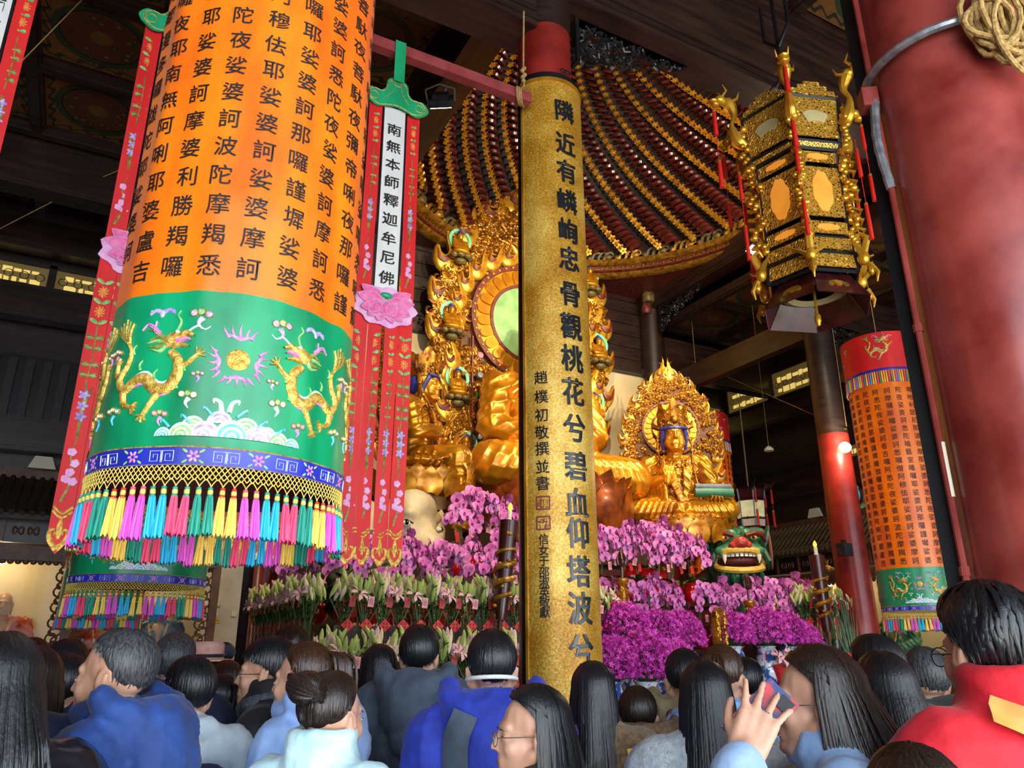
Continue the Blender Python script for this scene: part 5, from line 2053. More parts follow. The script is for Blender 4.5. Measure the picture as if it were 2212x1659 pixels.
for k in (-1, 1):
    e = obj('eye', MB().ell((k * .385, -.43, 3.06), (.075, .085, .05), 12, 8), M_eyew, el)
    obj('pupil', MB().ell((k * .42, -.47, 3.06), .035, 8, 6), M_eyeb, e)
    obj('eye_line', MB().tube([(k * .36, -.54, 3.05), (k * .43, -.47, 3.1), (k * .44, -.34, 3.07)], .012, 5), M_eyeb, e)
    obj('tusk', MB().tube([Vector(p) for p in spline([(k * .25, -.6, 2.6), (k * .34, -.9, 2.35), (k * .34, -1.15, 2.4)], 4)], [.09, .085, .08, .075, .07, .06, .05, .035, .01], 8), M_eyew, el)
    obj('tusk_band', MB().tube([(k * .25, -.6, 2.6), (k * .28, -.68, 2.54)], .11, 10), M_goldb, el)
    ear = MB()
    ear.grid(lambda u, v: (k * (.42 + .5 * math.sin(PI * u * .9) * (1 - .3 * v)), .05 + .25 * u, 3.35 - .95 * v + .1 * math.sin(6 * u)), 8, 8)
    obj('ear', ear, M_eleph, el)
obj('saddle_cloth', MB().lathe([(1.0, 2.5), (.92, 2.9), (.6, 3.25), (.2, 3.32)], 28, rotM(0, 0, 0, (0, .75, 0.02))), mat('dark_green_saddle', '#122a1e', '#2a4a34', rough=.6, scale=10, bump=.3), el)

M_liong = mat('green_painted_lion', '#23553c', '#41805c', rough=.4, scale=5, coat=.3)
M_liond = mat('dark_green_paint', '#0f3a2a', '#1c5a42', rough=.4, scale=8)
M_lip = mat('yellow_gold_lip', '#b58a2c', '#d8b85a', rough=.4, scale=8)
M_nose = mat('red_nose_paint', '#8a2418', '#b84030', rough=.35, scale=6)
ln = thing('lion_statue', 'green painted guardian lion head with red nose and bared teeth', 'statue', (10.45, 10.55, 0), math.radians(-34))
b = MB().ell((0, .25, 3.2), (.52, .5, .56), 16, 12).ell((0, -.12, 3.28), (.44, .3, .3), 14, 10).ell((0, -.05, 2.85), (.4, .3, .22), 14, 10)
b.ell((0, 1.3, 2.4), (.8, 1.2, .85), 16, 12)
for k in (-1, 1):
    b.ell((k * .3, -.28, 3.28), (.16, .12, .1), 10, 8)
    b.cap((k * .12, -.3, 3.58), (k * .42, -.2, 3.62), .1, .08)
    for y in (.5, 2.0):
        b.cap((k * .5, y, 2.0), (k * .5, y - .1, .2), .32, .28)
    b.ell((k * .5, -.25, .15), (.3, .4, .18), 12, 8)
obj('body', remesh(b, .035, 3, .6), M_liong, ln, 'full')
obj('nose', remesh(MB().ell((0, -.44, 3.4), (.15, .13, .12), 12, 8).ell((-.12, -.42, 3.36), (.09, .1, .08), 10, 8).ell((.12, -.42, 3.36), (.09, .1, .08), 10, 8), .02, 2), M_nose, ln, 'full')
for k in (-1, 1):
    e = obj('eye', MB().ell((k * .25, -.37, 3.5), (.07, .05, .04), 12, 8), M_lip, ln)
    obj('pupil', MB().ell((k * .24, -.415, 3.5), (.028, .016, .028), 8, 6), M_eyeb, e)
    obj('brow', MB().tube([(k * .1, -.42, 3.54), (k * .26, -.39, 3.585), (k * .42, -.24, 3.58), (k * .5, -.15, 3.45)], [.04, .05, .06, .03], 7), M_darkred, ln)
    obj('ear', MB().ell((k * .55, .1, 3.5), (.06, .18, .3), 10, 8, R=Matrix.Rotation(k * .3, 3, 'Y')), M_liond, ln)
    obj('ear_lining', MB().ell((k * .6, -.02, 3.3), (.03, .1, .34), 8, 8), mat('pink_lining', '#a8685c', None, rough=.6), ln)
    obj('fang', MB().lathe([(.045, 0), (.035, -.08), (.004, -.16)], 8, rotM(0, 0, 0, (k * .3, -.42, 3.2))), M_eyew, ln)
    obj('cheek_tuft', MB().tube([(k * .42, -.2, 3.3), (k * .5, -.25, 3.1), (k * .5, -.15, 2.95)], [.07, .06, .01], 7), M_liond, ln)
lb = MB()
for z, dz in ((3.22, .06), (3.0, -.08)):
    lb.tube([(.4 * math.sin(a), -.1 - .36 * math.cos(a), z + dz * math.cos(a * 1.1)) for a in np.linspace(-1.45, 1.45, 15)], .06, 8)
for k in (-1, 1):
    lb.tube([(k * .39, -.14, 3.22), (k * .44, -.12, 3.1), (k * .39, -.14, 2.99)], .055, 8)
obj('lips', lb, M_lip, ln)
obj('mouth_hollow', MB().ell((0, -.16, 3.11), (.38, .26, .14), 14, 8), mat('mouth_red', '#4a100c', None, rough=.5), ln)
tb = MB().box((0, 0, 0), (.055, .04, .07))
tm_ = tb.mesh('tooth', M_eyew, False)
for i in range(11):
    a = -1.0 + .2 * i
    link('tooth', tm_, ln, (.38 * math.sin(a), -.09 - .35 * math.cos(a), 3.2), (0, 0, a))
for i in range(5):
    x = -.32 + .16 * i
    obj('beard_tuft', MB().tube([Vector(p) for p in spline([(x, -.38 + abs(x) * .3, 2.92), (x * 1.1, -.44 + abs(x) * .3, 2.75), (x * 1.2 + .04, -.4 + abs(x) * .3, 2.55)], 4)], [.06, .075, .085, .085, .08, .065, .05, .03, .005], 8, flat=.6), M_liond, ln)
obj('collar', MB().tube([(.46 * math.sin(a), .1 - .44 * math.cos(a), 2.6) for a in np.linspace(-1.7, 1.7, 17)], .05, 8), M_nose, ln)
bell = MB().lathe([(.0, .1), (.03, .09), (.05, .04), (.06, 0), (.065, -.01)], 10)
bm2 = bell.mesh('bell', M_goldb)
for i in range(5):
    a = -1.1 + .55 * i
    link('bell', bm2, ln, (.5 * math.sin(a), .1 - .48 * math.cos(a), 2.46))
for i in range(9):
    a = -1.4 + i * .35
    obj('mane_curl', MB().ell((.5 * math.sin(a), .35 - .1 * math.cos(a), 3.35 + .36 * math.cos(a)), (.12, .12, .12), 8, 6), M_liond, ln)
# ------------------------------------------------------------------ altar tables and tiers
ORD = ['first', 'second', 'third', 'fourth', 'fifth', 'sixth', 'seventh', 'eighth', 'ninth', 'tenth', 'eleventh', 'twelfth', 'thirteenth', 'fourteenth', 'fifteenth', 'sixteenth', 'seventeenth', 'eighteenth']
M_altar = mat('dark_red_altar_wood', '#2c0e0a', '#4e1a12', rough=.35, scale=4, stretch=(.6, 5, 5))
pd = thing('statue_pedestal', 'dark red stepped pedestal beneath the great Buddha', 'pedestal', (7.35, 12.2, 0))
for i, (w, z0, z1) in enumerate(((3.2, 0, .3), (2.9, .3, .6), (2.6, .6, 2.7), (2.8, 2.7, 3.0), (3.0, 3.0, 3.5))):
    obj('pedestal_step', MB().box((0, 0, (z0 + z1) / 2), (w, w * .78, z1 - z0 + .004)), M_altar, pd)


def tier(label, x0, x1, y0, y1, z, drop=.5):
    t = thing('altar_tier', label, 'altar table', ((x0 + x1) / 2, (y0 + y1) / 2, 0))
    w, d = x1 - x0, y1 - y0
    obj('table_top', MB().box((0, 0, z - .03), (w, d, .06)), M_altar, t)
    obj('front_panel', MB().box((0, -d / 2 + .05, z / 2 - .03), (w - .06, .04, z - .06)), M_altar, t)
    for sx in (-1, 1):
        for sy in (-1, 1):
            obj('leg', MB().box((sx * (w / 2 - .06), sy * (d / 2 - .06), z / 2 - .03), (.09, .09, z - .06)), M_altar, t)
    return t


tier('dark altar tier carrying the red orchid pots on the right', 6.4, 9.2, 9.4, 10.0, 2.3)
tier('altar tier of pink orchids behind the purple bouquets', 6.1, 10.5, 8.75, 9.35, 1.62)
tier('low altar table with purple bouquets and gold tablet', 5.9, 10.6, 8.0, 8.7, 1.12)
tier('high tier of orchids below the left statue', 4.2, 5.5, 9.65, 10.2, 2.55)
tier('tier of orchids behind the row of lilies at left', 2.6, 5.3, 9.0, 9.6, 1.9)
tier('long table with the upper row of lily vases', 2.35, 5.3, 8.1, 8.55, 1.32)
tier('side table with lily vases running towards the back wall', 2.0, 2.33, 8.3, 11.5, 1.32)
tier('low table with the lower row of lilies', 2.0, 5.0, 7.55, 8.05, 1.0)
tier('low table with the nearest purple bouquet', 4.7, 6.6, 7.0, 7.7, .75)

# ------------------------------------------------------------------ orchids
M_orch = mat('pink_orchid_petal', '#b44a9c', '#dd8ccc', rough=.5, scale=14, sss=.0)
M_orchlip = mat('magenta_orchid_lip', '#8a1a6a', None, rough=.5)
M_leaf = mat('deep_green_leaf', '#16381a', '#2f5e2c', rough=.35, scale=6, coat=.2)
M_stem = mat('green_stem', '#3c5a2a', '#5c7a3c', rough=.6, scale=9)
M_potred = mat('glossy_red_pot', '#b00c0c', '#c81414', rough=.15, scale=3, coat=.6)
M_tagpink = mat('pink_name_card', '#d88a94', '#e6a4aa', rough=.6, scale=30)
M_tagred = mat('red_name_card', '#b01a1c', '#cc2a28', rough=.5, scale=30)
M_tagtxt = mat('card_print', '#8a3038', None, rough=.6)


def blossom_mb():
    b = MB()

    def pet(a, L, W, cup, m=0):
        b.cur = m
        vs = [(0, 0, 0)]
        for q in range(7):
            t = q / 6
            an = (t - .5) * 2
            r = L * (.62 + .38 * math.cos(an * 1.1))
            x, y = r * math.cos(an * W), r * math.sin(an * W)
            vs.append((x * math.cos(a) - y * math.sin(a), x * math.sin(a) + y * math.cos(a), cup * (r / L) ** 2))
        b.add(vs, [(0, i, i + 1) for i in range(1, 7)])
    for a in (.12, PI - .12):
        pet(a, .05, 1.05, .006)
    for a in (PI / 2, -.75, PI + .75):
        pet(a, .048, .55, -.006)
    pet(-PI / 2, .026, .8, .022, 1)
    b.cur = 1
    b.ell((0, -.004, .012), (.008, .01, .012), 6, 4)
    b.cur = 0
    return b


BLOS = blossom_mb().mesh('orchid_blossom', [M_orch, M_orchlip], 'full')


def card_mb(m):
    b = MB().box((0, 0, 0), (.06, .004, .1))
    b.cur = 1
    for i in range(5):
        b.box((0, -.003, .03 - i * .013), (.04 if i else .02, .001, .005))
    return b.mesh('name_card', [m, M_tagtxt], False)


CARDS = [card_mb(M_tagpink), card_mb(M_tagred)]


def blade(b, base, ang, L, W, rise, droop, n=7, fold=.25):
    """one strap leaf"""
    vs, fs = [], []
    dx, dy = math.cos(ang), math.sin(ang)
    for i in range(n + 1):
        t = i / n
        w = W * math.sin(PI * min(1, .1 + .9 * t)) ** .6 * (1 if t < 1 else .05)
        r = L * t
        z = rise * t - droop * t * t
        for s in (-1, 0, 1):
            vs.append((base[0] + dx * r - dy * s * w, base[1] + dy * r + dx * s * w, base[2] + z + (abs(s) * w * fold)))
    for i in range(n):
        for s in range(2):
            o = i * 3 + s
            fs.append((o, o + 3, o + 4, o + 1))
    b.add(vs, fs)


def orchid_template(seed, nst, nbl, H, lean, pot=True):
    r = random.Random(seed)
    t = thing('potted_orchid', 'tmp', 'plant', (0, 0, -50))
    pz = .26 if pot else .1
    pb = MB().lathe([(.075, 0), (.1, .03), (.125, .1), (.125, .17), (.1, .235), (.085, .245), (.09, .26), (.075, .26), (.07, .24)], 20)
    obj('pot', pb, M_potred, t)
    for q in range(6):
        lb = MB()
        blade(lb, (0, 0, pz - .01), q * 1.05 + r.uniform(-.3, .3), r.uniform(.18, .28), .038, r.uniform(.1, .2), r.uniform(.12, .22))
        obj('leaf', lb, M_leaf, t)
    for s in range(nst):
        a = -PI / 2 + (s - (nst - 1) / 2) * (2.6 / nst) + r.uniform(-.2, .2)
        h = H * r.uniform(.85, 1.1)
        rad = lean * r.uniform(.8, 1.15)
        dx, dy = math.cos(a), math.sin(a)
        P = [(0, 0, pz), (dx * .05, dy * .05, pz + h * .6), (dx * rad * .45, dy * rad * .45, pz + h * .98), (dx * rad, dy * rad, pz + h * .8), (dx * rad * 1.35, dy * rad * 1.35, pz + h * .5)]
        sp = spline(P, 6)
        sb = MB().tube([Vector(p) for p in sp], .004, 5)
        st = obj('flower_stem', sb, M_stem, t)
        n = len(sp)
        for q in range(nbl):
            f = .42 + .58 * q / (nbl - 1)
            p = Vector(sp[min(n - 1, int(f * (n - 1)))])
            p += Vector((r.uniform(-.05, .05), r.uniform(-.05, .03), r.uniform(-.03, .05)))
            ax = a + r.uniform(-.7, .7)
            link('blossom', BLOS, st, p, (PI / 2 + r.uniform(-.4, .25), r.uniform(-.4, .4), ax + PI / 2), r.uniform(1.2, 1.55))
    link('name_card', CARDS[0], t, (r.uniform(-.1, .1), -.16, pz + .22), (0, r.uniform(-.4, .4), r.uniform(-.3, .3)))
    link('name_card', CARDS[1 if seed % 2 else 0], t, (r.uniform(-.2, .2), -.2, pz + .15), (0, r.uniform(-.4, .4), r.uniform(-.3, .3)))
    return t


ORCH = [orchid_template(1, 4, 9, .62, .2), orchid_template(2, 4, 9, .55, .26), orchid_template(3, 4, 9, .7, .22)]
_used = [False] * 3


def orchids(row, labels, group):
    for i, (x, y, z, rz, s) in enumerate(row):
        k = i % 3
        lab = labels.format(ORD[i]) if '{' in labels else labels
        if not _used[k]:
            o = ORCH[k]
            _used[k] = True
            o.location, o.rotation_euler, o.scale = (x, y, z), (0, 0, rz), (s, s, s)
            o['label'], o['group'] = lab, group
        else:
            dup(ORCH[k], (x, y, z), rz, lab, group, s)


FACE = .35    # towards the viewer
orchids([(x, 9.62 + .08 * (i % 2), 2.3, FACE * .6 + .3 * math.sin(i * 2), 1.18) for i, x in enumerate((6.5, 6.82, 7.16, 7.5, 7.84, 8.18, 8.48))],
        'pink orchid in a red pot, {} from left on the upper right tier', 'orchids on the upper right tier')
orchids([(x, 9.95, 2.55, .2, 1.1) for x in (7.55, 7.85, 8.1)], 'tall pink orchid {} from left just below the right statue', 'orchids below the right statue')
orchids([(x, 9.0 + .07 * (i % 2), 1.62, FACE * .5 + .3 * math.sin(i * 1.7), 1.02) for i, x in enumerate((6.35, 6.7, 7.1, 7.5, 8.05, 8.45, 8.85, 9.25, 9.65, 10.0, 10.25))],
        'pink orchid {} from left in the row above the purple bouquets', 'orchids above the purple bouquets')
orchids([(x, 8.95 + .07 * (i % 2), 1.75, .4, 1.0) for i, x in enumerate((9.0, 9.45, 9.9, 10.2))],
        'pink orchid {} from left behind the gold lamp stand on the right', 'orchids at the right end')
orchids([(x, 9.25 + .1 * (i % 2), 1.92, .15 + .3 * math.sin(i), 1.12) for i, x in enumerate((2.8, 3.1, 3.42, 3.74, 4.06, 4.4, 4.75))],
        'pink orchid {} from left behind the lilies', 'orchids behind the lilies')
orchids([(4.5, 9.8, 2.55, .2, 1.25), (4.78, 9.9, 2.62, .1, 1.3), (5.1, 9.75, 2.55, .3, 1.15)],
        'tall pink orchid {} from left beneath the left statue', 'orchids beneath the left statue')
orchids([(4.85, 9.3, 2.1, .2, 1.1), (5.1, 9.35, 2.05, .3, 1.1)], 'pink orchid {} from left beside the left dragon candle', 'orchids beside the dragon candle')
orchids([(2.5, 10.6, 1.95, -.6, 1.2), (2.75, 10.3, 1.95, -.4, 1.15)], 'pink orchid spray {} from left near the back doorway', 'orchids near the doorway')

# ------------------------------------------------------------------ purple orchid bouquets
M_purp = mat('magenta_floret', '#a01088', '#e04ac8', rough=.5, scale=30)
M_porc = mat('blue_white_porcelain', '#c8ccd4', '#2a4a92', rough=.2, scale=9, contrast=(.48, .54), coat=.5)


def purple_template(seed, R, H, nf):
    r = random.Random(seed)
    t = thing('purple_bouquet', 'tmp', 'bouquet', (0, 0, -60))
    obj('vase', MB().lathe([(.1, 0), (.15, .1), (.17, .25), (.12, .4), (.1, .46), (.13, .5)], 20), M_porc, t)
    fm, fm2, sm = MB(), MB(), MB()
    for _ in range(46):
        a, e = r.uniform(0, 6.28), r.uniform(.1, 1.5)
        tip = Vector((R * math.sin(e) * math.cos(a), R * math.sin(e) * math.sin(a), .62 + H * math.cos(e)))
        sm.tube([(0, 0, .45), tip * .6 + Vector((0, 0, .2)), tip], .004, 3, caps=False)
    for _ in range(nf):
        a, e = r.uniform(0, 6.28), math.acos(r.uniform(-.25, 1))
        q = r.uniform(.8, 1.06)
        c = Vector((R * q * math.sin(e) * math.cos(a), R * q * math.sin(e) * math.sin(a), .62 + H * q * math.cos(e)))
        s = r.uniform(.022, .034)
        ax = Vector((r.gauss(0, 1), r.gauss(0, 1), r.gauss(0, 1))).normalized()
        M = Matrix.Translation(c) @ ax.to_track_quat('Z', 'Y').to_matrix().to_4x4()
        tgt = fm
        for k in range(5):
            an = 2 * PI * k / 5
            x, y = s * math.cos(an), s * math.sin(an)
            tgt.add([(0, 0, 0), (x * .6 - y * .28, y * .6 + x * .28, s * .2), (x, y, s * .35), (x * .6 + y * .28, y * .6 - x * .28, s * .2)], [(0, 1, 2, 3)], M)
    o = obj('florets', fm, M_purp, t, False)
    o['kind'] = 'stuff'
    o = obj('stems', sm, M_stem, t)
    o['kind'] = 'stuff'
    lb = MB()
    for q in range(12):
        blade(lb, (0, 0, .45), q * .52, r.uniform(.2, .3), .02, .25, .2)
    o = obj('leaves', lb, M_leaf, t)
    o['kind'] = 'stuff'
    return t


PUR = [purple_template(5, .3, .34, 1500), purple_template(6, .27, .3, 1300)]
prow = [(6.25, 8.4, 1.12, 1.12, 'leftmost purple bouquet in the upper row by the gold board'), (6.72, 8.3, 1.1, 1.1, 'purple bouquet second from the gold board in the upper row'), (7.12, 8.35, 1.1, 1.05, 'purple bouquet just left of the gold tablet'),
        (8.1, 8.4, 1.12, 1.08, 'purple bouquet just right of the gold tablet'), (8.6, 8.3, 1.1, 1.12, 'large purple bouquet in the middle of the right group'), (9.1, 8.35, 1.1, 1.1, 'purple bouquet near the lilies at right'), (9.45, 8.4, 1.08, .95, 'rightmost purple bouquet on the altar'),
        (5.2, 7.3, .75, 1.1, 'low purple bouquet beside the gold board'), (5.65, 7.25, .72, 1.15, 'low purple bouquet in the middle of the nearest table'), (6.1, 7.35, .72, 1.1, 'low purple bouquet at the right of the nearest table')]
for i, (x, y, z, s, lab) in enumerate(prow):
    if i < 2:
        o = PUR[i]
        o.location, o.scale = (x, y, z), (s, s, s)
        o['label'], o['group'] = lab, 'purple orchid bouquets'
    else:
        dup(PUR[i % 2], (x, y, z), i * 1.3, lab, 'purple orchid bouquets', s)
for i, (x, y, z) in enumerate(((6.55, 7.95, 1.2), (6.98, 7.95, 1.2), (7.3, 7.95, 1.25), (8.3, 7.95, 1.22), (8.75, 7.92, 1.3), (6.2, 7.95, 1.18))):
    y, z = 8.08, 1.27
    t = thing('card_stake', 'pink card on a stake, %s from left before the purple bouquets' % ORD[i], 'card', (x, y - .02, z - .15), .45, 'pink cards before the bouquets')
    link('name_card', CARDS[0], t, (0, 0, .4), None, 1.5)
    obj('stake', MB().tube([(0, 0, -.0), (0, 0, .36)], .004, 4), M_stem, t)

# ------------------------------------------------------------------ lilies in glass vases
M_bud = mat('green_lily_bud', '#7c9a3c', '#c8cc7c', rough=.5, scale=6)
M_budc = mat('cream_lily_bud', '#c8b890', '#e0d4b4', rough=.5, scale=6)
M_budp = mat('pink_lily_petal', '#cc8aa0', '#e8c4c8', rough=.5, scale=8)
M_lleaf = mat('lily_leaf', '#28481e', '#4a6e30', rough=.5, scale=8)
M_diam = mat('red_diamond_paper', '#d8201c', '#e03a30', rough=.6, scale=10)
_bud = MB().lathe([(.002, 0), (.012, .02), (.019, .06), (.017, .1), (.008, .13), (.001, .14)], 7)
BUDS = [_bud.mesh('lily_bud', m) for m in (M_bud, M_budc, M_budp)]
_ol = MB()
for k in range(6):
    a = k * PI / 3
    vs = [(0, 0, 0)]
    for t, w in ((.04, .016), (.08, .02), (.105, .001)):
        z = .06 - (t - .06) ** 2 * 12
        for s in (-1, 1):
            vs.append((t * math.cos(a) - s * w * math.sin(a), t * math.sin(a) + s * w * math.cos(a), z))
    _ol.add(vs, [(0, 1, 2), (1, 3, 4, 2), (3, 5, 6, 4)])
OPENL = _ol.mesh('open_lily', M_budp, 'full')
_dm = MB().prism([(0, .07), (.07, 0), (0, -.07), (-.07, 0)], .004, rotM(PI / 2, 0, 0))
_dm.cur = 1
for sx in (-1, 1):
    for sz in (-1, 1):
        c = (sx * .02, sz * .02)
        for q in range(3):
            _dm.box((c[0], -.006, c[1] + (q - 1) * .009), (.024 - .006 * (q % 2), .002, .0035))
        _dm.box((c[0] + .003, -.006, c[1]), (.0035, .002, .024))
DIAM = _dm.mesh('red_diamond_sign', [M_diam, M_inkflat], False)


def lily_template(seed, full=True):
    r = random.Random(seed)
    t = thing('lily_vase', 'tmp', 'vase', (0, 0, -70))
    vb = MB().lathe([(.0, .012), (.068, .01), (.07, .02), (.078, .6), (.083, .64), (.078, .64), (.073, .6), (.066, .03), (0, .025)], 18)
    obj('glass_vase', vb, M_glass, t)
    obj('water', MB().lathe([(0, .03), (.064, .032), (.068, .3), (0, .3)], 14), mat('water', '#8fb0a0', None, rough=.05, trans=.9), t)
    sm, lm = MB(), MB()
    for q in range(13):
        a, rr = r.uniform(0, 6.28), r.uniform(.01, .055)
        a2 = a + r.uniform(-.5, .5)
        tip = (.19 * rr / .05 * math.cos(a2), .15 * rr / .05 * math.sin(a2), r.uniform(.8, 1.0))
        sm.tube([(rr * math.cos(a), rr * math.sin(a), .03), (rr * 1.1 * math.cos(a), rr * 1.1 * math.sin(a), .6), tip], .006, 5, caps=False)
        for w in range(5):
            f = r.uniform(0, 1)
            blade(lm, (tip[0] * f, tip[1] * f, .6 + (tip[2] - .62) * f), r.uniform(0, 6.28), r.uniform(.09, .15), .014, r.uniform(.02, .1), r.uniform(.02, .1), 4)
        for w in range(2):
            m = BUDS[r.choice((0, 0, 0, 1, 1, 2))]
            link('lily_bud', m, t, (tip[0] + r.uniform(-.04, .04), tip[1] + r.uniform(-.04, .04), tip[2] - .02 + r.uniform(-.05, .05)), (r.uniform(-.5, .5), r.uniform(-.5, .5), 0), r.uniform(1.0, 1.45))
    o = obj('stems', sm, M_stem, t)
    o['kind'] = 'stuff'
    o = obj('leaves', lm, M_lleaf, t)
    o['kind'] = 'stuff'
    if seed % 2:
        link('open_lily', OPENL, t, (.08, -.1, .86), (.9, 0, .5), 1.2)
    link('red_diamond_sign', DIAM, t, (0, -.09, .56))
    link('name_card', CARDS[seed % 2], t, (.03, -.12, .8), (0, .1, 0), 1.1)
    return t


LILY = [lily_template(k) for k in (3, 4, 5)]
_lu = [False] * 3


def lilies(row, lab, group, rz=0.0, cards=True):
    for i, (x, y, z, s) in enumerate(row):
        k = i % 3
        l = lab.format(ORD[i])
        if not _lu[k]:
            o = LILY[k]
            _lu[k] = True
            o.location, o.rotation_euler, o.scale = (x, y, z), (0, 0, rz), (s, s, s)
            o['label'], o['group'] = l, group
        else:
            dup(LILY[k], (x, y, z), rz, l, group, s)


lilies([(2.5 + i * .205, 8.25, 1.32, 1) for i in range(13)], 'glass vase of lilies with red diamond sign, {} from left in the upper row', 'upper row of lily vases')
lilies([(2.17, 8.5 + i * .24, 1.32, 1) for i in range(12)], 'glass vase of lilies, {} from the front in the row receding to the doorway', 'receding row of lily vases', -PI / 2)
lilies([(2.2 + i * .26, 7.85, .72, 1) for i in range(11)], 'lily bouquet, {} from left in the lower row', 'lower row of lilies')
lilies([(9.75 + i * .2, 8.55, 1.45, 1) for i in range(5)], 'glass vase of lilies, {} from left at the right end of the altar', 'lily vases at the right')
lilies([(6.1, 8.62, 1.4, .95), (5.85, 8.5, 1.35, .95)], 'lily vase {} from the purple bouquet beside the gold board', 'lily vases beside the board')

# ------------------------------------------------------------------ dragon candles, lamp stands, tablet, stalks, rock
M_candle = mat('dark_red_candle', '#2e0d0a', '#4a1812', rough=.35, scale=5, coat=.3)
M_bulbw = mat('white_candle_cup', '#d8d0b8', None, rough=.5)


def dragon_candle(label, loc, tilt, H=1.25, glow='#ffd020'):
    t = thing('dragon_candle', label, 'candle', loc, 0, 'dragon candles')
    t.rotation_euler = (0, tilt, 0)
    obj('candle_body', MB().lathe([(.055, 0), (.07, .1), (.1, H * .6), (.115, H), (.1, H + .005)], 24), M_candle, t)
    pts, rs = [], []
    for i in range(60):
        u = i / 59
        a = u * 2 * PI * 4.2
        r = .08 + .045 * u
        pts.append((r * math.cos(a), r * math.sin(a), .14 + u * (H - .4)))
        rs.append(.014 + .02 * math.sin(PI * min(1, u * 1.1)) ** .7)
    d = obj('coiled_dragon', MB().tube(pts, rs, 7), M_golddim, t)
    hb = MB().ell((.1, -.1, H - .2), (.05, .06, .045), 10, 8).ell((.1, -.16, H - .21), (.03, .04, .03), 8, 6)
    for k in (-1, 1):
        hb.tube([(.1 + k * .03, -.07, H - .17), (.1 + k * .05, -.05, H - .1), (.1 + k * .07, -.07, H - .06)], [.014, .01, .003], 5)
    obj('dragon_head', hb, M_golddim, d)
    cm = MB()
    r = random.Random(H * 100)
    for q in range(16):
        a, z = r.uniform(0, 6.28), r.uniform(.1, H - .1)
        rr = .09 + .03 * z / H
        cm.ell((rr * math.cos(a), rr * math.sin(a), z), (.03, .03, .022), 7, 5)
    o = obj('gold_clouds', cm, M_golddim, t)
    obj('cup', MB().lathe([(.035, 0), (.04, .02), (.028, .03), (.028, .12), (.02, .13)], 14, rotM(0, 0, 0, (0, 0, H))), M_bulbw, t)
    obj('flame_bulb', MB().lathe([(.0, .13), (.022, .14), (.028, .165), (.018, .2), (.0, .225)], 12, rotM(0, 0, 0, (0, 0, H))), mat('flame_bulb_glow', '#ffc020', None, rough=.5, emit=glow, estr=4.0), t)
    obj('spike_stand', MB().tube([(0, 0, -.75), (0, 0, .02)], .02, 8).lathe([(.12, -.76), (.1, -.7), (.03, -.66)], 16), M_candle, t)
    return t


dragon_candle('tall dark candle wrapped by a gold dragon, left of the gold board', (4.22, 8.0, 1.95), .1, 1.12)
dragon_candle('tall dark candle wrapped by a gold dragon, right end of the altar', (9.72, 8.15, 1.85), -.02, 1.1)


def lamp_stand(label, loc):
    t = thing('lamp_stand', label, 'lamp stand', loc, 0, 'gold lamp stands')
    r = random.Random(loc[0])
    b = MB().lathe([(.08, 0), (.09, .03), (.065, .06), (.065, .5), (.09, .53), (.09, .56), (.03, .58)], 16)
    obj('gilt_cylinder', b, M_goldc, t)
    c = MB()
    for q in range(40):
        a, z = r.uniform(0, 6.28), r.uniform(.08, .5)
        c.tube([(.07 * math.cos(a + w * .12) * 1.02, .07 * math.sin(a + w * .12) * 1.02, z + .02 * math.sin(w * 2)) for w in range(4)], .012, 4)
    o = obj('gilt_relief', c, M_goldb, t)
    o['kind'] = 'stuff'
    f = MB().tube([(0, 0, .56), (0, 0, .72)], .018, 8)
    f.lathe([(.02, .72), (.055, .76), (.06, .8), (.04, .88), (.012, .95), (0, .97)], 12)
    for q in range(6):
        a = q * PI / 3
        f.tube([(.05 * math.cos(a), .05 * math.sin(a), .75), (.07 * math.cos(a), .07 * math.sin(a), .82), (.03 * math.cos(a), .03 * math.sin(a), .92)], [.01, .014, .003], 5)
    obj('flame_finial', f, M_candle, t)
    return t


lamp_stand('gilt lamp stand with dark flame finial among the left red pots', (6.35, 8.55, 1.95))
lamp_stand('gilt lamp stand with dark flame finial among the right orchids', (8.62, 8.55, 1.72))

tb = thing('spirit_tablet', 'gilt carved memorial tablet with maroon inscription strip among purple bouquets', 'tablet', (7.62, 8.15, 1.12), .42)
P = [(-.17, 0), (-.17, .85), (-.13, .97), (-.05, 1.03), (.05, 1.03), (.13, .97), (.17, .85), (.17, 0)]
obj('tablet_body', MB().prism(P, .07, rotM(PI / 2, 0, 0, (0, .03, 0))), M_goldc, tb, 30)
obj('inscription_strip', MB().box((0, -.045, .45), (.11, .01, .72)), mat('maroon_lacquer', '#4a1420', None, rough=.4), tb)
ib = MB()
for q in range(12):
    for w in range(3):
        ib.box((rnd.uniform(-.006, .006), -.052, .78 - q * .058 - w * .012), (.03, .003, .005))
    ib.box((0, -.052, .768 - q * .058), (.005, .003, .032))
o = obj('inscription', ib, M_goldb, tb, False)
o['kind'] = 'stuff'
rb = MB()
r = random.Random(3)
for _ in range(90):
    x, z = r.choice((-1, 1)) * r.uniform(.075, .155), r.uniform(.04, .95)
    rb.tube([(x + .018 * math.cos(w), -.045, z + .02 * math.sin(w) + .004 * w) for w in np.linspace(0, 4, 6)], .009, 4)
o = obj('gilt_vines', rb, M_goldb, tb)
o['kind'] = 'stuff'

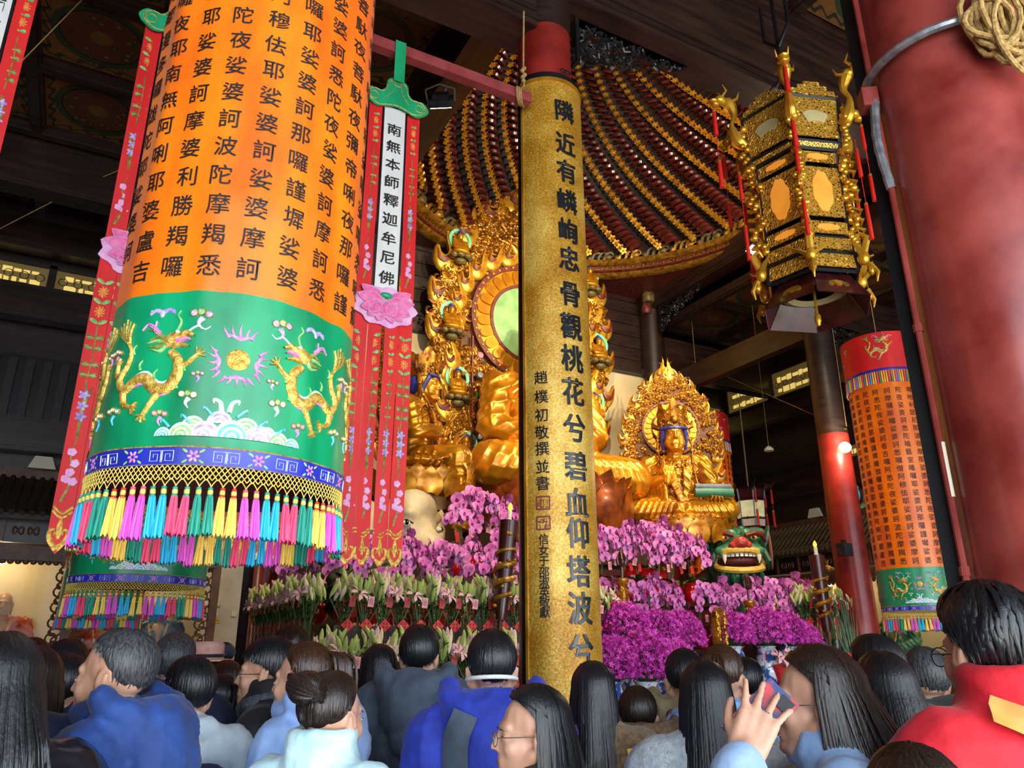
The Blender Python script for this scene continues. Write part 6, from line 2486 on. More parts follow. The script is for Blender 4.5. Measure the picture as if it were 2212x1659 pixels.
st = thing('green_stalks', 'bundle of tall green stalks wrapped in red at the right end of the altar', 'plant', (9.75, 7.8, .9))
r = random.Random(8)
for q in range(22):
    b = MB()
    a, l = r.uniform(0, 6.28), r.uniform(.02, .16)
    h = r.uniform(1.15, 1.5)
    tip = (l * 1.6 * math.cos(a) - .06, l * 1.6 * math.sin(a), h)
    b.tube([(l * .3 * math.cos(a), l * .3 * math.sin(a), 0), (l * .7 * math.cos(a), l * .7 * math.sin(a), h * .55), tip], [.009, .014, .003], 4, flat=.4)
    obj('stalk', b, mat('blue_green_stalk', '#3c6a52', '#7a9c7c', rough=.5, scale=6), st)
obj('red_wrap', MB().lathe([(.06, 0), (.1, .3), (.16, .62), (.12, .66)], 12), M_diam, st)

rk = MB().ell((0, 0, .3), (.32, .25, .34), 14, 10).ell((-.12, .05, .5), (.16, .14, .2), 10, 8).ell((.14, 0, .42), (.16, .16, .25), 10, 8).ell((.02, -.12, .15), (.25, .2, .18), 10, 8)
rk = remesh(rk, .04, 1)
rk.v = [(x + .03 * math.sin(z * 31 + y * 17), y + .03 * math.sin(x * 29 + z * 13), z + .03 * math.sin(x * 23)) for x, y, z in rk.v]
tag(obj('scholar_rock', rk, mat('dark_scholar_rock', '#15140f', '#38362a', rough=.6, scale=9, bump=.5), None, 30, (2.98, 9.75, 1.95)), 'dark rugged ornamental rock between the orchids at left', 'rock')
ab = MB()
ab.tube([Vector(p) for p in spline([(0, 0, 0), (.05, 0, .25), (.14, -.02, .42), (.26, -.02, .5)], 4)], [.022, .021, .02, .019, .018, .017, .016, .014, .012, .011, .01, .008, .006], 6)
ab.tube([(.13, -.02, .4), (.12, -.02, .52), (.15, -.02, .6)], [.012, .01, .004], 5)
ab.tube([(.05, 0, .25), (-.02, 0, .34), (-.03, 0, .42)], [.012, .01, .004], 5)
tag(obj('driftwood_branch', ab, mat('pale_driftwood', '#9a8a70', '#c0b090', rough=.8, scale=12), None, True, (4.2, 9.0, 1.9)), 'pale bare driftwood branch in front of the left orchids', 'branch')
for i, (x, z, m) in enumerate(((6.75, 1.32, M_bulbw), (8.65, 1.3, M_bulbw))):
    t = thing('mixed_bouquet', ('mixed bouquet with yellow ball flower before the left purple row', 'mixed bouquet with yellow ball flower before the right purple row')[i], 'bouquet', (x, 8.12, 1.22))
    obj('yellow_ball', MB().ell((.1, -.05, .3), .065, 14, 10), mat('yellow_ball_flower', '#e0c010', '#f0d840', rough=.7, scale=60, bump=.5), t)
    for q, (dx, dz) in enumerate(((0, .22), (-.12, .26), (.22, .24), (.02, .36))):
        link('open_lily', OPENL, t, (dx, -.06, dz), (.9, .3 * q, 0), 1.5)
    for q in range(6):
        lb = MB()
        blade(lb, (0, 0, .1), q * 1.05, .25, .03, .2, .15)
        obj('leaf', lb, M_lleaf, t)
    obj('wrap', MB().lathe([(.04, -.1), (.14, .18), (.12, .2)], 12), M_tagred, t)
# ------------------------------------------------------------------ palace lanterns
M_fret = bpy.data.materials.new('gilt_openwork')
_k = NT(M_fret)
_v = _k.n('ShaderNodeTexVoronoi', Scale=40.0)
_v.feature = 'DISTANCE_TO_EDGE'
_k.l(_k.co(), _v.inputs['Vector'])
_e = _v.outputs['Distance']
_k.l(_k.ramp(_e, [(0.14, lin('#f2bc4a')), (0.24, lin('#b87c18')), (0.34, lin('#2a1808'))]), _k.b.inputs['Base Color'])
_k.l(_k.ramp(_e, [(0.2, (.6, .6, .6, 1)), (0.32, (0, 0, 0, 1))]), _k.b.inputs['Metallic'])
_k.b.inputs['Roughness'].default_value = .3
_k.bump(_k.ramp(_e, [(0.08, (1, 1, 1, 1)), (0.24, (0, 0, 0, 1))]), .8, .012)
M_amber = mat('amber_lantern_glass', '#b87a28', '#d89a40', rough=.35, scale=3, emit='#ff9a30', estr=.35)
M_frost = mat('frosted_lantern_glass', '#a89a6a', '#c4b684', rough=.3, scale=4)
M_lred = mat('dark_red_lantern_wood', '#2a0b0c', '#4c1618', rough=.3, scale=8, coat=.4)
M_tasred = mat('red_silk_tassel', '#c81410', '#e62c1c', rough=.5, scale=40, stretch=(5, 5, .3))


def hexface(k, a0, r0, r1, z0, z1, inset=0.0):
    """frame of face k of a hexagonal prism/frustum: returns origin, x axis, up axis, widths"""
    a, b = a0 + k * PI / 3, a0 + (k + 1) * PI / 3
    p = [Vector((r * math.cos(t), r * math.sin(t), z)) for r, z in ((r0, z0), (r1, z1)) for t in (a, b)]
    return p


def face_panel(p, d=0.02, sh=1.0):
    """thin slab on a hexagon face, corners p (2 lower, 2 upper), shrunk by sh"""
    c = sum(p, Vector()) / 4
    q = [c + (v - c) * sh for v in p]
    n = (q[1] - q[0]).cross(q[2] - q[0]).normalized()
    if n.dot(Vector((c.x, c.y, 0))) < 0:
        n = -n
    return MB().add([v + n * d for v in q] + list(q), [(0, 1, 3, 2), (4, 6, 7, 5), (0, 4, 5, 1), (2, 3, 7, 6), (0, 2, 6, 4), (1, 5, 7, 3)]), c, n, (q[1] - q[0]).normalized()


def shape_on(c, n, x, poly, d):
    up = n.cross(x).normalized()
    if up.z < 0:
        up = -up
    b = MB()
    m = len(poly)
    b.add([c + x * u + up * v + n * d for u, v in poly], [tuple(range(m))])
    b.add([c + x * u + up * v for u, v in poly] + [c + x * u + up * v + n * d for u, v in poly], [(i, (i + 1) % m, m + (i + 1) % m, m + i) for i in range(m)])
    return b


def tassel_string(parent, p, segs, m, sc=1.0):
    z = p[2]
    b = MB()
    c = MB()
    for (gap, L) in segs:
        b.tube([(p[0], p[1], z), (p[0], p[1], z - gap)], .004 * sc, 4)
        z -= gap
        b.tube([(p[0], p[1], z), (p[0], p[1], z - .02 * sc), (p[0], p[1], z - L)], [.012 * sc, .02 * sc, .024 * sc], 9)
        c.lathe([(.012 * sc, z + .01), (.02 * sc, z), (.02 * sc, z - .03 * sc)], 9, Matrix.Translation((p[0], p[1], 0)))
        z -= L
    t = obj('tassel_string', b, m, parent)
    obj('tassel_caps', c, M_goldb, t)


def cloud_poly(w, h, lobes=8):
    out = []
    n = 40
    for i in range(n):
        a = 2 * PI * i / n
        r = 1 + .12 * abs(math.sin(a * lobes / 2 + .4))
        out.append((w * r * math.cos(a) * (.78 + .22 * abs(math.cos(a))), h * r * math.sin(a)))
    return out


def fan_poly(w, h):
    top = [(w * math.sin(t) * 1.0, -h * .3 + h * 1.05 * math.cos(t)) for t in np.linspace(-1, 1, 9)]
    bot = [(w * .62 * math.sin(t), -h * .9 + h * .5 * math.cos(t)) for t in np.linspace(1, -1, 7)]
    return top + bot


def big_lantern(label, loc, a0, hang):
    L = thing('palace_lantern', label, 'lantern', loc, 0)
    fr = MB()
    for z, r, t in ((1.85, .5, .03), (1.38, .46, .03), (1.32, .43, .03), (.4, .4, .03), (.24, .42, .03), (.06, .42, .03)):
        fr.tube([(r * math.cos(a0 + k * PI / 3), r * math.sin(a0 + k * PI / 3), z) for k in range(7)], t * .7, 4, caps=False)
    for k in range(6):
        c, s = math.cos(a0 + k * PI / 3), math.sin(a0 + k * PI / 3)
        fr.tube([(.5 * c, .5 * s, 1.86), (.46 * c, .46 * s, 1.36), (.4 * c, .4 * s, 1.3), (.4 * c, .4 * s, .38), (.43 * c, .43 * s, .05)], .024, 4)
    obj('frame', fr, M_black, L, 30)
    tiers = ((.47, .5, 1.4, 1.84, 'fan'), (.41, .41, .58, 1.14, 'cloud'), (.42, .46, 1.31, 1.37, None), (.41, .41, 1.17, 1.29, 'bat'), (.41, .41, .42, .55, 'bat'), (.42, .42, .26, .38, None), (.43, .42, .08, .22, None))
    for k in range(6):
        for (r0, r1, z0, z1, kind) in tiers:
            pm, c, n, x = face_panel(hexface(k, a0, r0, r1, z0, z1), .012, .93)
            pn = obj('carved_panel', pm, M_fret, L, False)
            w = r0 * .5
            if kind == 'fan':
                obj('fan_window', shape_on(c, n, x, fan_poly(.15, .1), .02), M_frost, pn, False)
            elif kind == 'cloud':
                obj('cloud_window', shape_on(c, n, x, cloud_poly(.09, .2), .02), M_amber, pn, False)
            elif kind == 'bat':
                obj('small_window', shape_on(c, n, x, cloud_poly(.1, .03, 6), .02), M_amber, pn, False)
        # cresting
        a, b = a0 + k * PI / 3, a0 + (k + 1) * PI / 3
        A, B = Vector((.5 * math.cos(a), .5 * math.sin(a), 1.87)), Vector((.5 * math.cos(b), .5 * math.sin(b), 1.87))
        x = (B - A).normalized()
        n = Vector((x.y, -x.x, 0))
        cp = [(-.23, 0), (-.22, .05), (-.15, .05), (-.15, .1), (-.08, .1), (-.08, .14), (.08, .14), (.08, .1), (.15, .1), (.15, .05), (.22, .05), (.23, 0)]
        obj('cresting', shape_on((A + B) / 2, n if n.dot(A) > 0 else -n, x, cp, .02), M_fret, L, False)
        # skirt panel
        pm, c, n, x = face_panel(hexface(k, a0, .5, .34, -.2, .05), .012, .97)
        sk = obj('skirt_panel', pm, M_lred, L, False)
        fl = MB()
        up = n.cross(x)
        up = up if up.z > 0 else -up
        for q in range(7):
            t = PI * q / 6
            fl.put(shape_on(c + n * .013 + x * (.07 * math.cos(t)) + up * (.05 * math.sin(t) - .03), n, x, [(.028 * math.cos(w), .02 * math.sin(w)) for w in np.linspace(0, 6, 8)], .004))
        fl.put(shape_on(c + n * .014 + up * -.01, n, x, [(.04 * math.cos(w), .04 * math.sin(w)) for w in np.linspace(0, 6, 10)], .006))
        obj('gilt_flower', fl, M_golddim, sk, False)
        # dragon head and neck at the upper corner
        cs, sn = math.cos(a), math.sin(a)
        P = lambda r, z, o=0: Vector((r * cs - o * sn, r * sn + o * cs, z))
        dn = MB()
        sp = [P(r, z) for r, z in spline([(.5, 1.55), (.58, 1.62), (.62, 1.78), (.58, 1.92), (.63, 2.04), (.7, 2.06)], 4)]
        dn.tube(sp, [.04 + .02 * math.sin(i * .5) for i in range(len(sp))], 8)
        dn.ell(P(.72, 2.07), (.06, .06, .05), 10, 8).ell(P(.79, 2.05), (.05, .05, .028), 8, 6).ell(P(.77, 2.01), (.04, .04, .02), 8, 6)
        for o in (-.03, .03):
            dn.tube([P(.7, 2.1, o), P(.66, 2.16, o * 1.6), P(.7, 2.22, o * 2)], [.016, .012, .003], 5)
            dn.tube([P(.64, 2.02, o), P(.57, 2.05, o * 2.5), P(.55, 2.12, o * 3)], [.02, .016, .003], 5)
        dr = obj('dragon_head', dn, M_goldb, L)
        # carved hanging corner posts
        cp = MB()
        r = random.Random(k)
        for q in range(26):
            z = 1.3 - q * .036
            rad = .46 + .04 * math.sin(q * .7)
            cp.ell(P(rad + r.uniform(-.02, .03), z, r.uniform(-.035, .035)), (r.uniform(.025, .045),) * 3, 7, 5)
        for q in range(9):
            z = 1.25 - q * .1
            cp.tube([P(.5, z, -.03), P(.55, z - .03, 0), P(.51, z - .06, .035)], [.012, .02, .006], 5)
        o = obj('carved_corner_post', cp, M_goldb, L)
        cp2 = MB()
        for q in range(12):
            cp2.ell(P(.52 + r.uniform(-.02, .05), 1.74 - q * .035, r.uniform(-.03, .03)), (r.uniform(.025, .04),) * 3, 7, 5)
        obj('carved_upper_post', cp2, M_goldb, L)
        # phoenix on the lower corner
        ph = MB()
        ph.ell(P(.5, .16), (.05, .05, .07), 10, 8).ell(P(.55, .02), (.035, .035, .05), 8, 6)
        ph.tube([P(.5, .2), P(.56, .34), P(.5, .4), P(.46, .34)], [.035, .03, .025, .008], 6)
        ph.tube([P(.54, .08), P(.6, -.02), P(.58, -.1)], [.03, .02, .006], 6)
        for o in (-1, 1):
            ph.tube([P(.5, .16), P(.52, .2, o * .1), P(.5, .27, o * .2)], [.03, .03, .004], 6, flat=.4)
        obj('phoenix', ph, M_goldb, L)
        tassel_string(L, P(.79, 2.0), ((.06, .28), (.3, .3)), M_tasred, 1.0)
        tassel_string(L, P(.6, 1.34), ((.1, .3), (.28, .36)), M_tasred, .8)
    obj('bottom_ring', MB().lathe([(.2, .02), (.24, .04), (.3, .03), (.3, 0), (.24, -.02), (.2, .02)], 30), M_frost, L)
    fin = MB().tube([(0, 0, .0), (0, 0, -.2)], .014, 6)
    obj('bottom_finial', MB().lathe([(.012, -.2), (.03, -.22), (.03, -.28), (.015, -.32), (0, -.32)], 12).tube([(0, 0, .04), (0, 0, -.22)], .012, 6), M_goldb, L)
    obj('lantern_core', MB().lathe([(.3, .1), (.3, 1.7), (.2, 1.85)], 6), M_black, L, 30)
    sp = MB().tube([(0, 0, 1.9), (0, 0, hang - loc[2])], .02, 6)
    for k in range(6):
        c, s = math.cos(a0 + k * PI / 3), math.sin(a0 + k * PI / 3)
        sp.tube([(.48 * c, .48 * s, 1.88), (.05 * c, .05 * s, 2.4)], .008, 4)
    obj('suspension_rods', sp, M_black, L)
    return L


big_lantern('large hexagonal gilt palace lantern with dragon heads and red tassels', (5.52, 4.28, 4.72), math.radians(-140), 9.0)
hk = MB()
for s in (-1, 1):
    hk.tube([(s * .0 + 5.52 + .0, 4.28 + s * .16, 8.2), (5.52, 4.28 + s * .16, 7.75), (5.52, 4.28, 7.55)], .018, 6)
tag(obj('iron_hook', hk, M_black), 'black iron hook strap holding the gilt lantern', 'hook')


def small_lantern(label, loc, R, H, hang, group=None):
    L = thing('hanging_lantern', label, 'lantern', loc, 0, group)
    fr = MB()
    for z, r in ((0, R * .8), (H * .22, R * .85), (H * .72, R * .9), (H, R)):
        fr.tube([(r * math.cos(k * PI / 3), r * math.sin(k * PI / 3), z) for k in range(7)], .016, 4, caps=False)
    for k in range(6):
        c, s = math.cos(k * PI / 3), math.sin(k * PI / 3)
        fr.tube([(R * .8 * c, R * .8 * s, 0), (R * .9 * c, R * .9 * s, H * .72), (R * c, R * s, H), (R * 1.4 * c, R * 1.4 * s, H * 1.08)], .016, 4)
    obj('frame', fr, M_lred, L, 30)
    for k in range(6):
        for r0, r1, z0, z1, m in ((.8, .85, 0, .2, M_bulbw), (.85, .9, .24, .7, MATS.get('painted_pane') or mat('painted_pane', '#8a8a5a', '#cfcaa8', rough=.4, scale=9, emit='#d8c890', estr=.35)), (.9, 1.0, .75, .98, M_lred)):
            pm, c, n, x = face_panel(hexface(k, 0, R * r0, R * r1, H * z0, H * z1), .006, .9)
            obj('pane', pm, m, L, False)
        c, s = math.cos(k * PI / 3), math.sin(k * PI / 3)
        tassel_string(L, (R * 1.4 * c, R * 1.4 * s, H * 1.06), ((.08, .22), (.12, .26)), M_tasred, .9)
        obj('wing_bracket', MB().prism([(0, 0), (.14, .06), (.2, .16), (.1, .1), (.02, .14)], .012, rotM(PI / 2, 0, k * PI / 3, (R * .98 * c, R * .98 * s, H * .92))), M_lred, L, False)
    tassel_string(L, (0.05, 0, 0), ((.03, .3),), M_tasred, 1.2)
    obj('suspension_cord', MB().tube([(0, 0, H), (0, 0, hang - loc[2])], .012, 5), M_rope, L)
    return L


_sl = small_lantern('small dark wooden lantern with painted panes beside the right statue', (13.55, 13.1, 4.28), .26, .62, 4.28 + 3.2 / 1.42)
_sl.scale = (1.42, 1.42, 1.42)

# ------------------------------------------------------------------ fittings of the right column
RC = Vector((3.23, 1.6, 0))
rb2 = thing('couplet_board', 'black edged board on the far side of the thick right column', 'couplet board', RC)
obj('board', arc_slab(.33, .39, math.radians(-20), math.radians(116), .8, 6.6), M_black, rb2, 35)
obj('gold_face', arc_slab(.39, .394, math.radians(-12), math.radians(106), .85, 6.55), M_goldleaf, rb2, 35)
cpipe = thing('conduit_pipe', 'thin red conduit pipe clipped down the left side of the thick column', 'pipe', RC)
pa = math.radians(149)
px, py = .342 * math.cos(pa), .375 * math.sin(pa)
obj('pipe', MB().tube([(px, py, .3), (px, py, 4.05)], .014, 8).tube([(px, py, 4.2), (px, py, 8.5)], .014, 8), M_redworn, cpipe)
for z in (.9, 1.9, 2.9, 3.6, 4.7):
    obj('pipe_coupling', MB().tube([(px, py, z), (px, py, z + .035)], .02, 8), M_redworn, cpipe)
obj('flexible_sleeve', MB().tube([Vector(p) for p in spline([(px, py, 3.6), (px - .02, py + .01, 3.85), (px, py, 4.08)], 6)], [.02 + .003 * (i % 2) for i in range(13)], 8), M_steel, cpipe)
for z in (.6, 1.3, 2.2):
    obj('peeled_patch', MB().tube([(px - .003, py - .012, z), (px - .003, py - .012, z + .22)], .008, 6), M_bulbw, cpipe)
jb = MB().box((0, 0, 0), (.07, .08, .1))
tag(obj('junction_box', jb, M_redworn, None, False, (RC.x + .37 * math.cos(math.radians(143)), RC.y + .37 * math.sin(math.radians(143)), 4.1), (0, 0, math.radians(143))), 'red junction box on the thick right column', 'junction box')
hp = MB().tube([(.362 * math.cos(a), .362 * math.sin(a), 4.2) for a in np.linspace(0, 2 * PI, 49)], .02, 8, caps=False)
hp = obj('metal_hoop', hp, M_steel, None, True, RC)
tag(hp, 'peeling silver metal hoop around the thick right column', 'hoop')
rp = MB()
r = random.Random(12)
ra = math.radians(-118)
for q in range(15):
    da, w, h = r.uniform(-.16, .2), r.uniform(.05, .1), r.uniform(.1, .22)
    cz = 4.2 - h * r.uniform(.2, .9)
    pts = []
    for t in np.linspace(0, 2 * PI, 17):
        an = ra + da + w * math.cos(t) / .4 + .03 * math.sin(2 * t + q)
        rad = .4 + .03 * math.sin(t + q) + .015 * (q % 3)
        pts.append((rad * math.cos(an), rad * math.sin(an), cz + h * math.sin(t)))
    rp.tube(pts, .0115, 7, caps=False)
pts = [(.41 * math.cos(ra + .1 + .03 * math.sin(t * 3)), .41 * math.sin(ra + .1 + .03 * math.sin(t * 3)), 4.35 + .2 * t) for t in np.linspace(0, 1, 8)]
rp.tube(pts, .0115, 7)
rp.tube([(.41 * math.cos(ra - .1), .41 * math.sin(ra - .1), 4.38), (.41 * math.cos(ra - .5), .41 * math.sin(ra - .5), 4.6), (.42 * math.cos(ra - .8), .42 * math.sin(ra - .8), 4.75)], .0115, 7)
sp = spline([(.42 * math.cos(ra + .1), .42 * math.sin(ra + .1), 4.1), (.43 * math.cos(ra + .25), .43 * math.sin(ra + .25), 3.7), (.43 * math.cos(ra + .5), .43 * math.sin(ra + .5), 3.3), (.43 * math.cos(ra + .6), .43 * math.sin(ra + .6), 2.6)], 6)
rp.tube([Vector(p) for p in sp], .0115, 7)
for q in range(8):
    an = ra + r.uniform(-.12, .12)
    rp.ell((.42 * math.cos(an), .42 * math.sin(an), 4.3 + r.uniform(-.05, .06)), (.03, .03, .026), 7, 5)
tag(obj('rope_coil', rp, M_rope, None, True, RC), 'tangled coil of hemp rope tied to the thick right column', 'rope')
for q in range(2):
    tag(obj('wire', MB().tube([Vector(p) for p in spline((((12.2, 13.15, 8.2), (11.7, 10.8, 6.7), (11.2, 8.44, 5.2)), ((11.25, 8.44, 8.9), (11.24, 8.44, 7.0), (11.22, 8.44, 5.25)))[q], 6)], .006, 4), M_rope), ('thin cord slanting from the beam down to the lamp column', 'thin cord hanging beside the lamp column')[q], 'cord')
tag(obj('wire', MB().tube([Vector(p) for p in spline([(-2.6, 12.8, 7.0), (-.4, 11.6, 8.6), (.3, 11.4, 8.7)], 6)], .008, 4), M_rope), 'thin cord rising from the left window strip to the beam', 'cord')
tag(obj('wire', MB().tube([(-1.5, 6.6, 5.4), (-.85, 8.2, 8.9)], .007, 4), M_rope), 'thin cord across the left coffers', 'cord')

# ------------------------------------------------------------------ lamps
M_lampglow = mat('lamp_glow', '#fff4d0', None, rough=.4, emit='#fff0c0', estr=14)
M_lampbody = mat('lamp_housing', '#2a2c30', '#44474c', rough=.4, metal=.5, scale=10)


def floodlight(label, loc, target, glow=True, s=1.0):
    d = (Vector(target) - Vector(loc))
    t = thing('floodlight', label, 'lamp', loc)
    t.rotation_euler = d.to_track_quat('-Z', 'Y').to_euler()
    obj('housing', MB().box((0, 0, .05 * s), (.3 * s, .22 * s, .09 * s)).box((0, 0, .12 * s), (.2 * s, .14 * s, .06 * s)), M_lampbody, t, 30)
    obj('lens', MB().box((0, 0, -.001), (.26 * s, .18 * s, .012)), M_lampglow if glow else M_frost, t, False)
    obj('bracket', MB().tube([(-.17 * s, 0, .05), (-.18 * s, 0, .2 * s), (0, 0, .26 * s), (.18 * s, 0, .2 * s), (.17 * s, 0, .05)], .012, 6), M_steel, t)
    return t


_fl1 = floodlight('floodlight clamped under the caisson beam left of the gold board', (3.04, 7.35, 8.05), (5.0, 10.5, 5.5))
_st = obj('stem', MB().tube([(3.04, 7.35, 8.1), (3.1, 7.35, 8.4)], .02, 6), M_steel, None)
_st.parent = _fl1
_st.matrix_parent_inverse = _fl1.matrix_basis.inverted()
floodlight('glowing floodlight under the right caisson beam behind the lantern', (10.85, 9.7, 9.2), (8.0, 10.5, 4.0))
lamp('flood_right', 'SPOT', (10.78, 9.72, 9.12), 600, (1, .85, .6), .06, (8.6, 11, 4.5), 80)
for _i, (_n, _l, _e, _t, _a) in enumerate(ADDED_SPOTS):  # fixtures invented for the added lamps, out of sight behind the beam
    _d = (Vector(_t) - Vector(_l)).normalized()
    floodlight('added floodlight unseen behind the long dark beam, %s of the row' % ORD[_i], Vector(_l) - _d * .04, _t, True, .8)
wl = thing('wall_lamp', 'round glowing lamp on the red column right of the altar', 'lamp', (11.05, 8.4, 4.85))
obj('bulb', MB().ell((0, 0, 0), (.11, .09, .09), 16, 12), M_lampglow, wl)
obj('arm', MB().tube([(.02, .02, .02), (.08, .14, .05)], .02, 6), M_lampbody, wl)
lamp('wall_lamp_light', 'POINT', (10.9, 8.15, 4.85), 60, (1, .86, .62), .1)
sk = thing('speaker_bracket', 'small grey speaker fixed low on the red lamp column', 'speaker', (10.92, 8.6, 3.15))
obj('box', MB().box((0, 0, 0), (.2, .16, .2)), M_lampbody, sk, False)
obj('mount', MB().box((.1, .05, 0), (.14, .05, .06)).box((0, 0, .12), (.06, .06, .08)), M_lampbody, sk, False)
dl = thing('ceiling_dome_lamp', 'small dome lamp on a cord before the dark right wall', 'lamp', (12.3, 11.2, 5.6))
obj('shade', MB().lathe([(.02, .06), (.09, 0), (.1, -.05)], 16), M_bulbw, dl)
obj('suspension_cord', MB().tube([(0, 0, .05), (0, 0, 3.3)], .006, 4), M_rope, dl)

# ------------------------------------------------------------------ arhat cases along the back and right walls
M_tile = mat('brown_roof_tile', '#5a4428', '#7d6440', rough=.6, scale=6, bump=.1)
M_tiled = mat('dark_roof_tile', '#241a10', '#3a2c1c', rough=.6, scale=6, bump=.1)
M_skin_a = mat('painted_skin', '#a87848', '#c09058', rough=.4, scale=5)
ROBES = [mat('orange_robe_paint', '#a83c10', '#c8541c', rough=.4, scale=5), mat('blue_robe_paint', '#24384e', '#38566c', rough=.4, scale=5), mat('green_robe_paint', '#2c5a3c', '#4a8058', rough=.4, scale=5)]
M_casecream = mat('lit_cream_case_back', '#d6bd84', '#e2cc98', rough=.7, scale=1.2)


def ring_strip(x, z0, z1, w):
    b = MB()
    z = z0
    i = 0
    while z < z1:
        r = .075
        cx = x + (.03 if i % 2 else -.02)
        b.tube([(cx + r * math.cos(a), 0, z + r * math.sin(a)) for a in np.linspace(0, 2 * PI, 11)], .016, 5, caps=False)
        b.tube([(cx + .045 * math.cos(a + 1), 0, z + .09 + .045 * math.sin(a + 1)) for a in np.linspace(0, 5, 9)], .014, 5)
        z += .115
        i += 1
    return b


def case(label, loc, rotz, L, nbay, tile, arh, elab, dim=1.0):
    t = thing('arhat_case', label, 'display case', loc, rotz)
    obj('back_panel', MB().box((L / 2, -.06, 1.5), (L, .04, 3.0)), M_casecream, t, False)
    obj('plinth', MB().box((L / 2, -.45, .65), (L, .8, 1.3)), M_brown, t, False)
    obj('lintel', MB().box((L / 2, -.85, 3.06), (L, .14, .22)), M_brown, t, False)
    val = MB()
    n = int(L / .1)
    for i in range(n):
        val.ell((i * L / n + .05, -.85, 2.94), (.05, .02, .05), 8, 6)
    obj('scalloped_edge', val, M_brown, t)
    obj('frieze', MB().box((L / 2, -.8, 3.4), (L, .1, .36)), M_wood, t, False)
    for i in range(int(L / .62)):
        c = MB()
        for s in (-1, 1):
            c.tube([(.02 + i * .62 + .3 + s * .1 + .07 * math.cos(a), -.87, 3.4 + .06 * math.sin(a * 2)) for a in np.linspace(0, 2 * PI, 15)], .014, 5, caps=False)
        c.box((i * .62 + .02, -.87, 3.4), (.05, .04, .34))
        obj('frieze_carving', c, M_brown, t)
    for i in range(nbay + 1):
        x = i * L / nbay
        obj('post', MB().box((x, -.84, 1.5), (.13, .12, 3.0)), M_brown, t, False)
        for s in (-1, 1):
            if 0 <= x + s * .14 <= L:
                o = obj('openwork_strip', ring_strip(0, 1.35, 2.9, .12), M_brown, t, loc=(x + s * .16, -.84, 0))
    for i in range(nbay):
        obj('glass_pane', MB().box(((i + .5) * L / nbay, -.83, 2.1), (L / nbay - .14, .008, 1.6)), M_glass, t, False)
    ev = obj('eave_board', MB().add([(0, -.35, 4.3), (L, -.35, 4.3), (L, -1.15, 3.62), (0, -1.15, 3.62), (0, -.35, 4.22), (L, -.35, 4.22), (L, -1.15, 3.54), (0, -1.15, 3.54)], [(0, 1, 2, 3), (7, 6, 5, 4), (3, 2, 6, 7), (0, 4, 5, 1), (0, 3, 7, 4), (1, 5, 6, 2)]), M_tiled, t, False)
    rm = MB().tube([Vector(p) for p in ((0, -.33, 4.33), (0, -.7, 4.02), (0, -.98, 3.74), (0, -1.18, 3.63))], .045, 8).mesh('tile_ridge', tile)
    n = int(L / .135)
    for i in range(n):
        link('tile_ridge', rm, ev, (i * L / n + .06, 0, 0))
    obj('ridge_beam', MB().box((L / 2, -.3, 4.38), (L, .16, .16)), M_brown, t, False)
    for (x, kind, s) in arh:
        a = thing('arhat_statue', elab[kind], 'statue', (0, 0, 0), 0, None)
        M = t.matrix_basis @ Matrix.Translation((x, -.42, 1.3))
        a.matrix_basis = M @ Matrix.Scale(s, 4)
        shared('robed_body', BODY['lotus'], ROBES[kind % 3], a)
        shared('head', STHEAD, M_skin_a, a)
        obj('chest', MB().ell((0, -.16, .95), (.25, .16, .34), 12, 8), M_skin_a, a)
        obj('robe_trim', MB().tube([(-.25, -.24, 1.25), (-.14, -.34, .8), (0, -.42, .5), (.14, -.34, .8), (.25, -.24, 1.25)], .035, 6), M_lip, a)
    for i in range(nbay):
        p = t.matrix_basis @ Vector(((i + .5) * L / nbay, -.62, 3.02))
        lamp('case_lamp', 'POINT', p, 13 * dim, (1, .8, .5), .15)
    return t


case('brown carved display case with tiled eave at the left back wall', (-4.3, 15.0, 0), 0, 6.3, 3, M_tiled, ((3.3, 0, .62), (4.7, 3, .6), (5.52, 1, .6)),
     {0: 'arhat statue in an orange robe at the far left edge', 3: 'arhat statue in an orange robe behind the banner fringe', 1: 'arhat statue in a blue robe behind the man in the blue jacket'})
case('brown carved display case with tiled eave along the right wall', (15.0, 14.9, 0), -PI / 2, 8.0, 4, M_tile, ((4.4, 2, .62), (2.4, 0, .6)),
     {2: 'arhat statue behind glass below the slim right banner', 0: 'arhat statue behind glass near the lamp column'}, 1.3)
sl = MB()
slat_root = struct('trim_slatted_panel', MB().box((-3.2, 14.93, 5.85), (6.4, .06, 1.25)), M_black, label='dark slatted panel on the left back wall')
slm = MB().box((0, 0, 0), (.13, .06, 1.1)).mesh('slat', M_wood, False)
for i in range(22):
    link('slat', slm, slat_root, (-5.5 + i * .26, 14.87, 5.85))
for i, (x, y, z, rz) in enumerate(((-.85, 14.5, 4.25, 0), (14.5, 12.1, 4.25, PI / 2))):
    tag(obj('ridge_ornament', MB().prism([(-.2, 0), (-.12, .2), (.12, .2), (.2, 0)], .06, rotM(PI / 2, 0, rz)), M_bulbw, None, False, (x, y, z + .2)), ('pale ridge ornament on the left tiled eave', 'pale ridge ornament on the right tiled eave')[i], 'ornament')
ro = thing('roof_ornament', 'coloured scroll ornament on the tiled eave left of the slim banner', 'ornament', (14.3, 10.8, 4.45), -PI / 2)
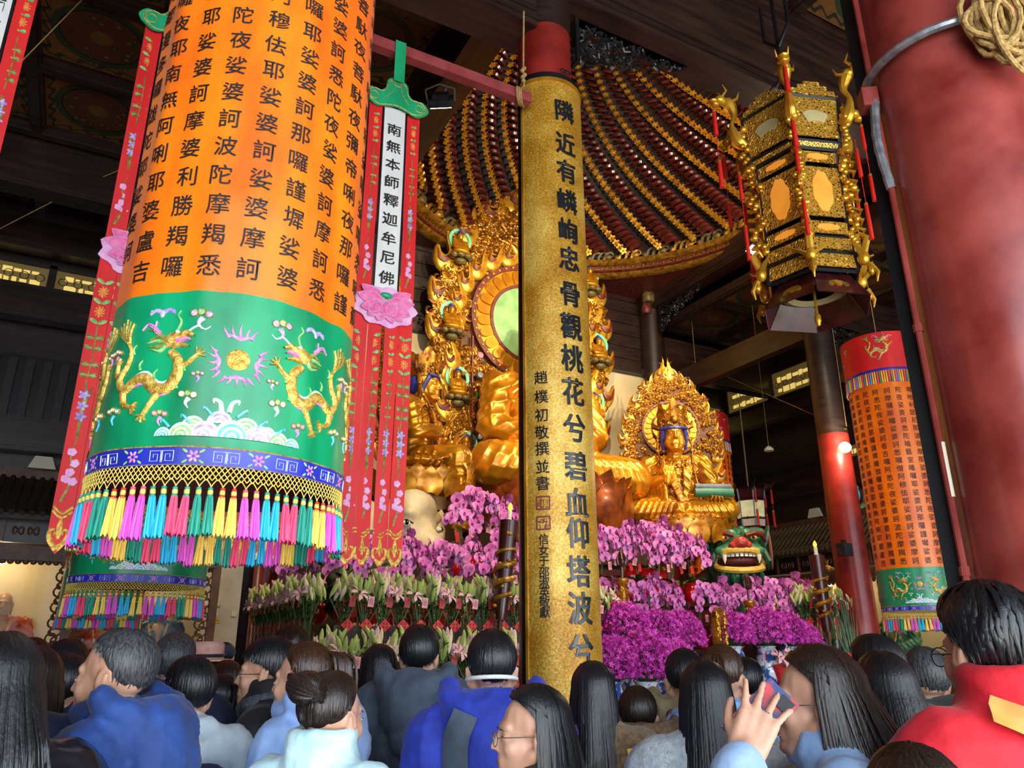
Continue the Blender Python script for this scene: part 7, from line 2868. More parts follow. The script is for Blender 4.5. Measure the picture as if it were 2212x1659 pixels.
for q, (m, P) in enumerate(((M_lip, [(-.2, 0), (-.3, .2), (-.2, .4), (0, .42)]), (M_thcyan, [(0, .1), (.1, .3), (.02, .5), (-.1, .62), (-.14, .5)]), (M_rimred, [(.05, 0), (.2, .15), (.15, .35), (.05, .4)]), (M_thgreen, [(.1, 0), (.3, .1), (.32, .25), (.22, .22)]))):
    sp = spline([(x, 0, z) for x, z in P], 5)
    obj('scroll', MB().tube([Vector(p) for p in sp], [.05 - .03 * i / len(sp) for i in range(len(sp))], 7), m, ro)
# plaster pier with signs beside the doorway
struct('wall_pier', MB().box((2.25, 14.93, 1.7), (.62, .1, 3.4)), M_grey, label='grey plaster pier left of the back doorway')
sg = thing('safety_sign', 'small yellow safety sign on the grey pier', 'sign', (2.14, 14.87, 2.13))
obj('plate', MB().box((0, 0, 0), (.2, .01, .09)), mat('yellow_sign', '#d8b820', None, rough=.5), sg, False)
obj('red_pictogram', MB().box((-.07, -.006, 0), (.045, .004, .06)), M_diam, sg, False)
_b = MB()
for q in range(4):
    _b.box((-.02 + q * .032, -.006, .005), (.022, .004, .004)).box((-.02 + q * .032, -.006, -.01), (.022, .004, .004)).box((-.02 + q * .032, -.006, 0), (.004, .004, .03))
o = obj('print', _b, M_inkflat, sg, False)
o['kind'] = 'stuff'
em = thing('emergency_light', 'white twin-head emergency light above the yellow sign', 'lamp', (2.07, 14.84, 2.36))
obj('body', MB().box((0, 0, -.09), (.24, .05, .12)), M_bulbw, em, False)
for s in (-1, 1):
    obj('lamp_head', MB().ell((s * .1, -.02, .02), (.06, .04, .035), 10, 8), M_bulbw, em)
tag(obj('wall_socket', MB().box((0, 0, 0), (.09, .02, .09)).box((0, -.012, 0), (.05, .01, .05)), M_bulbw, None, False, (2.47, 14.86, 2.24)), 'cream wall socket beside the yellow sign', 'socket')
struct('trim_door', MB().box((3.16, 14.85, 1.7), (.1, .12, 3.4)), M_lip, label='ochre frame of the back doorway')
# the courtyard seen through the doorway
cy = thing('courtyard_building', 'distant tiled roof seen through the back doorway', 'building', (6.2, 27, 0))
obj('wall', MB().box((0, .5, 1), (9, .3, 2)), M_cream, cy, False)
obj('roof', MB().add([(-5, -1, 2.0), (5, -1, 2.0), (5, 1, 3.2), (-5, 1, 3.2)], [(0, 1, 2, 3)]), M_tiled, cy, False)
for i in range(24):
    obj('roof_ridge', MB().tube([(-4.8 + i * .4, -1.05, 2.03), (-4.8 + i * .4, 1, 3.24)], .07, 6), M_tile, cy)
obj('ground', MB().box((0, -5, -.06), (16, 13, .1)), M_floor, cy, False)
# ------------------------------------------------------------------ the crowd
M_skin = mat('skin', '#b5836a', '#c99a80', rough=.5, scale=9, sss=.12)
M_trou = mat('dark_trousers', '#14161c', '#20232b', rough=.8, scale=12)
M_shoe = mat('black_shoes', '#0c0c0d', None, rough=.4)


def hairmat(name, c1, c2, rough=.4):
    m = bpy.data.materials.new(name)
    k = NT(m)
    f = k.noise(34, 3, k.mapping((6, 6, .5)))
    k.l(k.ramp(f, [(.35, lin(c1)), (.7, lin(c2))]), k.b.inputs['Base Color'])
    k.b.inputs['Roughness'].default_value = rough
    k.b.inputs['Specular IOR Level'].default_value = .5
    k.bump(f, .4, .004)
    return m


H_black = hairmat('black_hair', '#07080a', '#15171c')
H_dark = hairmat('dark_brown_hair', '#120c09', '#2a1b13')
H_brown = hairmat('brown_hair', '#1e120b', '#4a2c1a')
H_grey = hairmat('greying_black_hair', '#141518', '#4a4c50', .5)
H_ombre = bpy.data.materials.new('brown_tipped_hair')
_k = NT(H_ombre)
_s = _k.n('ShaderNodeSeparateXYZ')
_k.l(_k.co(), _s.inputs[0])
_f = _k.noise(34, 3, _k.mapping((6, 6, .5)))
_h = _k.math('ADD', _s.outputs[2], _k.math('MULTIPLY', _f, .16))
_k.l(_k.ramp(_k.math('MULTIPLY', _k.math('SUBTRACT', _h, 1.1), 1.6), [(.15, lin('#4a2c18')), (.5, lin('#1e1412')), (.8, lin('#15121a'))]), _k.b.inputs['Base Color'])
_k.b.inputs['Roughness'].default_value = .36
_k.bump(_f, .35, .004)

CH = Vector((0, -.01, 1.465))      # chin
HC = Vector((0, .008, 1.613))      # cranium centre
ARMS = {'down': [((s * .19, .03, 1.37), (s * .235, .04, 1.1), (s * .235, -.02, .87)) for s in (-1, 1)]}


def body_mb(arms, hands=True, hand_fn=None):
    b = MB()
    head_parts(b, 1.0, CH)
    b.ell((0, .02, 1.22), (.155, .105, .2)).ell((0, .02, 1.0), (.145, .1, .2))
    b.cap((-.14, .03, 1.385), (.14, .03, 1.385), .062, .062)
    for s in (-1, 1):
        b.cap((0, .03, 1.44), (s * .12, .03, 1.39), .05, .05)
        b.cap((s * .085, .02, .92), (s * .095, .01, .5), .085, .06)
        b.cap((s * .095, .01, .5), (s * .1, .03, .1), .056, .04)
        b.cap((s * .1, .05, .05), (s * .11, -.13, .04), .045, .04)
    for i, (sh, el, wr) in enumerate(arms):
        b.cap(sh, el, .05, .043)
        b.cap(el, wr, .041, .028)
        if hand_fn and hand_fn[i]:
            hand_fn[i](b)
        else:
            d = (Vector(wr) - Vector(el)).normalized()
            M = Matrix.Translation(Vector(wr) + d * .02) @ d.to_track_quat('Z', 'Y').to_matrix().to_4x4()
            hand_parts(b, M, .95, .45, 1 if i else -1)
    return remesh(b, .0064, 1)


BODYM = body_mb(ARMS['down']).mesh('body', M_skin, 'full')


def jacket_mb(style, arms, seed, bulk=1.0, length=.74):
    b = MB()
    k = bulk
    b.ell((0, .03, 1.2), (.205 * k, .15 * k, .235)).ell((0, .03, .98), (.2 * k, .15 * k, .26))
    b.cap((-.165, .035, 1.395), (.165, .035, 1.395), .085 * k, .085 * k)
    b.lathe([(.17 * k, length), (.19 * k, length + .04), (.19 * k, 1.0)], 20, Matrix.Translation((0, .03, 0)) @ Matrix.Diagonal((1.02, .8, 1, 1)))
    for s in (-1, 1):
        b.cap((0, .04, 1.46), (s * .14, .035, 1.41), .075, .075)
    for (sh, el, wr) in arms:
        w = Vector(el).lerp(Vector(wr), .93)
        b.cap(sh, el, .088 * k, .072 * k)
        b.cap(el, w, .072 * k, .055 * k)
    ring = lambda r, z, t, ry=1.0, y=.02, tilt=0.0: b.tube([(r * math.cos(a), y + r * ry * math.sin(a), z - tilt * math.sin(a) * -1) for a in np.linspace(0, 2 * PI, 25)], t, 8, caps=False)
    if style in ('collar', 'puffer', 'coat', 'standcollar'):
        ring(.078, 1.475, .034, 1.0, .025)
        ring(.074, 1.515 if style in ('standcollar', 'puffer') else 1.49, .027, 1.0, .03)
    if style in ('standcollar',):
        ring(.08, 1.545, .024, 1.0, .035)
    if style in ('hood', 'fur'):
        ring(.088, 1.49, .04, 1.1, .035)
        b.ell((0, .14, 1.44), (.155, .1, .1))
        b.ell((0, .175, 1.36), (.14, .08, .11))
        b.ell((0, .19, 1.27), (.085, .055, .09))
        for dz, rr in ((0, .034), (-.05, .026)):
            pts = [((.155 + dz * .2) * math.cos(a), .08 + .1 * math.sin(a) - dz * .3, 1.52 - .045 * math.sin(a) + dz) for a in np.linspace(-.5, PI + .5, 17)]
            b.tube(pts, rr, 8)
    m = remesh(b, .0135, 2)
    return wrinkle(m, .011 if style != 'coat' else .003, seed, .012 if style == 'puffer' else 0)


TROU = MB()
for s in (-1, 1):
    TROU.cap((s * .09, .025, .92), (s * .1, .015, .5), .108, .08).cap((s * .1, .015, .5), (s * .1, .035, .1), .078, .06)
TROU.ell((0, .03, .92), (.18, .125, .14))
TROU = wrinkle(remesh(TROU, .02, 3), .005, 3).mesh('trousers', M_trou, 'full')
SHOE = MB()
for s in (-1, 1):
    SHOE.cap((s * .1, .06, .045), (s * .112, -.15, .04), .055, .048)
    SHOE.box((s * .106, -.045, .012), (.1, .3, .024))
SHOE = remesh(SHOE, .014, 2).mesh('shoes', M_shoe, 'full')


def hair_mb(style, seed):
    r = random.Random(seed)
    A = Vector((.076, .096, .09))
    b = MB()
    wave = 0.0
    vol = {'short': 1.12, 'crop': 1.07, 'bowl': 1.16, 'long': 1.12, 'bun': 1.09, 'pony': 1.1, 'wavy': 1.24, 'bob': 1.15}[style]

    def tmax(az):
        c = math.cos(az)           # 1 = front, -1 = back
        if style == 'crop':
            return math.radians(np.interp(c, [-1, -.3, .1, .35, .7, 1], [138, 118, 80, 68, 56, 50]))
        if style in ('short', 'wavy'):
            return math.radians(np.interp(c, [-1, -.3, .1, .35, .7, 1], [142, 122, 88, 76, 62, 54]))
        if style == 'bowl':
            return math.radians(np.interp(c, [-1, -.3, .1, .35, .7, 1], [140, 116, 92, 88, 80, 72]))
        return math.radians(np.interp(c, [-1, -.3, .05, .3, .65, 1], [126, 110, 92, 72, 56, 46]))

    def pt(az, t, k):
        crown = Vector((0, .02, 0))
        p = Vector((math.sin(t) * math.sin(az) * A.x, -math.sin(t) * math.cos(az) * A.y, math.cos(t) * A.z)) * k
        return HC + p + Vector((0, 0, .006))

    def kk(az, t):
        e = max(0, t / tmax(az) - .62) / .38 if style in ('short', 'crop', 'bun', 'pony', 'wavy') else 0
        return vol - (vol - 1.03) * e * e * (.9 if style != 'wavy' else .5) + (.05 * math.sin(az * 7 + t * 5 + seed) if style == 'wavy' else .012 * math.sin(az * 9 + seed)) * min(1, t)
    longs = style in ('long', 'bob')
    zend = {'long': 1.16, 'bob': 1.4}.get(style, 0)
    nu, nv = 56, 12

    def curtain(az, s):
        """position for s in 1..2 below the cap (long hair)"""
        t0 = math.radians(94)
        p = pt(az, t0, kk(az, t0) * 1.02)
        q = s - 1
        z = p.z + (zend + .03 * math.sin(az * 5 + seed) - p.z) * q
        f = 1.0 + .18 * q - .06 * math.sin(PI * q)
        d = Vector((p.x - HC.x, p.y - HC.y, 0))
        # hair lies over shoulders and back
        out = max(0, math.cos(az) * -1) * .05 * min(1, q * 1.6) + abs(math.sin(az)) * .012 * q
        n = d.normalized()
        return Vector((HC.x + d.x * f + n.x * out * .6, HC.y + d.y * f + n.y * out + .012 * q, z))
    vs, fs = [], []
    for j in range(nv + 1):
        for i in range(nu):
            az = 2 * PI * i / nu
            t = tmax(az) * j / nv
            vs.append(pt(az, t, kk(az, t) * (1 if j < nv else .98)))
    for j in range(nv):
        for i in range(nu):
            fs.append((j * nu + i, (j + 1) * nu + i, (j + 1) * nu + (i + 1) % nu, j * nu + (i + 1) % nu))
    b.add(vs, fs)
    if longs:
        vs, fs = [], []
        a0, a1 = math.radians(84), math.radians(276)
        n2 = 44
        for j in range(13):
            for i in range(n2 + 1):
                az = a0 + (a1 - a0) * i / n2
                p = curtain(az, 1 + j / 12)
                vs.append(p)
        for j in range(12):
            for i in range(n2):
                fs.append((j * (n2 + 1) + i, (j + 1) * (n2 + 1) + i, (j + 1) * (n2 + 1) + i + 1, j * (n2 + 1) + i + 1))
        b.add(vs, fs)

    def strip(P, w):
        n = len(P)
        vs = []
        for i, p in enumerate(P):
            t = (P[min(i + 1, n - 1)] - P[max(i - 1, 0)]).normalized()
            o = (p - HC)
            o.z *= .3 if longs else 1
            sd = t.cross(o.normalized()).normalized()
            ww = w * (1 - .85 * (i / (n - 1)) ** 3) * (.5 + .5 * min(1, i / 2))
            vs += [p - sd * ww, p + o.normalized() * w * .35, p + sd * ww]
        fs = []
        for i in range(n - 1):
            fs += [(i * 3, i * 3 + 1, i * 3 + 4, i * 3 + 3), (i * 3 + 1, i * 3 + 2, i * 3 + 5, i * 3 + 4)]
        b.add(vs, fs)
    N = {'long': 230, 'bob': 220, 'wavy': 300, 'short': 260, 'crop': 240, 'bowl': 240}.get(style, 200)
    for q in range(N):
        az = r.uniform(0, 2 * PI)
        lift = r.uniform(.0, .025 if style in ('bun', 'pony', 'crop') else .04) + (.06 * r.random() if style == 'wavy' else 0)
        t1 = tmax(az) * (r.uniform(.8, 1.0) if style in ('short', 'crop', 'bun', 'pony') else r.uniform(.9, 1.05))
        t0 = t1 * r.uniform(0, .55)
        dr = r.uniform(-.25, .25) if style in ('short', 'crop') else r.uniform(-.12, .12)
        front = math.cos(az) > .1 and style in ('long', 'bob', 'bun', 'pony')
        sg = 1 if math.sin(az) >= 0 else -1
        if front:
            t0, t1 = .12 + .5 * abs(math.cos(az)) * r.random(), math.radians(r.uniform(66, 84))
        P = []
        for i in range(7):
            u = i / 6
            t = t0 + (t1 - t0) * u
            az2 = az + dr * u
            if front:
                tgt = sg * math.radians(100) - math.atan2(math.sin(az), math.cos(az))
                az2 = az + tgt * u ** .8
                t = min(t, tmax(az2) * .97)
            wv = (.05 * math.sin(u * 9 + q) if style == 'wavy' else 0)
            P.append(pt(az2 + wv, t, kk(az2, t) + lift * math.sin(PI * (.25 + .6 * u)) + wv * .4))
        if longs and abs(math.atan2(math.sin(az - PI), math.cos(az - PI))) < math.radians(97):
            P = [pt(az, math.radians(94) * u, kk(az, 1) + lift * .5) for u in np.linspace(.05, .95, 6)]
            ln = r.uniform(.75, 1.04)
            for u in np.linspace(.08, ln, 7):
                c = curtain(az + dr * .4 * u, 1 + u)
                n = (c - HC)
                n.z = 0
                P.append(c + n.normalized() * (lift * .12 + .002))
        strip(P, r.uniform(.004, .009))
    if style == 'bun':
        c = Vector((0, .115, 1.675))
        b.ell(c, (.048, .042, .046), 14, 10)
        for q in range(26):
            a0_, tl = r.uniform(0, 6.28), r.uniform(-.8, .8)
            P = []
            for u in np.linspace(0, 1, 9):
                a = a0_ + u * 2.6
                v = Vector((math.cos(a) * .052, math.sin(a) * .046 * math.cos(tl), math.sin(a) * .05 * math.sin(tl) + math.cos(a) * .02))
                P.append(c + v)
            b.tube(P, [.004 + .006 * math.sin(PI * u) for u in np.linspace(0, 1, 9)], 5)
    if style == 'pony':
        for q in range(40):
            ox, oy = r.gauss(0, .014), r.gauss(0, .012)
            P = [Vector(p) for p in spline([(ox * .4, .1, 1.68), (ox, .15 + oy, 1.66), (ox * 1.3, .165 + oy, 1.56), (ox * 1.2, .15 + oy, 1.42), (ox * .6 + .01, .15 + oy * .6, 1.3 + r.uniform(-.03, .04))], 3)]
            b.tube(P, [.006 * (1 - .7 * i / len(P)) + .001 for i in range(len(P))], 4)
    return b


HAIRMB = {}


def hair_mesh(style, m, seed=1):
    key = (style, m.name, seed)
    if key not in HAIRMB:
        HAIRMB[key] = hair_mb(style, seed).mesh('hair', m, 60)
    return HAIRMB[key]


JACK = {}


def jacket_mesh(style, bulk, m, seed=1, arms=None, length=.74):
    key = (style, bulk, seed, length)
    if arms is None:
        if key not in JACK:
            JACK[key] = jacket_mb(style, ARMS['down'], seed, bulk, length)
        if not isinstance(JACK[key], bpy.types.Mesh):
            JACK[key] = JACK[key].mesh('jacket', m, 'full')
        return JACK[key]
    return jacket_mb(style, arms, seed, bulk, length).mesh('jacket', m, 'full')


def cloth(name, c1, c2, rough=.85, sheen=.1, scale=9, bump=.5, bscale=16):
    return mat(name, c1, c2, rough=rough, sheen=sheen, scale=scale, bump=bump, bscale=bscale)


C_navy = cloth('navy_blue_nylon', '#17326a', '#20448a', .8)
C_black = cloth('black_cloth', '#0b0b0e', '#17171c', .8)
C_leather = mat('shiny_black_down', '#0d0d12', '#1a1a22', rough=.22, scale=8, bump=.3, coat=.3)
C_dknavy = cloth('dark_navy_down', '#0f1630', '#1a2446', .8)
C_white = cloth('pale_grey_jacket', '#a9b8c4', '#c4d0d8', .8)
C_must = cloth('mustard_jacket', '#7a6418', '#9a7f24', .8)
C_beige = mat('beige_fur', '#b0a088', '#d0c2a8', rough=.95, scale=40, bump=.9, bscale=120)
C_lblue = cloth('light_blue_jacket', '#7f9cd0', '#98b4e2', .8)
C_mint = cloth('pale_mint_nylon', '#a6ccd4', '#c8e6ea', .8, bump=.35, bscale=30)
C_slate = cloth('slate_grey_nylon', '#3a4452', '#4c5868', .8)
C_royal = cloth('royal_blue_jacket', '#1c2c8e', '#2a40b4', .8)
C_teddy = mat('brown_teddy_fleece', '#6a5034', '#947550', rough=.95, scale=60, bump=1.0, bscale=150, sheen=.3)
C_pink = cloth('dusty_pink_down', '#b58f80', '#d0aa98', .8)
C_khaki = cloth('khaki_hood', '#7a6e50', '#988a66', .8)
C_wool = mat('pale_grey_wool', '#a8aeb4', '#c6ccd0', rough=.95, scale=50, bump=.7, bscale=140)
C_cream = cloth('cream_down', '#b8ae94', '#d4cab2', .8)
C_red = cloth('red_jacket', '#b80c1e', '#d2162a', .8)
C_grblue = cloth('grey_blue_down', '#7c98c0', '#9cb8dc', .8)
C_dgreen = cloth('dark_green_jacket', '#16201c', '#26322c', .8)
C_brown = cloth('dark_brown_coat', '#241a16', '#382a22', .8)
C_denim = cloth('blue_checked_shirt', '#4a78c0', '#a8c4e8', .8, scale=40)


def face(root, m=H_black, female=False):
    """eyes, brows, lips"""
    for k in (-1, 1):
        e = obj('eye', MB().ell(CH + Vector((k * .031, -.0828, .115)), (.0115, .0032, .0042), 10, 6), M_eyew, root)
        obj('pupil', MB().ell(CH + Vector((k * .031, -.0855, .115)), (.0046, .0014, .0042), 8, 6), M_eyeb, e)
        obj('eyelid', MB().tube([CH + Vector(p) for p in ((k * .018, -.0845, .1165), (k * .031, -.0872, .1195), (k * .045, -.081, .1165))], .0014, 5), M_eyeb, e)
    b = MB()
    for k in (-1, 1):
        b.tube([CH + Vector(p) for p in ((k * .014, -.0895, .134), (k * .03, -.0905, .138), (k * .048, -.0805, .1335))], [.0016, .0026, .0012], 5, flat=.5)
    obj('eyebrows', b, m, root)
    b = MB().tube([CH + Vector(p) for p in ((-.021, -.089, .0475), (0, -.0935, .0485), (.021, -.089, .0475))], [.002, .006, .002], 6, flat=.7)
    obj('lips', b, mat('lip_colour', '#a05a50', None, rough=.4), root)


def glasses(root, round_=True, m=None):
    m = m or mat('thin_gold_metal', '#b0a090', None, rough=.25, metal=.9)
    g = MB()
    lens = MB()
    for k in (-1, 1):
        c = CH + Vector((k * .034, -.107, .113))
        P = [c + Vector((.024 * math.cos(a), .006 * abs(math.cos(a)) * (1 if math.cos(a) * k > 0 else 0), .02 * math.sin(a))) for a in np.linspace(0, 2 * PI, 21)]
        g.tube(P, .0014, 5, caps=False)
        lens.add([c] + P[:-1], [(0, i + 1, (i + 1) % 20 + 1) for i in range(20)])
        g.tube([c + Vector((k * .024, .005, .004)), CH + Vector((k * .083, -.06, .12)), CH + Vector((k * .086, .02, .12))], .0016, 5)
    g.tube([CH + Vector((-.011, -.11, .115)), CH + Vector((0, -.114, .118)), CH + Vector((.011, -.11, .115))], .0014, 5)
    o = obj('glasses', g, m, root)
    l = obj('lenses', lens, mat('spectacle_lens', '#c8d4e0', None, rough=.05, alpha=.25), o)


def strap(root, name, pts, w, m, lift=.018):
    """band lying on the back of the jacket through (x, z) points"""
    j = [c for c in root.children if c.name.startswith('jacket')][0]
    n = len(j.data.vertices)
    co = np.empty(n * 3)
    j.data.vertices.foreach_get('co', co)
    co = co.reshape(-1, 3)
    b = MB()
    P = spline(pts, 6)
    vs = []
    for i, p in enumerate(P):
        t = P[min(i + 1, len(P) - 1)] - P[max(i - 1, 0)]
        t = t / np.linalg.norm(t)
        nr = np.array((-t[1], t[0]))
        for s in (-1, -.33, .33, 1):
            q = p + nr * w / 2 * s
            sel = co[(np.abs(co[:, 0] - q[0]) < .022) & (np.abs(co[:, 2] - q[1]) < .022)]
            y = sel[:, 1].max() if len(sel) else .1
            vs.append(Vector((q[0], y + lift, q[1])))
    b.add(vs, [(i * 4 + k, i * 4 + k + 1, i * 4 + k + 5, i * 4 + k + 4) for i in range(len(P) - 1) for k in range(3)])
    return obj(name, b, m, root, 'full')


PEOPLE = {
    'navy': (0.126, 2.547, 1.719, -2.109),
    'blackj': (-0.137, 2.196, 1.693, -2.730),
    'clip': (-0.090, 2.949, 1.666, -3.024),
    'r1': (-0.211, 3.694, 1.725, -3.085),
    'r2': (-0.159, 4.397, 1.711, -2.844),
    'r3': (-0.005, 4.000, 1.699, 3.055),
    'r4': (0.001, 3.400, 1.643, 2.618),
    'r5': (0.084, 4.799, 1.653, -2.985),
    'grey': (0.393, 3.679, 1.725, 2.861),
    'white': (0.373, 2.977, 1.636, -2.830),
    'pony': (0.590, 3.703, 1.556, -2.601),
    'fur': (0.700, 4.243, 1.602, 2.978),
    'specs': (0.684, 3.228, 1.701, -1.989),
    'curly': (1.085, 4.573, 1.770, 2.909),
    'bunb': (0.731, 2.858, 1.683, -2.345),
    'bunn': (0.647, 2.207, 1.603, 2.158),
    'longd': (1.294, 3.679, 1.676, 2.978),
    'slate': (1.430, 3.521, 1.758, 2.616),
    'mask': (1.279, 2.491, 1.718, 2.755),
    'near': (1.101, 1.905, 1.565, -1.920),
    'teddy': (1.717, 2.521, 1.609, 2.544),
    'pinkc': (1.996, 2.628, 1.508, 2.492),
    'khaki': (2.274, 2.660, 1.651, 2.522),
    'ponyb': (2.219, 2.374, 1.668, 2.128),
    'whitec': (1.800, 2.012, 1.617, 2.412),
    'shortm': (2.597, 2.635, 1.618, 2.014),
    'phone': (1.583, 1.380, 1.659, -2.390),
    'cream': (2.077, 1.565, 1.641, 2.478),
    'glas': (2.503, 1.913, 1.698, 3.009),
    'boy': (2.881, 1.987, 1.659, 2.698),
    'red': (1.760, 1.051, 1.780, 2.807),
    'front': (1.170, 0.856, 1.514, 2.377),
    'hat': (0.682, 4.852, 1.646, 3.002),
    'far1': (1.170, 8.924, 1.742, 3.011),
    'far2': (1.269, 7.899, 1.716, 2.982),
    'far3': (1.019, 5.099, 1.655, -2.815),
}


def person(key, label, hair, hm, jstyle, jm, bulk=1.0, seed=1, facef=False, group=None, scale=None, arms=None, body=None, length=.74, jmesh=None, hseed=None):
    x, y, zt, rz = PEOPLE[key]
    s = scale or min(1.12, max(.8, zt / 1.728))
    root = thing('person', label, 'person', (x, y, 0), rz, group, s)
    link('body', body or BODYM, root)
    shared('jacket', jmesh or jacket_mesh(jstyle, bulk, jm, seed % 5, arms, length), jm, root)
    link('trousers', TROU, root)
    link('shoes', SHOE, root)
    if hair:
        link('hair', hair_mesh(hair, hm, hseed or seed), root)
    if facef:
        face(root)
    return root


p = person('navy', 'man in a navy blue hooded jacket with cropped hair, head turned left', 'crop', H_grey, 'hood', C_navy, 1.12, 1, True)
p = person('blackj', 'person in a shiny black down jacket at the lower left corner', 'bob', H_black, 'puffer', C_leather, 1.1, 2)
p = person('clip', 'woman with a hair clip and dark navy puffer hood at left', 'bob', H_dark, 'hood', C_dknavy, 1.12, 3)
cl = MB().box((0, 0, 0), (.05, .01, .006)).box((0, 0, .028), (.05, .01, .006)).box((-.022, 0, .014), (.006, .01, .03)).box((.022, 0, .014), (.006, .01, .03)).box((.0, 0, .014), (.006, .01, .03))
obj('hair_clip', cl, mat('silver_clip', '#c8c8c0', None, rough=.2, metal=.8), p, False, (.02, .118, 1.62))
person('r1', 'dark haired person at the far left edge behind the black jacket', 'short', H_black, 'collar', C_black, 1.05, 4)
person('r2', 'short haired person in the left background, second from the edge', 'short', H_dark, 'collar', C_brown, 1.05, 4)
person('r3', 'dark haired person in the left background before the fringe', 'bowl', H_black, 'collar', C_black, 1.05, 4)
person('r4', 'short haired man in black between the clip woman and the navy jacket', 'short', H_black, 'collar', C_black, 1.05, 5)
person('r5', 'dark haired person half hidden behind the navy jacket man', 'bowl', H_dark, 'collar', C_brown, 1.05, 4)
person('grey', 'man with slightly greying hair in a dark quilted jacket', 'short', H_grey, 'puffer', C_dknavy, 1.05, 6)
p = person('white', 'man in a pale jacket with a navy backpack', 'short', H_black, 'collar', C_white, 1.1, 7)
bp = MB().ell((0, .2, 1.15), (.16, .1, .24), 14, 10)
obj('backpack', wrinkle(remesh(bp, .02, 2), .004, 5), C_dknavy, p, 'full')
p = person('pony', 'woman with a low black ponytail and glasses in a mustard jacket', 'pony', H_black, 'collar', C_must, 1.0, 8, True)
glasses(p, m=C_black)
person('fur', 'person with a beige fur collar behind the ponytail woman', 'bob', H_dark, 'fur', C_beige, 1.05, 9)
p = person('specs', 'young man with black glasses in profile and a fleece collar', 'bowl', H_black, 'standcollar', C_black, 1.1, 10, True)
glasses(p, m=C_black)
obj('fleece_collar', wrinkle(remesh(MB().tube([(.08 * math.cos(a), .03 + .085 * math.sin(a), 1.49 + .02 * math.sin(a)) for a in np.linspace(0, 2 * PI, 25)], .04, 8, caps=False), .01, 1), .006, 8), mat('grey_fleece', '#3a4048', '#5c636c', rough=.95, scale=60, bump=1, bscale=140), p, 'full')
person('curly', 'curly haired man standing before the lilies', 'wavy', H_dark, 'collar', C_black, 1.05, 11)
p = person('bunb', 'woman with brown pinned hair in a light blue trench jacket', 'pony', H_brown, 'hood', C_lblue, 1.08, 12, True)
obj('eyelet', MB().lathe([(.0, 0), (.022, 0), (.028, .006), (.03, 0)], 16, rotM(PI / 2, 0, PI / 2, (.31, .06, 1.12))), C_black, p)
p = person('bunn', 'woman with a large hair bun in a pale mint nylon jacket', 'bun', H_dark, 'standcollar', C_mint, 1.14, 13, True)
hp_ = MB()
for q in range(9):
    hp_.tube([(.05 + .004 * q, .05 - .014 * q, 1.69 - .006 * q), (.062 + .004 * q, .045 - .014 * q, 1.685 - .006 * q)], .003, 5)
obj('hair_pins', hp_, mat('pearl_pins', '#d8d8d8', None, rough=.3), p)
person('longd', 'woman with long dark hair beside the slate jacket', 'long', H_black, 'collar', C_brown, 1.0, 14)
p = person('slate', 'man in a slate grey hooded jacket seen from behind', 'bowl', H_black, 'hood', C_slate, 1.22, 15)
obj('hood_tab', MB().box((0, .232, 1.3), (.022, .012, .17)), C_slate, p, False)
p = person('mask', 'man in a royal blue hooded jacket with white mask straps', 'short', H_black, 'hood', C_royal, 1.16, 16)
mk = MB().tube([HC + Vector((.086 * math.sin(a) * 1.02, -.107 * math.cos(a), -.055 - .012 * math.cos(a))) for a in np.linspace(.75, 2 * PI - .75, 25)], .0042, 6, flat=1.6)
obj('mask_strap', mk, M_whitesilk, p)
fm_ = MB().ell(CH + Vector((0, -.075, .055)), (.055, .05, .05), 14, 10)
obj('face_mask', fm_, M_whitesilk, p)
strap(p, 'backpack_strap', [(.1, 1.47), (.13, 1.38), (.12, 1.2), (.1, .95)], .075, C_slate)
p = person('near', 'long haired woman with round thin glasses in profile, close to the camera', 'long', H_black, 'collar', C_dgreen, 1.0, 17, True)
glasses(p)
p = person('teddy', 'woman with long brown-tipped hair in a brown teddy coat', 'long', H_ombre, 'coat', C_teddy, 1.14, 18, length=.55)
strap(p, 'yellow_strap', [(-.13, 1.42), (-.15, 1.25), (-.17, 1.0), (-.18, .8)], .03, mat('yellow_strap', '#d8a820', '#f0c840', rough=.6, scale=8))
p = person('pinkc', 'child in a dusty pink puffer with fur hood beside the brown teddy coat', 'short', H_dark, 'hood', C_pink, 1.16, 19, scale=.875)
fu = MB().tube([(.165 * math.cos(a), .07 + .12 * math.sin(a), 1.575 - .03 * math.sin(a)) for a in np.linspace(-.5, PI + .5, 21)], .035, 8)
obj('fur_trim', wrinkle(remesh(fu, .012, 1), .012, 4), mat('brown_fur', '#5a4432', '#8a6c50', rough=.95, scale=50, bump=1, bscale=140), p, 'full')
person('khaki', 'person in black with a khaki hood beside the woman in white wool', 'short', H_black, 'hood', C_khaki, 1.1, 20)
p = person('ponyb', 'woman with a high brown ponytail and blue shirt', 'pony', H_brown, 'collar', C_denim, 1.0, 21)
p = person('whitec', 'woman with long straight black hair in a pale grey wool coat', 'long', H_black, 'coat', C_wool, 1.12, 22)
strap(p, 'brown_strap', [(-.03, 1.16), (.0, .98), (.04, .8)], .022, mat('brown_leather_strap', '#6a4a34', None, rough=.5))
person('shortm', 'man with short black hair in black right of the brown ponytail', 'crop', H_black, 'collar', C_black, 1.1, 23)
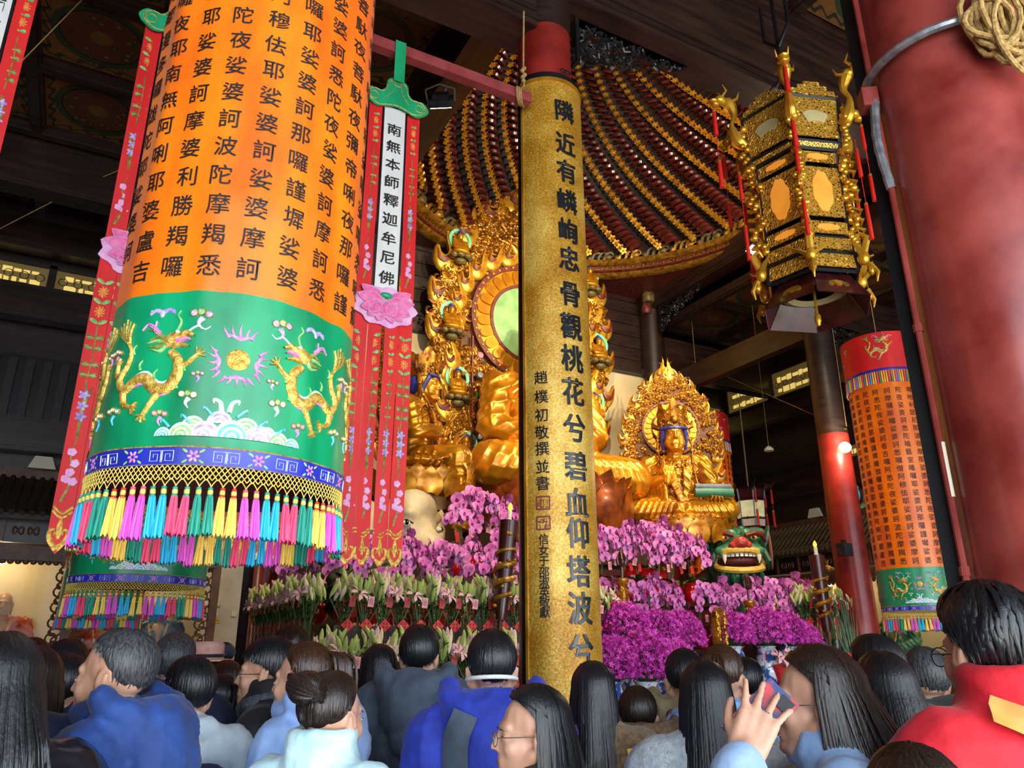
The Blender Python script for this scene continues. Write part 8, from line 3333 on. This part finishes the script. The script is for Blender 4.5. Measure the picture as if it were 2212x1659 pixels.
# woman photographing with her phone
x_, y_, zt_, rz_ = PEOPLE['phone']
_sc = zt_ / 1.728
_W = Matrix.Translation((x_, y_, 0)) @ Matrix.Rotation(rz_, 4, 'Z') @ Matrix.Scale(_sc, 4)
_inv = _W.inverted()
wr = _inv @ Vector((1.192, 1.240, 1.442))
tip = _inv @ Vector((1.255, 1.234, 1.534))
fing = (tip - wr).normalized()
camdir = (_inv @ CAM - wr).normalized()
bk = (camdir - fing * camdir.dot(fing)).normalized()       # back of the hand faces the camera
xa = bk.cross(fing).normalized()
HM = Matrix(((xa.x, bk.x, fing.x, wr.x), (xa.y, bk.y, fing.y, wr.y), (xa.z, bk.z, fing.z, wr.z), (0, 0, 0, 1)))
shl = Vector((.19, .03, 1.37))
elb = wr - fing * .2 + Vector((.05, .03, -.16))
parms = [ARMS['down'][0], (tuple(shl), tuple(elb), tuple(wr - fing * .01))]
pbody = body_mb(parms, True, [None, lambda b: hand_parts(b, HM, 1.05, .5, -1 if xa.dot(Vector((1, 0, 0))) > 0 else 1, 1.0, curls=(.3, .25, .3, .4))])
p = person('phone', 'woman in a grey-blue down jacket with glasses raising a phone', 'bob', H_dark, 'puffer', C_grblue, 1.1, 24, True, arms=parms, body=pbody.mesh('body', M_skin, 'full'))
glasses(p)
ph = thing('phone', 'phone in a colourful patterned case held by the woman in grey-blue', 'phone', (0, 0, 0))
pc = wr + fing * .105 - bk * .032 + xa * .0
PM = _W @ Matrix(((xa.x, bk.x, fing.x, pc.x), (xa.y, bk.y, fing.y, pc.y), (xa.z, bk.z, fing.z, pc.z), (0, 0, 0, 1))) @ Matrix.Rotation(-.35, 4, 'Y')
ph.matrix_basis = PM
obj('case', MB().box((0, 0, 0), (.078, .01, .155)), mat('patterned_case', '#2a3a6a', '#b03030', rough=.3, scale=22, contrast=(.45, .55)), ph, False)
obj('screen', MB().box((0, -.006, 0), (.07, .002, .145)), M_black, ph, False)
obj('camera_bump', MB().box((-.018, .007, .055), (.03, .006, .03)), M_black, ph, False)
rg = MB().tube([HM @ Vector((-.0095 + .011 * math.cos(a), .011 * math.sin(a) - .006, .108)) for a in np.linspace(0, 2 * PI, 13)], .0016, 5, caps=False)
obj('finger_ring', rg, mat('silver_ring', '#e0e0e0', None, rough=.2, metal=.9), p)
p = person('cream', 'woman with loose black hair in a cream down jacket', 'bob', H_black, 'puffer', C_cream, 1.28, 25)
p = person('glas', 'man with black hair and glasses behind the cream jacket', 'short', H_black, 'collar', C_black, 1.05, 26, True)
glasses(p, m=C_black)
person('boy', 'boy with short cropped hair in a dark green hooded jacket', 'crop', H_grey, 'hood', C_dgreen, 1.0, 27, True)
p = person('red', 'man with wavy black hair in a bright red jacket with orange strap', 'wavy', H_black, 'standcollar', C_red, 1.14, 28, True)
glasses(p, m=C_black)
strap(p, 'orange_strap', [(.12, 1.49), (.02, 1.44), (-.1, 1.36), (-.2, 1.22)], .05, mat('orange_strap', '#d08030', '#e09848', rough=.6, scale=12))
person('front', 'top of a dark haired head at the bottom edge, closest to the camera', 'short', H_dark, 'collar', C_black, 1.0, 29)
p = person('hat', 'person wearing a dusty pink felt hat in the far crowd', 'bob', H_dark, 'collar', C_brown, 1.0, 4)
obj('felt_hat', MB().lathe([(.16, 1.665), (.155, 1.675), (.1, 1.68), (.098, 1.76), (.08, 1.775), (0, 1.77)], 24, Matrix.Translation((0, .01, 0))), mat('pink_felt', '#b88478', '#c89a8c', rough=.9, scale=20), p)
obj('hat_band', MB().lathe([(.1, 1.685), (.101, 1.7), (.1, 1.705)], 24, Matrix.Translation((0, .01, 0))), C_black, p)
person('far1', 'distant dark haired person before the grey pier', 'short', H_black, 'collar', C_brown, 1.0, 4)
p = person('far2', 'distant person with a dark cap near the back doorway', 'short', H_black, 'collar', C_brown, 1.0, 5)
obj('cap', MB().ell(HC + Vector((0, 0, .02)), (.098, .115, .085), 16, 10), C_dknavy, p)
person('far3', 'person with long dark hair before the receding lily vases', 'long', H_black, 'collar', C_black, 1.0, 14)
